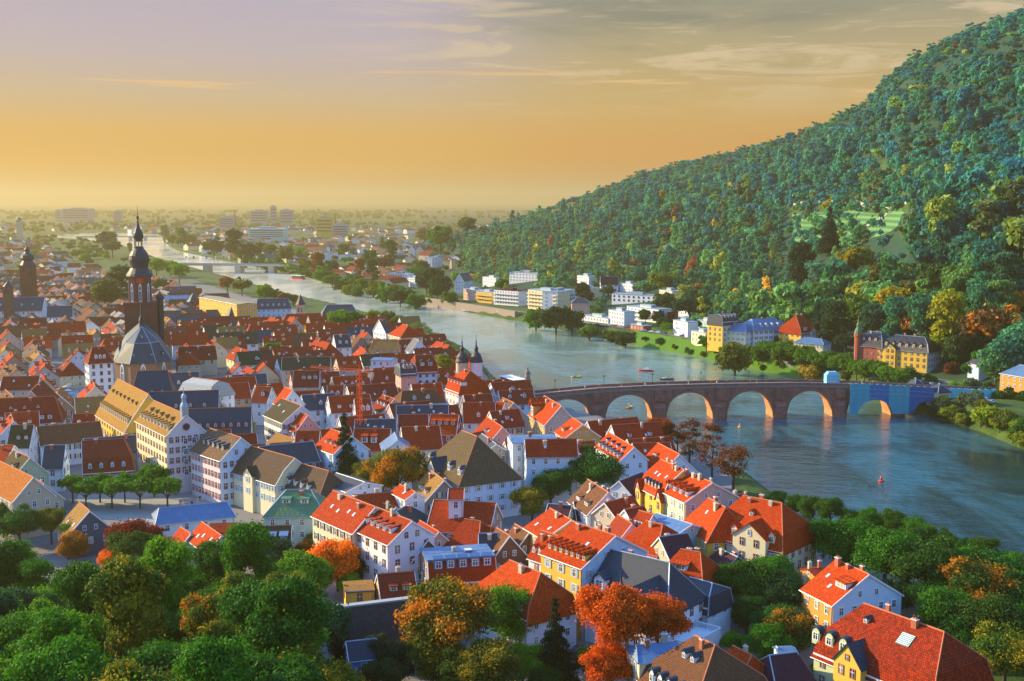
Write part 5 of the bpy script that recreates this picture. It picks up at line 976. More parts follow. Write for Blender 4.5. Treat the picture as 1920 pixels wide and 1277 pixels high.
BLOCK('low white modern house with strip windows on the slope', 1147, 1230, (566, 571), 2, 12, 'white', dark=True)
BLOCK('white stepped terraces below the modern house', 1175, 1235, (598, 606), 3, 12, 'white', bal=True)
BLOCK('small white cube house left of the stepped terraces', 1141, 1170, (606, 611), 3, 9, 'white')
BLOCK('long white pavilion by the riverside road', 1090, 1140, (600, 607), 1, 10, 'white', name='pavilion')
BLOCK('white windowless hall with a black lettered front by the road', 1262, 1289, (628, 633), 3, 8, 'white', name='exhibition_hall', wsp=40)
BLOCK('low red brick garage by the riverside road', 1182, 1206, (618, 622), 1, 7, 'brick', name='garage')
BLOCK('white modern house with ribbon windows behind the poplars', 727, 764, (534, 536), 4, 12, 'white', dark=True)
BLOCK('smaller white annex beside the ribbon windows', 765, 783, (537, 539), 3, 10, 'white')
BLOCK('white hillside villa with flat roofs under the wooded spur', 810, 856, (497, 493), 3, 12, 'white')
BLOCK('white villa row far along the bank', 606, 632, 488, 3, 12, 'white'); BLOCK('second white villa row with pale roof far along the bank', 636, 672, 487, 2, 12, 'lightblue')
BLOCK('white villa with flat roof just above the pink house', 905, 930, (536, 539), 3, 10, 'white'); BLOCK('cream cube house behind the orange sided house', 1085, 1108, (560, 563), 3, 10, 'cream'); BLOCK('pale terrace house at the top of the stepped terraces', 1212, 1246, (588, 592), 2, 10, 'white', bal=True); BLOCK('white bank villa between the poplars far along the bank', 690, 715, 505, 3, 10, 'white')
BLOCK('long cream house below the golden mansion row', 1588, 1606, (652, 656), 3, 9, 'cream'); BLOCK('mint roofed hall left of the ochre mansion', 1305, 1330, (618, 622), 2, 9, 'mint')
BLOCK('white villa with two floors high on the slope right of the half timbered house', 1160, 1186, (545, 548), 2, 10, 'white'); BLOCK('cream villa on the slope above the stepped terraces', 1236, 1260, (566, 570), 3, 10, 'cream'); BLOCK('small white house at the wood edge above the exhibition hall', 1272, 1292, (598, 602), 2, 9, 'white'); BLOCK('pale house at the wood edge left of the half timbered house', 1082, 1104, (536, 539), 3, 10, 'white'); BLOCK('low cream house by the road between the hall and the ochre mansion', 1296, 1322, (640, 645), 2, 8, 'cream')
hall = bpy.data.objects['exhibition_hall']
V('white half timbered house with dark red roof on the slope', 'T3', (660, 632), (795, 632), zr=15, w=5.5, drop=7, walls='white', roof='purple', win='sand', chim=1)
V('orange sided house with blue slate hip roof by the bushes', 'T3', (480, 795), (545, 795), zr=14.5, w=6, drop=3.5, hip=4, walls='pink', roof='slate', chim=1, wallmats={'A': WL['orange']})
V('tall white house with steep gable at the foot of the wood', 'T2', (1520, 610), (1590, 600), zr=20, w=5.6, drop=8, walls='white', roof='slate', chim=1)
o, q = HY('ochre yellow mansion with blue slate mansard roof', 1356, 588, 9, 38, zr=20, w=6.5, drop=6.5, hip=3, man=(.85, .12), walls='cream', roof='slate', chim=1, dorm=[(4, .88, 'arch', 1.5, 1.7, -.15, 1.15, None)], wallmats={'A': WL['yellow']}, dcheek=WL['white'], win='sand')
HY('cream house with shuttered front and blue hipped roof joined to the ochre mansion', 1381, 606, 12, -42, zr=14.5, w=6.5, drop=4.2, hip=4.5, walls='cream', roof='bluemetal', chim=1, win='shut', wallmats={'B': WL['lightblue']})
HY('pale blue mansion with grey blue roof and four arched dormers', 1432, 597, 17, 24, zr=17, w=8, drop=6.5, hip=4.5, man=(.7, .45), walls='lightblue', roof='bluemetal', chim=1, dorm=[(4, .82, 'arch', 1.5, 1.6, .0, 1.0, None)], wallmats={'A': WL['cream']}, win='dshut')
o, q = HY('cream and white mansion under a great red mansard roof with round gable', 1498, 591, 6, 40, zr=20, w=8.5, drop=10.5, hip=6, man=(.84, .66), walls='white', roof='red', chim=3, wallmats={'A': WL['yellow']}, dorm=[(2, .9, 'arch', 1.5, 1.6, -.4, .2, None)], win='sand')  # left end yellow against white walls: sunlight put into the plaster colour
side_wing(o, q, .95, -1, .4, 13.6, 2.6, 2.4, 'white', 'red', win='arch')
HY('low white pillared hall with pale blue roof in front of the red mansard', 1524, 634, 11, -40, zr=9, w=5.5, drop=2.6, hip=4, walls='cream', roof='bluemetal', chim=0, wsp=2.0, wallmats={'B': WL['lightblue']})  # cream front and bluish end: sun and shade put into wall colours
o, q = HY('red brick villa with slate mansard and slim green capped turret', 1640, 622, 7, -42, zr=18.5, w=6.6, drop=7.5, hip=4, man=(.8, .4), walls='brick', roof='slate', chim=2, dorm=[(3, .86, 'gable', 1.5, 1.7, -.2, 1.2, None)], win='sand')
mb = MB(); L = np.hypot(*(q[1] - q[0])[:2]); mb.lathe([(1.9, -2), (1.9, 16), (2.3, 16.2), (2.1, 17.5)], 10, -L / 2 - 3.2, -5.4); mb.build('turret', [WL['brick']], o); mb = MB(); mb.lathe([(2.1, 17.5), (1.9, 19), (1.1, 20.5), (.9, 21.5), (1.1, 22), (.5, 23.5), (.08, 27)], 10, -L / 2 - 3.2, -5.4); mb.build('turret_cap', [RF['green']], o)
o, q = HY('long golden mansion with dark slate mansard and white shuttered end', 1706, 630, 16, -43, zr=17.5, w=8.6, drop=7, hip=6, man=(.75, .4), walls='yellow', roof='black', chim=2, dorm=[(6, .88, 'gable', 1.4, 1.6, -.2, 1.2, None)], win='sand', wallmats={'B': WL['lightblue']}, dcheek=WL['yellow'])  # right end light blue: blue shade put into the plaster colour
side_wing(o, q, .1, -1, .6, 14, 3, 2.6, 'yellow', 'black', win='sand')
V('small white house with slate roof among the trees', 'R8', (1570, 28), (1625, 40), zr=10, w=4.5, drop=3.6, hip=2, walls='lightblue', roof='slate', chim=0)
V('orange house with blue hipped roof at the edge of the photo', 'R8', (1880, 95), (1980, 110), zr=13.5, w=7, drop=4.2, hip=5, walls='orange', roof='bluemetal', chim=0)
V('small toll pavilion with slate tent roof at the far bridge end', 'R8', (1100, 195), (1110, 197), zr=8, w=4, drop=4, hip=3.6, walls='beige', roof='slate', chim=0, name='pavilion', cat='pavilion')
V('second small pavilion with tent roof right of the toll pavilion', 'R8', (1275, 235), (1285, 237), zr=7.5, w=4, drop=3.5, hip=3.6, walls='beige', roof='slate', chim=0, name='pavilion', cat='pavilion')
for i, (x, y, c1, c2, lab) in enumerate([(1055, 410, 'cream', 'slate', 'steep gabled villa with cream front'), (1165, 405, 'white', 'black', 'steep gabled villa with white front'), (1225, 405, 'cream', 'slate', 'narrow steep gabled villa')]):
    V(lab + ' below the wooded spur' + (', left end of the row', '', '')[i], 'T2', (x, y), (x + 25, y - 12), zr=18, w=6, drop=7, walls=c1, roof=c2, chim=0)
V('yellow fronted villa with red peaked roof at the end of the gabled row', 'T2', (1290, 402), (1310, 402), zr=18, w=7, drop=6, hip=5, walls='cream', roof='bright', chim=0)
V('small bright yellow house among the bank trees', 'T2', (935, 612), (945, 612), zr=11, w=4.5, drop=3.5, hip=3, walls='yellow', roof='ochre', chim=0)
for a in (('the golden mansion', 1720, 660), ('the red brick villa', 1630, 640), ('the great red mansard', 1495, 610), ('the ochre mansion', 1360, 610), ('the white modern house', 1190, 560), ('the half timbered house', 1137, 530), ('the cream apartments', 1030, 560), ('the tall steep gable', 865, 530), ('the wooded spur', 890, 420), ('the vineyard clearing', 1560, 440), ('the highest slope', 1850, 150), ('the middle ridge', 1500, 260), ('the low ridge', 1150, 350), ('the orange house at the photo edge', 1900, 700), ('the steep gabled villa row', 780, 480)): LAND.append(a)
def bank_wall(label, pts, h, mat, name='quay_wall'):
    """masonry wall along the bank, pts on the waterline"""
    mb = MB(); w_ = [at_z(x, y, 0) for x, y in pts]; c = w_[0]
    for a, b in zip(w_, w_[1:]):
        d = (b - a)[:2]; d = d / np.hypot(*d); n = np.array([-d[1], d[0]]) * (1 if d[0] > 0 else -1); A = a[:2] - c[:2]; B = b[:2] - c[:2]; Q = [(A, -2), (A + n * 2.5, -2), (A + n * 2.5, h), (A, h)]
        mb.loft([[(p[0], p[1], z) for p, z in Q], [(p[0] + (B - A)[0], p[1] + (B - A)[1], z) for p, z in Q]])
    tag(mb.build(name, [mat], None, (c[0], c[1], 0)), label, 'wall'); 
bank_wall('long brown stone quay wall under the far bank road', [(790, 571), (850, 581), (920, 592), (965, 600)], 7.0, WL['stone'])
bank_wall('low red sandstone wall under the riverside road', [(1085, 620), (1180, 638), (1250, 652), (1330, 664)], 5.2, WL['brick'])
def hit(px, py):
    Y = np.geomspace(300, 2500, 900); r = ray(px, py); T = Y / r[1]; i = np.nonzero(EYE + r[2] * T <= G(r[0] * T, Y))[0][0]; return np.array([r[0] * T[i], Y[i]])
VINE, t, p = new_mat('vineyard grass'); ob = t.new('ShaderNodeTexCoord').outputs['Object']; sx = t.new('ShaderNodeSeparateXYZ'); t.lk(ob, sx.inputs[0]); wv = t.math('SINE', t.math('MULTIPLY', sx.outputs[2], 1.6))
t.lk(t.mix(t.smooth(t.math('ADD', wv, t.noise(ob, .2, 5)), .0, 1.2), (.035, .12, .04), (.09, .24, .06)), p.inputs['Base Color']); p.inputs['Roughness'].default_value = .9
sheet('vineyard', [hit(*q) for q in ((1485, 402), (1600, 398), (1690, 392), (1700, 412), (1640, 448), (1560, 474), (1490, 478))], VINE, .5)
sheet('hillside_meadow', [hit(*q) for q in ((1232, 462), (1262, 448), (1298, 456), (1304, 470), (1262, 476))], VINE, .5)
def terrace(label, pts, h):
    W_ = [hit(*q) for q in pts]; mb = MB(); c = np.array([*W_[0], g1(*W_[0])])
    for a, b in zip(W_, W_[1:]):
        for k in range(6):
            p, q = a + (b - a) * k / 6, a + (b - a) * (k + 1) / 6; zp, zq = g1(*p) - c[2], g1(*q) - c[2]; p_, q_ = p - c[:2], q - c[:2]; mb.loft([[(p_[0], p_[1], zp - 1), (p_[0], p_[1] + .8, zp - 1), (p_[0], p_[1] + .8, zp + h), (p_[0], p_[1], zp + h)], [(q_[0], q_[1], zq - 1), (q_[0], q_[1] + .8, zq - 1), (q_[0], q_[1] + .8, zq + h), (q_[0], q_[1], zq + h)]])
    tag(mb.build('terrace_wall', [WL['concrete']], None, tuple(c)), label, 'wall')
terrace('long pale terrace wall along the top of the vineyard clearing', [(1485, 386), (1600, 383), (1700, 384)], 3.0)
terrace('short sloping wall down the right edge of the vineyard clearing', [(1676, 392), (1640, 420), (1600, 440)], 2.0)
ROADM = plain('worn asphalt', (.16, .155, .15), .8)
def strip(name, pts, wd, mat, z=None, lift=.08):
    w_ = [at_z(x, y, 9)[:2] for x, y in pts]; L_ = []; R_ = []
    for i, p in enumerate(w_): d = w_[min(i + 1, len(w_) - 1)] - w_[max(i - 1, 0)]; n = np.array([-d[1], d[0]]) / np.hypot(*d); L_.append(p + n * wd / 2); R_.append(p - n * wd / 2)
    return sheet(name, L_ + R_[::-1], mat, lift, z)
strip('riverside_road', [(600, 513), (700, 538), (800, 558), (900, 567), (1000, 580), (1090, 598), (1200, 615), (1300, 632), (1400, 652), (1500, 674), (1620, 691), (1740, 706), (1860, 729)], 7, ROADM, None, .25)
PAV, t, p = new_mat('pale paving'); ob = t.new('ShaderNodeTexCoord').outputs['Object']; t.lk(t.mix(t.noise(ob, .25, 6, .6), (.24, .25, .23), (.36, .36, .33)), p.inputs['Base Color']); p.inputs['Roughness'].default_value = .7
sheet('market_square', [at_z(x, y, 8)[:2] for x, y in ((118, 790), (215, 800), (222, 715), (140, 705))], PAV, .1)
sheet('shopping_street', [at_z(x, y, 8)[:2] for x, y in ((128, 706), (172, 706), (150, 620), (110, 560), (70, 520), (62, 522), (95, 570), (122, 640))], PAV, .14)
sheet('lower_square', [at_z(x, y, 9)[:2] for x, y in ((130, 962), (440, 985), (420, 925), (330, 905), (230, 905), (150, 915))], PAV, .1)
QUAY = plain('quay paving', (.24, .26, .29), .7); sheet('quay_road', [at_z(x, y, 7)[:2] for x, y in ((985, 748), (935, 757), (893, 728), (830, 660), (845, 656), (900, 694), (945, 735))], QUAY, .1)
FOOT += [(*at_z(x, y, 8)[:2], r) for x, y, r in ((170, 760, 16), (165, 735, 15), (160, 710, 12), (150, 680, 9), (140, 650, 9), (130, 620, 9), (115, 585, 9), (95, 555, 9), (75, 525, 9), (250, 945, 22), (300, 940, 24), (270, 915, 20), (340, 960, 20), (220, 930, 18), (320, 915, 18), (200, 945, 16), (380, 950, 14), (920, 738, 8), (940, 750, 8), (880, 700, 7), (850, 670, 6), (280, 700, 14), (330, 730, 14), (400, 720, 14), (240, 760, 14))]
# ------------------------------------------------------------------ far bridges
def flat_bridge(label, p0, p1, piers, zt, wd):
    a, b = at_z(*p0, zt), at_z(*p1, zt); L = np.hypot(*(b - a)[:2]); yaw = math.atan2(b[1] - a[1], b[0] - a[0]); o = empty('road_bridge', (a[0], a[1], 0), yaw); tag(o, label, 'bridge')
    mb = MB(); mb.box(-20, L + 20, -wd / 2, wd / 2, zt - 1.6, zt); mb.build('deck', [WL['concrete']], o)
    for s in (-1, 1): mb = MB(); mb.box(-20, L + 20, s * wd / 2 - .15, s * wd / 2 + .15, zt + .01, zt + 1.1); mb.build('railing', [ZINC], o)
    for t in piers: mb = MB(); mb.box(L * t - 4, L * t + 4, -wd / 2 + 1, wd / 2 - 1, -4, zt - 1.6); mb.build('pier', [WL['concrete']], o)
flat_bridge('low concrete road bridge on two piers across the bright river bend', (335, 495), (556, 497), (.25, .52, .8), 11, 16); flat_bridge('distant weir bridge crossing the river at its far end', (160, 444), (300, 443), (.2, .4, .6, .8), 10, 14); LAND.append(('the low road bridge', 440, 496))
for x in (348, 362, 386, 402, 418, 455, 480):
    p = at_z(x, 495, 11); o = empty('flag_mast', (p[0], p[1], 11)); mb = MB(); mb.tube((0, 0, 0), (0, 0, 11), .22, .1, 5); mb.build('mast', [ZINC], o); mb = MB(); mb.box(0, 2.4, -.05, .05, 7.5, 10.5); mb.build('banner', [WL['brick' if x % 3 else 'lightblue']], o); auto(o, 'thin flag mast on the road bridge', 'flag mast', 'flag masts on the road bridge', (x, 485))
# ------------------------------------------------------------------ trees placed one by one
def TR(reg, x, y, r, kind, col, look, det='near', mat=None, hs=1.0, name='tree', up=0.0, **k):
    u, v = P(reg, x, y); return tree_at(u, v, r / (1 if reg == 'F' else 3.9917), kind, col, look, det, mat, name, None, hs, up=up, **k)
for x, y, r in ((540, 1000, 80), (640, 1045, 82), (745, 1000, 84), (835, 1040, 84), (930, 990, 84), (1045, 1035, 88), (1150, 930, 92), (1250, 1025, 90)): TR('R5', x, y, r * 1.1, 'flat', (.06, .19, .015), 'clipped plane tree with flat dark green crown', 'mid', name='plane_tree', hs=1.35, group='clipped plane trees on the lower square')
LAND += [('the lower square', 290, 940), ('the blue sheet roof', 360, 975)]
one = lambda label, *a, **k: tag(TR(a[0], a[1], a[2], a[3], a[4], a[5], 'x', *a[6:], **k), label, 'tree', 'trees')
for args in [
 ('R6', 1060, 900, 195, 'round', OLIVE, 'big round olive tree with rusty patches', 'near', LEAF_TURN), ('R6', 830, 905, 110, 'round', OLIVE, 'smaller olive tree with yellow top', 'near', LEAF_YEL), ('R5', 1800, 570, 120, 'round', LEAFY, 'light green tree', 'mid', LEAF_YEL),
 ('R7', 620, 890, 190, 'round', DEEP, 'big round dark green tree', 'near'), ('R7', 250, 870, 130, 'tall', (.05, .1, .02), 'slim green tree with yellow tip', 'near', LEAF_YEL), ('R7', 290, 1000, 130, 'round', DEEP, 'dark green low tree', 'near'), ('R7', 150, 1110, 125, 'round', OLIVE, 'golden speckled tree', 'near', LEAF_YEL),
 ('R7', 1115, 580, 110, 'round', (.30, .055, .01), 'dense orange brown tree', 'near'), ('R7', 1330, 670, 120, 'tall', (.15, .045, .02), 'thinly leaved brown tree', 'bare'), ('R7', 1240, 640, 90, 'round', (.16, .05, .02), 'half bare russet tree', 'bare'), ('R7', 1500, 730, 130, 'tall', (.17, .05, .025), 'half bare purple brown tree', 'bare'), ('R7', 1660, 830, 155, 'round', (.19, .06, .02), 'broad thinning brown tree', 'bare'),
 ('R6', 1010, 310, 66, 'round', YEL, 'small bright yellow orange tree', 'mid', LEAF_TURN), ('R6', 1410, 150, 75, 'tall', YG, 'yellow green tree', 'mid', LEAF_YEL), ('R6', 1750, 620, 40, 'round', YG, 'roof garden bush', 'mid'),
 ('B2', 610, 370, 175, 'round', ORANGE, 'glowing orange maple', 'near'), ('B3', 750, 800, 240, 'round', (.72, .135, .010), 'fiery red orange maple', 'near', None, 1.15, 'tree', 7), ('B3', 1090, 800, 200, 'round', (.66, .12, .010), 'red orange maple', 'near', None, 1.1, 'tree', 7), ('B3', 720, 1130, 190, 'round', (.62, .12, .010), 'lower red orange maple', 'near', None, 1, 'tree', 3),
 ('B2', 1400, 830, 330, 'round', (.10, .14, .014), 'great round tree turning orange on its sunny side', 'near', LEAF_TURN), ('B2', 1860, 760, 230, 'round', LEAFY, 'bright green maple', 'near'), ('B2', 1720, 1160, 230, 'round', (.08, .12, .015), 'green tree flecked with yellow', 'near', LEAF_YEL), ('B2', 1040, 1120, 170, 'round', (.03, .06, .03), 'dark weeping tree', 'near'), ('B2', 820, 1180, 100, 'round', YG, 'yellow green weeping tree', 'near'),
 ('B3', 1740, 560, 190, 'round', (.045, .13, .012), 'large dense green tree', 'near'), ('B4', 130, 640, 170, 'round', (.02, .07, .02), 'dark green tree', 'near'), ('B4', 190, 880, 180, 'round', (.05, .10, .015), 'green tree with rusty flecks', 'near', LEAF_TURN), ('B4', 560, 250, 220, 'round', GREEN, 'green riverside tree', 'near'), ('B4', 420, 190, 120, 'round', GREEN, 'small green riverside tree', 'near'), ('B4', 880, 330, 230, 'round', GREEN, 'green riverside tree', 'near'), ('B4', 1180, 420, 240, 'round', (.035, .1, .012), 'green riverside tree', 'near'), ('B4', 1580, 560, 230, 'round', (.04, .09, .012), 'large riverside tree touched with rust', 'near', LEAF_TURN), ('B4', 1850, 640, 200, 'round', DEEP, 'dark riverside tree', 'near'), ('B4', 1300, 740, 210, 'round', GREEN, 'broad green tree', 'near'), ('B4', 980, 650, 130, 'round', (.012, .05, .02), 'dark blue green tree', 'near'), ('B4', 1640, 840, 240, 'round', (.035, .09, .012), 'green garden tree', 'near'), ('B4', 1780, 1060, 230, 'round', (.07, .14, .014), 'light green garden tree', 'near', LEAF_YEL), ('B4', 880, 1150, 110, 'round', (.03, .05, .012), 'dark slender garden tree', 'near'), ('B4', 1380, 1240, 160, 'round', (.09, .1, .012), 'orange flecked garden tree', 'near', LEAF_TURN), ('B4', 430, 1220, 120, 'round', (.04, .1, .015), 'low green garden tree', 'near'),
 ('B2', 1320, 1120, 190, 'round', (.07, .12, .015), 'green bushy tree', 'near', LEAF_YEL), ('B2', 1560, 1210, 200, 'round', (.05, .10, .012), 'low green tree', 'near'), ('B2', 950, 1250, 150, 'round', (.04, .08, .02), 'dark drooping tree', 'near'), ('B3', 80, 1130, 150, 'round', LEAFY, 'fresh green tree', 'near'), ('B3', 250, 1260, 120, 'round', DEEP, 'dark green tree', 'near'), ('B4', 720, 250, 190, 'round', GREEN, 'tall riverside tree', 'near'), ('B4', 1050, 320, 200, 'round', (.035, .10, .012), 'tall riverside tree', 'near'), ('B4', 1440, 480, 200, 'round', GREEN, 'tall riverside tree', 'near'), ('B4', 1720, 520, 200, 'round', DEEP, 'tall riverside tree', 'near'), ('B4', 1900, 590, 180, 'round', GREEN, 'tall riverside tree', 'near'), ('B4', 1480, 860, 200, 'round', DEEP, 'dense garden tree', 'near'), ('B4', 1900, 900, 200, 'round', GREEN, 'dense garden tree', 'near'), ('B4', 1180, 640, 150, 'round', DEEP, 'dense garden tree', 'near'), ('B4', 40, 480, 150, 'round', GREEN, 'dense garden tree', 'near'), ('B4', 70, 830, 150, 'round', DEEP, 'dense garden tree', 'near'),
 ('B1', 950, 215, 175, 'round', WINE, 'dark wine red beech', 'near'), ('B1', 1120, 190, 90, 'round', WINE, 'smaller wine red beech', 'near'), ('B1', 830, 360, 95, 'round', ORANGE, 'orange tree', 'near'), ('B1', 1710, 300, 125, 'round', (.34, .085, .012), 'dull orange tree', 'near'), ('B1', 560, 250, 110, 'round', (.30, .14, .02), 'tawny tree', 'near'), ('B1', 340, 40, 75, 'round', OLIVE, 'yellow green tree', 'near', LEAF_YEL), ('B1', 20, 60, 110, 'round', DEEP, 'green tree', 'near'), ('B1', 1000, 320, 170, 'round', (.05, .1, .012), 'olive green tree', 'near'), ('B1', 1230, 270, 70, 'round', (.30, .1, .015), 'orange brown tree', 'near'),
 ('B2', 360, 480, 190, 'round', LEAFY, 'fresh green tree', 'near'), ('B2', 100, 340, 150, 'round', (.02, .08, .03), 'blue green tree', 'near'), ('B2', 380, 290, 85, 'round', (.12, .09, .015), 'rusty green tree', 'near', LEAF_TURN), ('B2', 450, 210, 70, 'round', OLIVE, 'olive tree', 'near'), ('B2', 780, 440, 110, 'round', (.02, .055, .015), 'dark rounded tree', 'near'), ('B2', 230, 80, 40, 'round', YG, 'yellow shrub on the roof garden', 'mid'),
 ('T2', 640, 960, 90, 'round', LEAFY, 'bright green tree', 'mid'), ('T2', 755, 965, 80, 'round', (.05, .12, .012), 'green tree', 'mid'), ('T2', 860, 945, 70, 'round', YG, 'yellow green tree', 'mid'), ('T2', 960, 955, 70, 'round', OLIVE, 'olive tree', 'mid'), ('T2', 1050, 975, 60, 'round', OLIVE, 'small olive tree', 'mid'), ('T2', 140, 1190, 68, 'round', GREEN, 'green courtyard tree', 'mid'), ('T2', 470, 1090, 50, 'round', LEAFY, 'bright green courtyard tree', 'mid'), ('T2', 345, 1085, 38, 'round', LEAFY, 'small courtyard tree', 'mid'),
 ('T1', 780, 740, 110, 'round', (.10, .13, .03), 'hazy green tree', 'mid'), ('T1', 900, 700, 100, 'tall', (.04, .1, .03), 'tall hazy tree', 'mid'), ('T1', 1180, 700, 60, 'round', (.08, .11, .03), 'hazy tree', 'mid'), ('T1', 1340, 590, 60, 'round', LEAFY, 'light green tree', 'far'), ('T1', 1700, 680, 50, 'round', BROWN, 'brown tree', 'far'), ('T1', 1810, 690, 60, 'round', OLIVE, 'olive tree', 'far'), ('T1', 1170, 550, 60, 'round', LEAFY, 'light green tree', 'far'), ('T1', 1270, 560, 50, 'round', LEAFY, 'light green tree', 'far'),
 ('T1', 800, 360, 75, 'round', (.02, .06, .03), 'dark island tree', 'mid'), ('T1', 840, 400, 60, 'round', (.02, .06, .03), 'dark island tree', 'mid'), ('T1', 970, 415, 24, 'tall', OLIVE, 'slim tree', 'far'), ('T1', 1230, 310, 36, 'tall', DEEP, 'slim dark tree', 'far'), ('T1', 1600, 400, 70, 'round', (.018, .06, .02), 'dark round bank tree', 'mid'), ('T1', 1755, 385, 70, 'tall', (.018, .06, .02), 'dark tall bank tree', 'mid'), ('T1', 1850, 440, 70, 'round', (.016, .055, .02), 'dark bank tree', 'mid'), ('T1', 1430, 350, 40, 'round', GREEN, 'bank tree', 'far'), ('T1', 1350, 330, 44, 'tall', GREEN, 'slim bank tree', 'far'), ('T1', 1290, 350, 40, 'round', OLIVE, 'bank tree', 'far'),
 ('T2', 60, 740, 60, 'round', LEAFY, 'yellow green bank tree', 'mid'), ('T2', 140, 765, 45, 'round', OLIVE, 'olive bank tree', 'mid'), ('T2', 210, 790, 40, 'round', BROWN, 'brown bank tree', 'mid'), ('T2', 280, 800, 36, 'round', OLIVE, 'olive bank tree', 'mid'),
 ('T4', 690, 870, 135, 'round', (.10, .19, .03), 'tall pale green tree', 'mid'), ('T4', 970, 850, 125, 'round', YEL, 'bright yellow tree', 'mid', LEAF_YEL), ('T4', 1150, 960, 130, 'round', (.10, .06, .02), 'brown copper beech', 'mid', LEAF_TURN), ('T4', 1340, 1000, 160, 'tall', YG, 'tall yellow green tree', 'mid', LEAF_YEL), ('T4', 1690, 1000, 180, 'round', (.07, .05, .02), 'great dark copper tree', 'mid', LEAF_TURN), ('T4', 1880, 840, 90, 'round', (.55, .26, .02), 'orange tree', 'mid', LEAF_YEL), ('T4', 1210, 740, 80, 'round', YEL, 'yellow tree', 'mid'), ('T4', 500, 1000, 110, 'tall', (.02, .06, .025), 'dark tree', 'mid'), ('T4', 370, 890, 70, 'round', (.06, .10, .03), 'grey green tree', 'mid'), ('T4', 660, 520, 110, 'round', (.12, .17, .025), 'broad yellow green tree', 'mid', LEAF_YEL), ('T4', 250, 560, 110, 'tall', (.02, .055, .03), 'dark tree with golden tip', 'mid'), ('T4', 1740, 1190, 100, 'round', (.05, .12, .05), 'round blue green tree', 'mid'), ('T4', 455, 105, 50, 'round', YEL, 'single yellow tree', 'mid'), ('T4', 960, 1010, 90, 'round', (.1, .15, .02), 'light green tree', 'mid'), ('T4', 1430, 1180, 100, 'round', (.04, .09, .03), 'spreading cedar', 'mid'), ('T4', 700, 1010, 80, 'round', (.1, .16, .03), 'light green tree', 'mid'), ('T4', 1610, 520, 60, 'round', (.2, .26, .02), 'yellow green tree', 'mid'), ('T4', 1800, 600, 110, 'round', (.06, .15, .03), 'light green tree', 'mid'), ('T4', 1250, 640, 110, 'round', (.05, .12, .03), 'green tree', 'mid'),
 ('T3', 1110, 660, 70, 'round', (.13, .20, .025), 'yellow green tree', 'mid'), ('T3', 1140, 830, 80, 'round', (.04, .11, .04), 'green tree', 'mid'), ('T3', 1330, 850, 100, 'round', (.02, .07, .035), 'dark green tree', 'mid'), ('T3', 1100, 930, 50, 'round', (.015, .05, .025), 'dark tree', 'mid'), ('T3', 1195, 930, 36, 'round', (.34, .04, .015), 'small red tree', 'mid'), ('T3', 1160, 1010, 40, 'round', LEAFY, 'green garden tree', 'mid'), ('T3', 530, 740, 60, 'round', (.015, .05, .02), 'dark tree', 'mid'), ('T3', 720, 740, 50, 'round', (.03, .1, .03), 'green tree', 'mid'), ('T3', 1130, 60, 34, 'tall', YEL, 'single yellow tree', 'far'),
 ('T2', 1575, 245, 66, 'round', (.11, .19, .05), 'pale green tree on the spur', 'mid'), ('T2', 1265, 320, 60, 'round', (.14, .09, .02), 'rusty tree', 'mid'), ('T2', 1380, 340, 90, 'round', GREEN, 'green tree', 'mid'), ('T2', 1100, 440, 0, 'round', GREEN, '', 'mid'), ('T2', 945, 400, 26, 'column', DEEP, 'dark poplar', 'far'), ('T2', 780, 570, 50, 'tall', BROWN, 'brown tree', 'mid'), ('T2', 870, 590, 60, 'tall', (.05, .10, .02), 'green tree', 'mid'), ('T2', 1010, 440, 55, 'tall', DEEP, 'dark tree', 'mid'), ('T2', 1300, 640, 90, 'round', (.02, .07, .03), 'dark green tree', 'mid'), ('T2', 1240, 560, 60, 'round', (.10, .15, .03), 'light green tree', 'mid'), ('T2', 1390, 690, 80, 'round', (.02, .07, .03), 'dark green tree', 'mid'), ('T2', 570, 560, 60, 'round', DEEP, 'dark tree', 'mid'), ('T2', 460, 540, 60, 'tall', BROWN, 'brown green tree', 'mid'), ('T2', 380, 540, 50, 'round', OLIVE, 'olive tree', 'mid'), ('T2', 230, 450, 60, 'round', OLIVE, 'olive tree', 'far'), ('T2', 20, 420, 50, 'round', DEEP, 'dark tree', 'far'), ('T2', 100, 430, 50, 'round', OLIVE, 'olive tree', 'far'), ('T2', 310, 450, 40, 'round', LEAFY, 'light green tree', 'far'), ('T2', 660, 420, 40, 'round', DEEP, 'dark tree', 'far'), ('T2', 860, 480, 60, 'round', DEEP, 'dark tree', 'far'), ('T2', 960, 520, 60, 'round', (.12, .06, .02), 'rusty tree', 'mid'),
]:
    if args[3] > 0: TR(*args)
one('lone dark spruce beside the white gable with orange lit roof', 'R6', 665, 770, 150, 'cone', DARKG, 'near', None)
one('slim dark conifer between red roofs and the slate villa', 'B3', 1010, 240, 80, 'cone', DARKG, 'near', None)
one('tall dark cypress like conifer in front of the blue slate skirt', 'B3', 320, 1030, 190, 'cone', (.010, .04, .016), 'near', None)
one('black green column shaped yew beside the blue wall', 'B2', 630, 1030, 110, 'column', (.008, .028, .012), 'near', None)
one('thin open pine in front of the orange tiled house', 'B1', 1500, 260, 70, 'cone', (.02, .045, .012), 'bare', None)
one('tall dark fir standing in the vineyard clearing', 'T4', 460, 310, 90, 'cone', (.010, .035, .02), 'mid', None)
for x, y, r, c in ((340, 600, 40, DEEP), (500, 625, 60, GREEN), (570, 660, 55, GREEN), (640, 700, 55, (.05, .1, .02)), (690, 735, 45, YG), (750, 745, 45, GREEN), (880, 745, 50, OLIVE), (970, 770, 62, GREEN), (1080, 790, 68, (.03, .08, .02)), (1190, 815, 62, GREEN), (1420, 850, 34, LEAFY)): TR('T2', x, y, r, 'round', c, 'rounded willow on the far bank', 'mid', group='willows along the far bank')
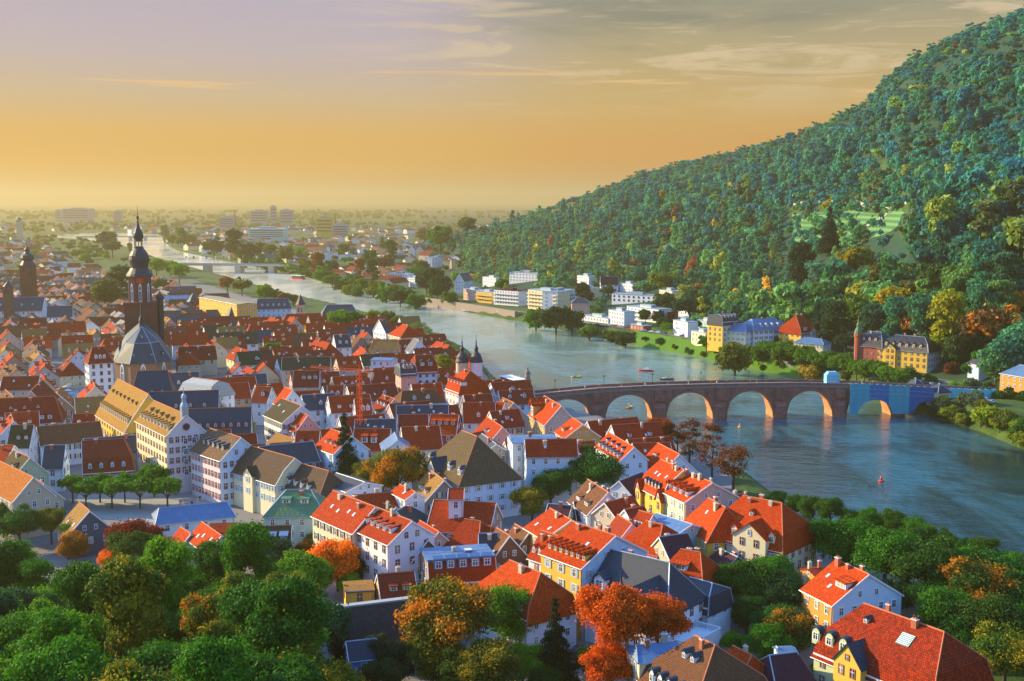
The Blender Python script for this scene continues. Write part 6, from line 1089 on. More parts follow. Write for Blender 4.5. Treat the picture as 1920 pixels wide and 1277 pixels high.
for reg, x, y, r, c in (('T3', 180, 950, 70, GREEN), ('T3', 330, 955, 85, (.02, .07, .02)), ('T3', 450, 975, 75, (.025, .08, .02)), ('T3', 580, 1050, 56, (.06, .15, .02)), ('T3', 740, 1080, 44, OLIVE), ('T3', 850, 1110, 54, (.025, .08, .02)), ('T3', 1455, 1165, 44, GREEN), ('T3', 1670, 1235, 100, OLIVE), ('R8', 40, 80, 45, OLIVE), ('R8', 150, 60, 50, GREEN), ('R8', 290, 150, 88, (.34, .26, .03)), ('R8', 430, 165, 38, BROWN), ('R8', 1050, 185, 74, (.07, .15, .02)), ('R8', 590, 190, 46, (.09, .14, .02)), ('R8', 1340, 490, 85, (.06, .09, .05)), ('R8', 1240, 460, 50, DEEP), ('R8', 1500, 390, 80, GREYG), ('R8', 1520, 250, 66, GREYG), ('R8', 1690, 510, 105, YG), ('R8', 1620, 480, 70, OLIVE), ('R8', 1780, 560, 80, OLIVE), ('R8', 1900, 600, 80, GREEN), ('R8', 1430, 265, 46, LEAFY), ('R8', 1630, 275, 56, (.04, .10, .03)), ('R8', 1760, 310, 66, (.05, .12, .02)), ('R8', 1870, 340, 54, DEEP), ('R8', 1380, 150, 60, (.13, .04, .02)), ('R8', 1220, 190, 44, GREEN)): TR(reg, x, y, r * (1.25 if reg == 'T3' else 1.1), 'bush' if (r > 40 and reg != 'T3') else 'round', c, 'leafy bush' if c not in (GREYG,) else 'grey green willow bush', 'mid', name='bush', cat='bush', group='bushes along the far bank')
for i in range(17):
    t = i / 16; u = 1100 + 440 * t; v = float(np.interp(u, [1000, 1100, 1200, 1300, 1440, 1560], [607, 628, 648, 667, 698, 716])) - 3.5; tree_at(u, v, random.uniform(5, 9), 'bush', random.choice((DEEP, (.03, .08, .02), OLIVE)), 'low dark shoreline bush', 'mid', None, 'bush', None, 1.0, 'bush', 'bushes along the far bank')
for u, v, r, c in ((1120, 585, 10, GREEN), (1210, 590, 11, DEEP), (1245, 605, 12, (.02, .07, .03)), (1300, 612, 12, (.02, .08, .03)), (1320, 620, 9, DEEP), (1460, 640, 9, DEEP), (1560, 610, 22, (.02, .06, .025)), (1585, 640, 16, (.02, .06, .025)), (1600, 600, 20, (.03, .09, .03)), (1790, 665, 15, GREEN), (1815, 690, 12, DEEP), (1840, 680, 16, GREEN), (1860, 700, 14, DEEP), (1770, 640, 20, (.03, .09, .03)), (1100, 560, 12, (.02, .07, .03)), (1085, 545, 12, DEEP), (940, 535, 12, GREEN), (910, 545, 10, DEEP), (845, 560, 13, GREEN), (820, 545, 14, DEEP), (800, 530, 16, (.02, .07, .03)), (785, 510, 14, GREEN)): tree_at(u, v, r, 'round', c, 'leafy garden tree', 'mid', None, 'tree', None, 1.1, 'tree', 'garden trees on the far bank')
for i in range(22): t = i / 21; TR('R8', -130 + 1110 * t + 10 * math.sin(i * 2.1), 5 + 165 * t + 14 * math.sin(i * 1.3), 58 + 10 * (t), 'round', (.075, .19, .014), 'clipped plane tree', 'mid', name='plane_tree', group='row of plane trees along the far bank promenade', hs=.95)
for k in range(16):
    t = k / 15; u = 1500 + 520 * t; v = float(np.interp(u, [1500, 1520, 1760, 1920, 2100], [998, 1005, 1075, 1128, 1180])); p = at_z(u, v, 0); q = p + np.array([-.75, -.66, 0]) * random.uniform(9, 15); o = plant(q[0], q[1], random.uniform(3.0, 4.2), 'round', random.choice((GREEN, DEEP, (.04, .12, .012))), 'near', None, None, 'tree', None, 1.1); auto(o, 'green tree at the waterside', 'tree', 'trees along the town bank', pix((q[0], q[1], 8)))
for u, v, r, c, lk in ((1400, 1150, 30, DEEP, 'dark garden tree'), (1440, 1205, 36, GREEN, 'green garden tree'), (1372, 1208, 20, LEAFY, 'small bright garden tree'), (1305, 1205, 18, OLIVE, 'small olive garden tree'), (1345, 1250, 22, (.05, .10, .012), 'low garden tree'), (1225, 1245, 22, DEEP, 'low dark garden tree'), (1105, 1235, 26, (.03, .09, .02), 'dark tree'), (890, 1255, 40, OLIVE, 'yellowish tree'), (960, 1255, 34, LEAFY, 'bright tree'), (1180, 1085, 12, WINE, 'small wine red shrub'), (35, 985, 34, DEEP, 'dark green tree'), (95, 980, 28, OLIVE, 'olive green tree'), (150, 990, 28, GREEN, 'green tree'), (500, 1040, 24, GREEN, 'green courtyard tree'), (600, 1088, 24, DEEP, 'dark courtyard tree'), (655, 1098, 20, LEAFY, 'bright courtyard tree'), (470, 1005, 14, OLIVE, 'olive courtyard shrub'), (545, 1000, 12, LEAFY, 'bright courtyard shrub'), (705, 1215, 24, (.03, .07, .03), 'dark drooping tree')): tree_at(u, v, r, 'round', c, lk, 'near', None, 'tree', None, 1.1, 'tree', 'garden trees')
for i in range(34):
    u = random.uniform(1760, 1960); v = float(np.interp(u, [1760, 1850, 1920, 2000], [786, 812, 842, 862])) - random.uniform(0, 26); tree_at(u, v, random.uniform(9, 17), random.choice(('bush', 'round')), random.choice((DEEP, OLIVE, (.03, .09, .03), GREYG, YG)), 'shrub on the steep bank', 'mid', None, 'bush', None, 1.0, 'bush', 'shrubs on the far bank slope')
for i in range(46):
    u = 455 + 355 * (i / 45) + random.uniform(-4, 4); v = float(np.interp(u, [420, 500, 560, 650, 750, 900], [490, 505, 517, 542, 562, 590])) - random.uniform(5, 15); tree_at(u, v, random.uniform(6, 10), random.choice(('round', 'round', 'tall')), random.choice((GREEN, DEEP, LEAFY, OLIVE, (.04, .12, .03))), 'green tree of the bank belt', 'far', None, 'tree', None, 1.0, 'tree', 'belt of trees along the far bank')
for i in range(16): t = i / 15; TR('T2', 660 + 430 * t, 625 + 105 * t, 26, 'round', (.085, .15, .02), 'small clipped tree', 'far', name='plane_tree', group='clipped trees along the riverside road')
for i in range(9): t = i / 8; TR('T2', 1215 + 330 * t, 1030 + 200 * t, 62 - 20 * t, 'round', PALE, 'pale thin plane tree', 'bare', name='plane_tree', group='pale plane trees on the town quay')
for i in range(7): t = i / 6; TR('R6', 1660 + 130 * t, 90 + 150 * t, 26, 'round', PALE, 'small quay tree', 'bare', name='plane_tree', group='small trees on the quay below the gate')
def slope_trees():
    """the wood on the castle slope, lower left"""
    pts = []
    edge = lambda u: float(np.interp(u, [-200, 0, 100, 190, 330, 430, 560, 620, 700], [960, 960, 965, 1005, 1045, 1050, 1070, 1220, 1290]))
    tries = 0
    while tries < 9000 and len(pts) < 90:
        tries += 1; d = math.sqrt(random.uniform(70 ** 2, 235 ** 2)); u = random.uniform(-160, 640); x = (u - 960) / FPX * d; zc = g1(x, d) + 9; px, py = pix((x, d, zc)); Rw = random.uniform(4.6, 7.0)
        if py - Rw * FPX / d * .6 < edge(px) or py > 1420: continue
        if any(math.hypot(x - a, d - b) < (Rw + r) * .62 for a, b, r in pts + [(t[0], t[1], t[2] * 1.05) for t in TREES]): continue
        pts.append((x, d, Rw))
        c, m, w_ = random.choices([(GREEN, LEAF, 'green'), ((.03, .125, .012), LEAF, 'deep green'), (LEAFY, LEAF, 'fresh green'), ((.05, .11, .012), LEAF_YEL, 'yellow flecked green'), ((.08, .13, .012), LEAF_TURN, 'rust flecked green'), ((.02, .09, .035), LEAF, 'dark blue green')], [5, 3, 3, 2.2, 1.6 if d > 150 else .25, 1.2])[0]
        o = plant(x, d, Rw, random.choice(('round', 'round', 'tall')), c, 'near', m, None, 'tree', None, random.uniform(.95, 1.2)); auto(o, w_ + ' broadleaf tree', 'tree', 'wood on the castle slope', (px, py))
    print('slope trees', len(pts))
slope_trees()
for a in (('the wine red beech', 240, 1008), ('the orange tiled house', 380, 1000), ('the yew column', 637, 1200), ('the photo corner at bottom left', 0, 1277), ('the left photo edge', 0, 1100), ('the bottom photo edge', 330, 1277), ('the dull orange tree', 428, 1035), ('the glowing orange maple', 632, 1047), ('the fiery maple', 1150, 1150), ('the great turning tree', 830, 1165), ('the blue white gabled house', 1620, 1100), ('the red roofed riverside villa', 1420, 980), ('the large red villa', 1660, 1190), ('the white palace', 890, 850), ('the spruce', 645, 850), ('the lit library', 420, 570), ('the slate arsenal', 640, 590), ('the school with the spire', 520, 575), ('the shopping street', 130, 640), ('the market square', 170, 760), ('the town hall', 270, 790), ('the orange crane', 676, 740), ('the college hall', 50, 580), ('the hotel by the gate', 795, 700), ('the olive gallery house', 540, 770), ('the long cream palace', 500, 870)): LAND.append(a)
hillwood()
# ------------------------------------------------------------------ the old town between the houses placed above
def fill():
    u0, v0 = np.array([-.39, .92]), np.array([.92, .39]); N = 0; far_b = []; cand = []
    base = np.array([-190, 507])
    for i in range(-18, 68):
        for j in range(-18, 44):
            p = base + u0 * (i * 13.5) + v0 * (j * 13.5 + (i % 2) * 5) + np.array([random.uniform(-2, 2), random.uniform(-2, 2)]); cand.append(p)
    cand = [p for p in cand if p[1] > 225]; sd = river_sd(np.array(cand)); lx = np.interp([p[1] for p in cand], lbw[:, 1], lbw[:, 0]); cand = [p for p, s, l in zip(cand, sd, lx) if s > 22 and p[0] < l]
    cand.sort(key=lambda p: np.hypot(*p)); walls = ['white'] * 3 + ['cream'] * 3 + ['beige'] * 3 + ['pink', 'lightblue', 'yellow', 'grey', 'stone', 'stone']; roofs = ['dark'] * 6 + ['red'] * 9 + ['bright', 'brown'] + ['black', 'slate', 'olive', 'ochre']
    words_r = dict(bright='orange red', dark='dark red', red='red', brown='brown', black='black', slate='slate blue', olive='olive brown', ochre='ochre')
    for p in cand:
        z = g1(*p); px, py = pix((p[0], p[1], z + 12))
        if not (-60 < px < 1300) or z > 12 or (px > 1000 and py < 792): continue
        if p[1] < 300 and px < 700: continue
        d = np.hypot(*p); street = px < 330 and d > 470; across = random.random() < (.22 if street else .78); L = random.uniform(11, 21) * (1.1 if d > 600 else 1); w_ = random.uniform(5.2, 7.0)
        a = (v0 if across else u0); a = a + np.array([random.uniform(-.13, .13), random.uniform(-.13, .13)]); a /= np.hypot(*a)
        if any(math.hypot(p[0] + a[0] * t - x, p[1] + a[1] * t - y) < r * .82 + w_ * .5 for x, y, r in FOOT for t in (-L * .33, 0, L * .33)): continue
        if any(math.hypot(p[0] - x, p[1] - y) < r * .8 + w_ for x, y, r in TREES if y < 1000): continue
        if d > 790:
            if river_sd([p])[0] < 110: continue
            far_b.append((p, a, L, w_)); FOOT.append((p[0], p[1], 5)); continue
        zr = random.uniform(11.5, 14.5); dr = w_ * random.uniform(.85, 1.1); wl, rf = random.choice(walls), random.choice(roofs if not street or random.random() < .5 else ['ochre', 'brown', 'bright', 'ochre']); A = (*(p - a * L / 2), z + zr); B = (*(p + a * L / 2), z + zr); hp = random.random() < .16
        nd = random.choice((0, 0, 1, 2, 2, 3)); st = random.choice(('gable', 'shed', 'arch')); hipr = w_ * .55 if hp else 0
        o = house(A, B, z, [(0, zr, 0, 0), (w_, zr - dr, hipr, hipr)], wl, rf, 'town_house', 'hh' if hp else 'gg', random.choice(('plain', 'plain', 'shut', 'dshut', 'sand')), [(nd, random.uniform(.5, .72), st, 1.2, 1.25, .08, .92, None)] if nd else (), chim=random.choice((1, 1, 2)), sky=random.choice((0, 0, 1, 2)), detail=2 if d < 520 else 1, floors=2 if d < 600 else 1, wsp=3.0 if d < 600 else 4.2, dcheek=WL['white'])
        look = '%s%s roofed house with %s walls' % ('hipped ' if hp else '', words_r[rf], 'off white' if wl == 'white' else wl.replace('lightblue', 'pale blue')); auto(o, look, 'house', 'houses of the old town', (px, py)); N += 1
    print('filled', N, 'far', len(far_b)); return far_b
far_b = fill()
def far_town():
    """the hazy plain: a few hundred roofs and many trees nobody could count"""
    mb = MB(); rs = random.Random(5)
    for p, a, L, w_ in far_b:
        z = g1(*p); gable(mb, p, a, L, w_, z, rs.uniform(6, 9), rs.uniform(3.5, 5), rs.randrange(3), 3 + rs.randrange(3))
    N = 1000; D = np.exp(rng.uniform(math.log(950), math.log(4200), N)); U = -60 + rng.random(N) * np.where(D < 2200, 920, 1060); X = (U - 960) / FPX * D; SDV = river_sd(np.stack([X, D], 1)); GV = G(X, D)
    FA = np.array(FOOT)
    for x, y, sdv, gv in zip(X, D, SDV, GV):
        if (y < 1500 and 960 + FPX * x / y > 770) or sdv < 14 or (x < np.interp(y, lbw[:, 1], lbw[:, 0]) and sdv < 150) or gv > 14 or (np.hypot(FA[:, 0] - x, FA[:, 1] - y) < FA[:, 2] + 8).any(): continue
        a = np.array([rs.uniform(-1, 1), rs.uniform(-1, 1)]); a /= np.hypot(*a); k = 1 + y / 5000; gable(mb, (x, y), a, rs.uniform(10, 18) * k, rs.uniform(5, 7) * k, gv, rs.uniform(6, 11), rs.uniform(3, 5), rs.randrange(3), 3 + rs.randrange(3))
    tag(mb.build('distant_town', [WL['white'], WL['cream'], WL['beige'], RF['dark'], RF['brown'], RF['black']]), 'countless small roofs of the town fading into the plain', 'town', None, 'stuff')
    Vs, Ts = [], []; lob = []
    for k in range(5): r2 = np.random.default_rng(40 + k); c, r = lobes(r2, 'round', 9); lob.append(leaves(r2, c, r, 120, .34, inner=.1, flat=.5))
    N = 4200; D = np.exp(rng.uniform(math.log(800), math.log(9000), N)); U = -80 + rng.random(N) * np.where(D < 2300, 980, 1140); X = (U - 960) / FPX * D; SDV = river_sd(np.stack([X, D], 1)); GV = G(X, D)
    for x, y, sdv, gv in zip(X, D, SDV, GV):
        if sdv < 5 or (x < np.interp(y, lbw[:, 1], lbw[:, 0]) and sdv < (75 if y > 1000 and 960 + FPX * x / y > 190 else 40)) or gv > 20 or math.sin(x * .004) + math.sin(y * .0031 + 1) + rs.uniform(-1.2, 1.2) < -.2 or ((abs(FA[:, 0] - x) < FA[:, 2] + 4) & (abs(FA[:, 1] - y) < FA[:, 2] + 4)).any(): continue
        Rw = rs.uniform(4, 7) * (1 + max(0, y - 2500) / 3500); c = rs.choice((GREEN, DEEP, OLIVE, LEAFY, (.06, .08, .02), DEEP)); V = lob[rs.randrange(5)] * Rw * np.array([1.15, 1.15, 1]) + np.array([x, y, gv]); Vs.append(V); Ts.append(np.tile(c, (len(V), 1)))
    tag(put(quads_mesh('distant trees', np.vstack(Vs), LEAF_MASS, np.vstack(Ts)), 'distant_woodland'), 'hazy trees scattered over the plain out to the horizon', 'woodland', None, 'stuff')
def gable(mb, p, a, L, w_, z, h, rh, mw, mr):
    n = np.array([-a[1], a[0]]); q = lambda s, t, zz: (p[0] + a[0] * s * L / 2 + n[0] * t * w_, p[1] + a[1] * s * L / 2 + n[1] * t * w_, z + zz); c = [q(-1, -1, h), q(1, -1, h), q(1, 1, h), q(-1, 1, h)]; b = [q(-1, -1, -2), q(1, -1, -2), q(1, 1, -2), q(-1, 1, -2)]
    for i in range(4): j = (i + 1) % 4; mb.poly([b[i], b[j], c[j], c[i]], mw)
    r0, r1 = q(-1, 0, h + rh), q(1, 0, h + rh); mb.poly([c[1], c[2], r1], mw); mb.poly([c[3], c[0], r0], mw); e = 1.08; mb.poly([q(-e, -e, h - .3), q(e, -e, h - .3), q(e, 0, h + rh), q(-e, 0, h + rh)], mr); mb.poly([q(e, e, h - .3), q(-e, e, h - .3), q(-e, 0, h + rh), q(e, 0, h + rh)], mr)
far_town()
def tower_block(label, x0, x1, top, d, walls='grey', lit=False):
    a, b = at_y(x0, top, d), at_y(x1, top, d); zg = 6; o = empty('tower_block', ((a[0] + b[0]) / 2, d, zg)); hw = (b[0] - a[0]) / 2; h = a[2] - zg; mb = MB(); mb.box(-hw, hw, -hw * .6, hw * .6, -3, h); mb.build('wall', [WL[walls]], o)
    mb = MB(); mb.box(-hw * .5, hw * .4, -hw * .3, hw * .3, h, h + 4); mb.build('roof_house', [ZINC], o)
    for f in range(4): mb = MB(); z = h * (.3 + .17 * f); mb.box(-hw * .9, hw * .9, -hw * .6 - .4, -hw * .6 - .05, z, z + h * .06); mb.build('window_band', [WL['dark']], o)
    tag(o, label, 'tower block', 'tower blocks on the plain')
for a in (('slim grey tower block, tallest on the plain', 507, 518, 387, 4200), ('paired dark tower block right of the slim tallest one', 526, 549, 394, 4000), ('wide grey block left of the slim tallest one', 471, 501, 395, 4300), ('square block with one golden lit side', 594, 624, 408, 2900, 'yellow'), ('low pale block beside the golden lit block', 625, 652, 421, 2800, 'grey'), ('long pale hall below the dark tower blocks', 470, 537, 428, 2700, 'mint'), ('broad hazy blocks far left on the horizon', 122, 172, 391, 5000), ('hazy block near the horizon above the far weir', 214, 228, 395, 5000), ('grey square block left of the building cranes', 412, 440, 407, 3600), ('small hazy block far out on the horizon', 104, 114, 394, 5200)): tower_block(*a)
def crane(label, px, top, foot, d, jib, az, col, rw):
    a = at_y(px, top, d); b = at_y(px, foot, d); o = empty('crane', (b[0], d, b[2]), az); h = a[2] - b[2]; mb = MB(); s = rw
    for x in (-s, s):
        for y in (-s, s): mb.tube((x, y, 0), (x, y, h), rw * .22, rw * .22, 4)
    n = int(h / (s * 2.6))
    for k in range(n):
        z0, z1 = h * k / n, h * (k + 1) / n
        for (x0, y0), (x1, y1) in (((-s, -s), (s, -s)), ((s, -s), (s, s)), ((s, s), (-s, s)), ((-s, s), (-s, -s))): mb.tube((x0, y0, z0), (x1, y1, z1), rw * .15, rw * .15, 4)
    mb.build('mast', [col], o); mb = MB()
    for y, z in ((-s, 0), (s, 0), (0, 1.6 * s)): mb.tube((-jib * .25, y, h + z), (jib, y * .5, h + z * .4 + 0), rw * .2, rw * .14, 4)
    for k in range(16): x = -jib * .25 + jib * 1.25 * k / 16; mb.tube((x, -s, h), (x + jib * .04, 0, h + 1.5 * s), rw * .12, rw * .12, 4); mb.tube((x + jib * .04, 0, h + 1.5 * s), (x + jib * .08, s, h), rw * .12, rw * .12, 4)
    mb.build('jib', [col], o); mb = MB(); mb.box(-jib * .25 - s, -jib * .25 + 2 * s, -s, s, h - 2.5 * s, h); mb.build('counterweight', [WL['concrete']], o); mb = MB(); mb.tube((0, 0, h), (0, 0, h + 4 * s), rw * .3, rw * .1, 4); mb.tube((0, 0, h + 4 * s), (jib * .6, 0, h + s), rw * .08, rw * .08, 4); mb.build('apex', [col], o); return tag(o, label, 'crane')
ORC = plain('orange crane paint', (.72, .09, .015), .5)
crane('orange lattice tower crane rising among the old town roofs', 675, 697, 800, 395, 21, R(150), ORC, .6)
crane('small building crane on the hazy plain with level jib', 441, 396, 425, 2900, 22, R(170), DARKM, .9); crane('pair crane left over the golden lit block', 610, 401, 425, 3000, 12, R(40), DARKM, .8); crane('pair crane right over the golden lit block', 629, 402, 432, 2900, 12, R(60), DARKM, .8)
# ------------------------------------------------------------------ people, cars, boats
def body(pose):
    """one continuous figure grown over a skeleton"""
    s = pose; J = [(0, 0, .93), (0, 0, 1.2), (0, 0, 1.45), (0, -.02, 1.56), (0, -.03, 1.68), (.1, 0, .9), (.12, -s * .12, .5), (.12, -s * .30 + .05, .07), (.12, -s * .30 - .1, .03), (-.1, 0, .9), (-.12, s * .06, .5), (-.12, s * .3, .09), (-.12, s * .3 - .15, .03), (.2, 0, 1.42), (.27, s * .1, 1.15), (.25, s * .02 - .1, .9), (-.2, 0, 1.42), (-.27, -s * .1, 1.15), (-.25, -s * .15, .9)]
    E = [(0, 1), (1, 2), (2, 3), (3, 4), (0, 5), (5, 6), (6, 7), (7, 8), (0, 9), (9, 10), (10, 11), (11, 12), (2, 13), (13, 14), (14, 15), (2, 16), (16, 17), (17, 18)]; Rr = [.16, .15, .16, .06, .115, .1, .075, .055, .045, .1, .075, .055, .045, .075, .055, .045, .075, .055, .045]
    me = bpy.data.meshes.new('body'); me.from_pydata(J, E, []); o = bpy.data.objects.new('tmp', me); C.objects.link(o); m = o.modifiers.new('s', 'SKIN'); o.modifiers.new('d', 'SUBSURF').levels = 1
    for v, r in zip(me.skin_vertices[0].data, Rr): v.radius = (r, r * .85)
    me.skin_vertices[0].data[0].use_root = True; dg = bpy.context.evaluated_depsgraph_get(); out = bpy.data.meshes.new_from_object(o.evaluated_get(dg)); bpy.data.objects.remove(o); return out
SKIN = plain('skin', (.55, .34, .24), .6); CLO = [plain('cloth ' + n, c, .8) for n, c in (('dark blue', (.03, .05, .12)), ('black', (.02, .02, .022)), ('red', (.45, .05, .04)), ('white', (.75, .75, .74)), ('tan', (.35, .24, .12)), ('grey', (.16, .17, .18)))]; CN = ['dark blue', 'black', 'red', 'white', 'tan', 'grey']
BOD = {}
def person(p, rz, doing, group, anchor=None):
    k = random.randrange(6); pose = random.choice((.5, .9, 1.1))
    if (k, pose) not in BOD:
        me = body(pose); me.materials.clear(); me.materials.append(CLO[k]); me.materials.append(SKIN); me.materials.append(CLO[(k * 5 + 1) % 6])
        for f in me.polygons: f.material_index = 1 if f.center.z > 1.5 else (2 if f.center.z < .9 and abs(f.center.x) < .24 else 0)
        BOD[(k, pose)] = me
    o = put(BOD[(k, pose)], 'person', None, p, rz); o.scale = (1.12, 1.12, 1.06); auto(o, 'person in %s clothes %s' % (CN[k], doing), 'person', group, anchor or pix(p)); return o
mk = [(131, 768), (141, 757), (146, 752), (150, 754), (155, 772), (153, 765), (157, 764), (145, 772), (160, 748), (166, 746), (150, 740), (140, 742), (137, 736), (148, 730), (144, 722), (152, 719), (158, 727), (162, 771), (180, 766), (183, 757), (172, 752), (150, 708), (143, 700), (153, 695), (147, 688), (140, 680), (150, 672), (136, 662), (144, 655), (132, 645), (140, 640), (128, 630)]
for u, v in mk: p = at_z(u, v + 6, 8); person((p[0], p[1], g1(p[0], p[1]) + .12), random.uniform(0, 6.28), 'walking', 'people walking in the market square and street', (u, v))
for u, v in ((338, 938), (345, 940), (352, 941), (360, 939), (371, 931), (375, 929), (300, 955), (400, 942)): p = at_z(u, v + 5, 9); person((p[0], p[1], g1(p[0], p[1]) + .12), random.uniform(0, 6.28), 'standing', 'people on the lower square', (u, v))
for k in range(26): x = random.uniform(-30, 5.0 * PIT); y = random.uniform(-3.6, 3.6); p = bpt(x, y, .02); person(p, random.choice((byaw + 1.57, byaw - 1.57)), 'crossing the bridge', 'people crossing the bridge')
for u, v in ((930, 742), (937, 746), (925, 735), (950, 749), (912, 728)): p = at_z(u, v, 7); person((p[0], p[1], g1(p[0], p[1]) + .12), random.uniform(0, 6.28), 'walking', 'people on the quay')
PAR = [plain('parasol cloth ' + n, c, .7) for n, c in (('white', (.78, .76, .70)), ('blue', (.20, .40, .52)), ('cream', (.70, .58, .38)))]
for u, v in ((133, 748), (127, 742), (131, 731), (126, 725), (167, 722), (171, 729), (135, 716), (128, 700), (160, 712), (125, 735)):
    p = at_z(u, v, 8); k = random.randrange(3); o = empty('parasol', (p[0], p[1], g1(p[0], p[1]) + .1)); mb = MB(); mb.lathe([(1.9, 2.3), (1.2, 2.75), (.05, 3.1)], 8); mb.build('canopy', [PAR[k]], o); mb = MB(); mb.tube((0, 0, 0), (0, 0, 2.9), .05, .05, 5); mb.build('pole', [DARKM], o); auto(o, ('white', 'pale blue', 'cream')[k] + ' cafe parasol', 'parasol', 'parasols by the market square', (u, v))
def car_meshes(paint):
    mb = MB(); pr = [(-2.1, .35), (-2.15, .75), (-1.7, .92), (1.2, .95), (2.0, .80), (2.15, .45), (2.1, .3)]; mb.loft([[(x, -.85, z) for x, z in pr], [(x, .85, z) for x, z in pr]]); cab = [(-1.6, .9), (-1.15, 1.42), (.25, 1.45), (1.05, .93)]
    mb.loft([[(x, -.78 + .12 * (z > 1), z) for x, z in cab], [(x, .78 - .12 * (z > 1), z) for x, z in cab]], 0); b = mb.mesh('body', [paint]); mb = MB(); g = [(-1.3, .97), (-1.02, 1.34), (.18, 1.36), (.78, .98)]
    mb.loft([[(x, -.80 + .1 * (z > 1.2), z) for x, z in g], [(x, .80 - .1 * (z > 1.2), z) for x, z in g]], 0); mb.box(.55, 1.02, -.6, .6, .98, 1.14, 0); return b, mb.mesh('windows', [GLASS])
WHEEL = MB(); WHEEL.loft([[(.33 * math.cos(i * .628), -.1, .33 * math.sin(i * .628)) for i in range(10)], [(.33 * math.cos(i * .628), .1, .33 * math.sin(i * .628)) for i in range(10)]]); WHEEL = WHEEL.mesh('wheel', [plain('tyre', (.02, .02, .02), .8)])
CARS = [(n, car_meshes(plain('car paint ' + n, c, .3, 0, .6))) for n, c in (('white', (.75, .76, .78)), ('silver', (.45, .47, .5)), ('black', (.02, .02, .025)), ('red', (.5, .03, .02)), ('blue', (.04, .10, .30)))]
def car(x, y, z, rz, group, where):
    n, (b, g) = random.choices(CARS, [4, 3, 2, 1.5, 1.5])[0]; o = empty('parked_car', (x, y, z), rz); put(b, 'body', o); put(g, 'windows', o)
    for sx in (-1.3, 1.3):
        for sy in (-.8, .8): put(WHEEL, 'wheel', o, (sx, sy, .33))
    auto(o, n + ' car ' + where, 'car', group, pix((x, y, z)))
for u, v in [(1120, 614), (1143, 615), (1155, 617), (1163, 618), (1176, 621), (1207, 627), (1221, 629), (1234, 630), (1244, 632), (1268, 634), (1280, 637), (1075, 606), (870, 574), (850, 571), (935, 583), (826, 566), (1310, 640)]: p = at_z(u, v - 9, 9); car(p[0], p[1], g1(p[0], p[1]) + .27, random.uniform(2.3, 2.7), 'cars along the riverside road', 'on the riverside road')
for i in range(24): t = i / 23; u, v = 1565 + 190 * t + random.uniform(-2, 2), 688 + 32 * t; p = at_z(u, v, 9); car(p[0], p[1], g1(p[0], p[1]) + .14, random.uniform(1.2, 1.9), 'cars parked under the plane trees', 'parked by the plane trees')
for u, v in ((1790, 735), (1800, 738), (1812, 741), (1845, 752), (1860, 756)): p = at_z(u, v, 8); car(p[0], p[1], g1(p[0], p[1]) + .14, random.uniform(0, 3), 'cars at the far bridge end', 'at the bridge end')
for u, v in ((912, 734), (917, 738), (905, 722), (955, 752)): p = at_z(u, v, 7); car(p[0], p[1], g1(p[0], p[1]) + .2, random.uniform(2, 2.6), 'cars on the town quay', 'on the quay')
for u, v, a in ((1290, 1145, .4), (1310, 1152, .4), (1085, 1215, 1.0), (565, 1075, .2), (590, 1072, .2), (545, 1052, .3), (480, 1010, .1), (500, 1016, .1), (465, 1005, .1)):
    p = at_z(u, v, 9); car(p[0], p[1], g1(p[0], p[1]) + .04, a, 'cars in the yards', 'in a yard')
def boat(label, u, v, L, rz, hull, deck, kind):
    p = at_z(u, v, 0); o = empty('boat', (p[0], p[1], 0), rz); w_ = L * .16; mb = MB(); out = [(-L / 2, -w_ * .8), (L * .2, -w_), (L * .42, -w_ * .5), (L / 2, 0), (L * .42, w_ * .5), (L * .2, w_), (-L / 2, w_ * .8)]; h = .45 + L * .05
    mb.loft([[(x * .92, y * .8, -.4) for x, y in out], [(x, y, h) for x, y in out]]); mb.build('hull', [hull], o)
    if kind == 'ferry': mb = MB(); mb.box(-L * .38, L * .22, -w_ * .75, w_ * .75, h, h + 2.3); mb.build('cabin', [plain('dark glazed cabin', (.03, .06, .09), .2, 0, .6)], o); mb = MB(); mb.box(-L * .42, L * .27, -w_ * .9, w_ * .9, h + 2.3, h + 2.55); mb.build('sun_roof', [deck], o); mb = MB(); [mb.tube((x * L, y * w_, h + 2.5), (x * L, y * w_, h + 3.6), .05, .05, 4) for x in (-.4, -.1, .2) for y in (-.85, .85)]; mb.build('rail', [FRAME], o)
    elif kind == 'launch': mb = MB(); mb.loft([[(-L * .2, -w_ * .6, h), (L * .2, -w_ * .6, h), (L * .2, w_ * .6, h), (-L * .2, w_ * .6, h)], [(-L * .15, -w_ * .5, h + .9), (L * .06, -w_ * .5, h + .9), (L * .06, w_ * .5, h + .9), (-L * .15, w_ * .5, h + .9)]]); mb.build('cabin', [deck], o)
    else:
        mb = MB(); mb.box(-L * .3, -L * .1, -w_ * .7, w_ * .7, h, h + .15); mb.build('bench', [deck], o)
        person((p[0] - math.cos(rz) * L * .05, p[1] - math.sin(rz) * L * .05, h - .25), rz + 1.57, 'rowing a boat', 'people rowing boats')
    return tag(o, label, 'boat', 'boats on the river')
WHP = plain('white boat paint', (.8, .8, .78), .35); BLP = plain('blue boat paint', (.03, .09, .2), .35); REP = plain('red boat paint', (.55, .05, .02), .4); YEP = plain('yellow boat paint', (.75, .45, .03), .5)
boat('passenger boat with white sun roof moored at the town quay', 958, 722, 26, R(118), BLP, WHP, 'ferry'); boat('orange and white pleasure boat moored far up the bank', 557, 523, 26, R(140), REP, WHP, 'ferry'); boat('small grey house boat moored left of the orange pleasure boat', 504, 512, 20, R(140), WL['stone'], ZINC, 'ferry')
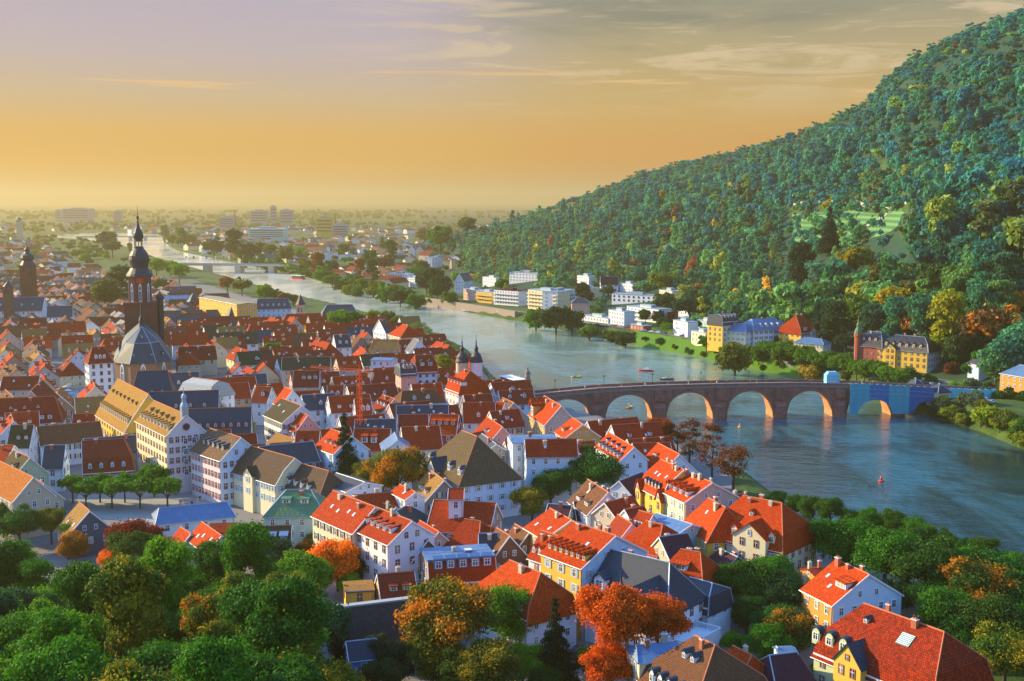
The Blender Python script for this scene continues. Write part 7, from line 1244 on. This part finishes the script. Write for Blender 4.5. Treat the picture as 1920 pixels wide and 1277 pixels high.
boat('red and white launch speeding above the bridge', 1211, 696, 9, R(165), REP, WHP, 'launch'); boat('small rowing boat with a rower below the quay', 1081, 708, 6, R(10), YEP, WL['timber'], 'row'); boat('small rowing boat seen through the second bridge arch', 1180, 765, 6, R(60), YEP, WL['timber'], 'row'); boat('flat green punt above the middle of the bridge', 1250, 712, 8, R(5), WL['timber'], WL['green'], 'row')
def buoy(label, u, v, m, s):
    p = at_z(u, v, 0); o = empty('buoy', (p[0], p[1], 0)); mb = MB(); mb.lathe([(.2 * s, -.5), (1.0 * s, -.2), (1.05 * s, .35 * s), (.5 * s, .55 * s)], 12); mb.build('float', [m], o); mb = MB(); mb.lathe([(.45 * s, .5 * s), (.35 * s, 1.4 * s), (.12 * s, 1.9 * s), (.05 * s, 2.4 * s)], 8); mb.build('top_mark', [m], o); tag(o, label, 'buoy', 'buoys in the river')
buoy('red and orange buoy alone on the dark water', 1652, 903, REP, 1.0); buoy('small yellow buoy just below the fourth bridge pier', 1387, 801, YEP, .8)
# writing
def sign(o, text, loc, size, mat, rz=0.0):
    cu = bpy.data.curves.new('lettering', 'FONT'); cu.body = text; cu.size = size; cu.extrude = .02; cu.align_x = 'CENTER'; t = bpy.data.objects.new('tmp', cu); C.objects.link(t); me = bpy.data.meshes.new_from_object(t.evaluated_get(bpy.context.evaluated_depsgraph_get())); bpy.data.objects.remove(t); me.materials.append(mat)
    s = put(me, 'lettering', o, loc); s.rotation_euler = (math.pi / 2, 0, rz); return s
sign(hall, 'I FGA', (-2.2, -.05, 4.6), 1.5, DARKM)
for ch in bpy.data.objects['hotel'].children:
    if ch.name.startswith('wall'):
        ys = min(v.co.y for v in ch.data.vertices); sign(bpy.data.objects['hotel'], 'HOLLÄNDER HOF', (0, ys - .04, 8.0), 1.15, DARKM)
# ------------------------------------------------------------------ stone retaining wall and blue garden house at the bottom
def retaining():
    a, b = at_z(650, 1132, 17), at_z(930, 1098, 17); d = (b - a)[:2]; L = np.hypot(*d); yaw = math.atan2(d[1], d[0]); zg = g1(*a[:2]); o = empty('retaining_wall', (a[0], a[1], 0), yaw); tag(o, 'high dark stone retaining wall below the yellow annex', 'wall')
    mb = MB(); mb.box(-4, L + 6, -1.2, 0, zg - 8, 16.65); mb.build('masonry', [STW], o); mb = MB(); mb.box(-4, L + 6, -1.4, .1, 16.65, 17); mb.build('coping', [WL['grey']], o)
STW, t, p = new_mat('dark rubble masonry'); uv = t.new('ShaderNodeUVMap').outputs[0]; br = t.new('ShaderNodeTexBrick'); t.lk(uv, br.inputs['Vector']); br.inputs['Scale'].default_value = 1; br.inputs['Brick Width'].default_value = .7; br.inputs['Row Height'].default_value = .32; br.inputs['Mortar Size'].default_value = .03; br.inputs['Color1'].default_value = (.055, .06, .075, 1); br.inputs['Color2'].default_value = (.10, .10, .115, 1); br.inputs['Mortar'].default_value = (.03, .03, .04, 1)
t.lk(t.mix(t.math('MULTIPLY', t.noise(uv, .6, 5), .5), br.outputs[0], (.05, .055, .05)), p.inputs['Base Color']); p.inputs['Roughness'].default_value = .9
retaining()
H('blue painted house with three framed windows half hidden by trees', 'B2', (670, 985), (900, 960), zr=9, w=3.5, drop=2.4, walls=wall_mat('blue plaster', (.10, .22, .55)), roof='slate', chim=0, win='plain')
# ------------------------------------------------------------------ labels made from what stands near
def finish_labels():
    def place(anchor, used):
        L_ = sorted(LAND, key=lambda l: math.hypot(l[1] - anchor[0], (l[2] - anchor[1]) * 1.3))[0]; dx, dy = anchor[0] - L_[1], anchor[1] - L_[2]
        rel = ('right of' if dx > 0 else 'left of') if abs(dx) > abs(dy) * 1.1 else ('below' if dy > 0 else 'above'); return rel + ' ' + L_[0], math.hypot(dx, dy)
    seen = {}
    for o, look, an in AUTO:
        if o.get('label'): continue
        ph, d = place(an, seen); seen.setdefault((look, ph), []).append((d, o))
    ORD = ['first', 'second', 'third', 'fourth', 'fifth', 'sixth', 'seventh', 'eighth', 'ninth', 'tenth', 'eleventh', 'twelfth'] 
    for (look, ph), L_ in seen.items():
        L_.sort(key=lambda t: t[0])
        for i, (d, o) in enumerate(L_):
            t = '%s %s' % (look, ph); n = '' if len(L_) == 1 else (', nearest of its kind' if i == 0 else ', %s nearest of its kind' % ORD[min(i, 11)])
            if len((t + n).split()) > 16: n = n.replace(' of its kind', '')
            if len((t + n).split()) > 16: t = t.replace(' the ', ' ')
            o['label'] = t + n
finish_labels()
# ------------------------------------------------------------------ evening haze
def haze():
    m = bpy.data.materials.new('evening haze'); m.use_nodes = True; t = NT(m.node_tree); v = t.new('ShaderNodeVolumePrincipled'); o = t.new('ShaderNodeOutputMaterial'); t.lk(v.outputs[0], o.inputs[1])
    v.inputs['Color'].default_value = (.60, .50, .25, 1); v.inputs['Density'].default_value = HAZE; v.inputs['Anisotropy'].default_value = .3
    mb = MB(); mb.box(-13000, 13000, -300, 29000, -6, 290); ob = mb.build('haze', [m]); tag(ob, None, None, None, 'stuff')
HAZE = .00012
haze()
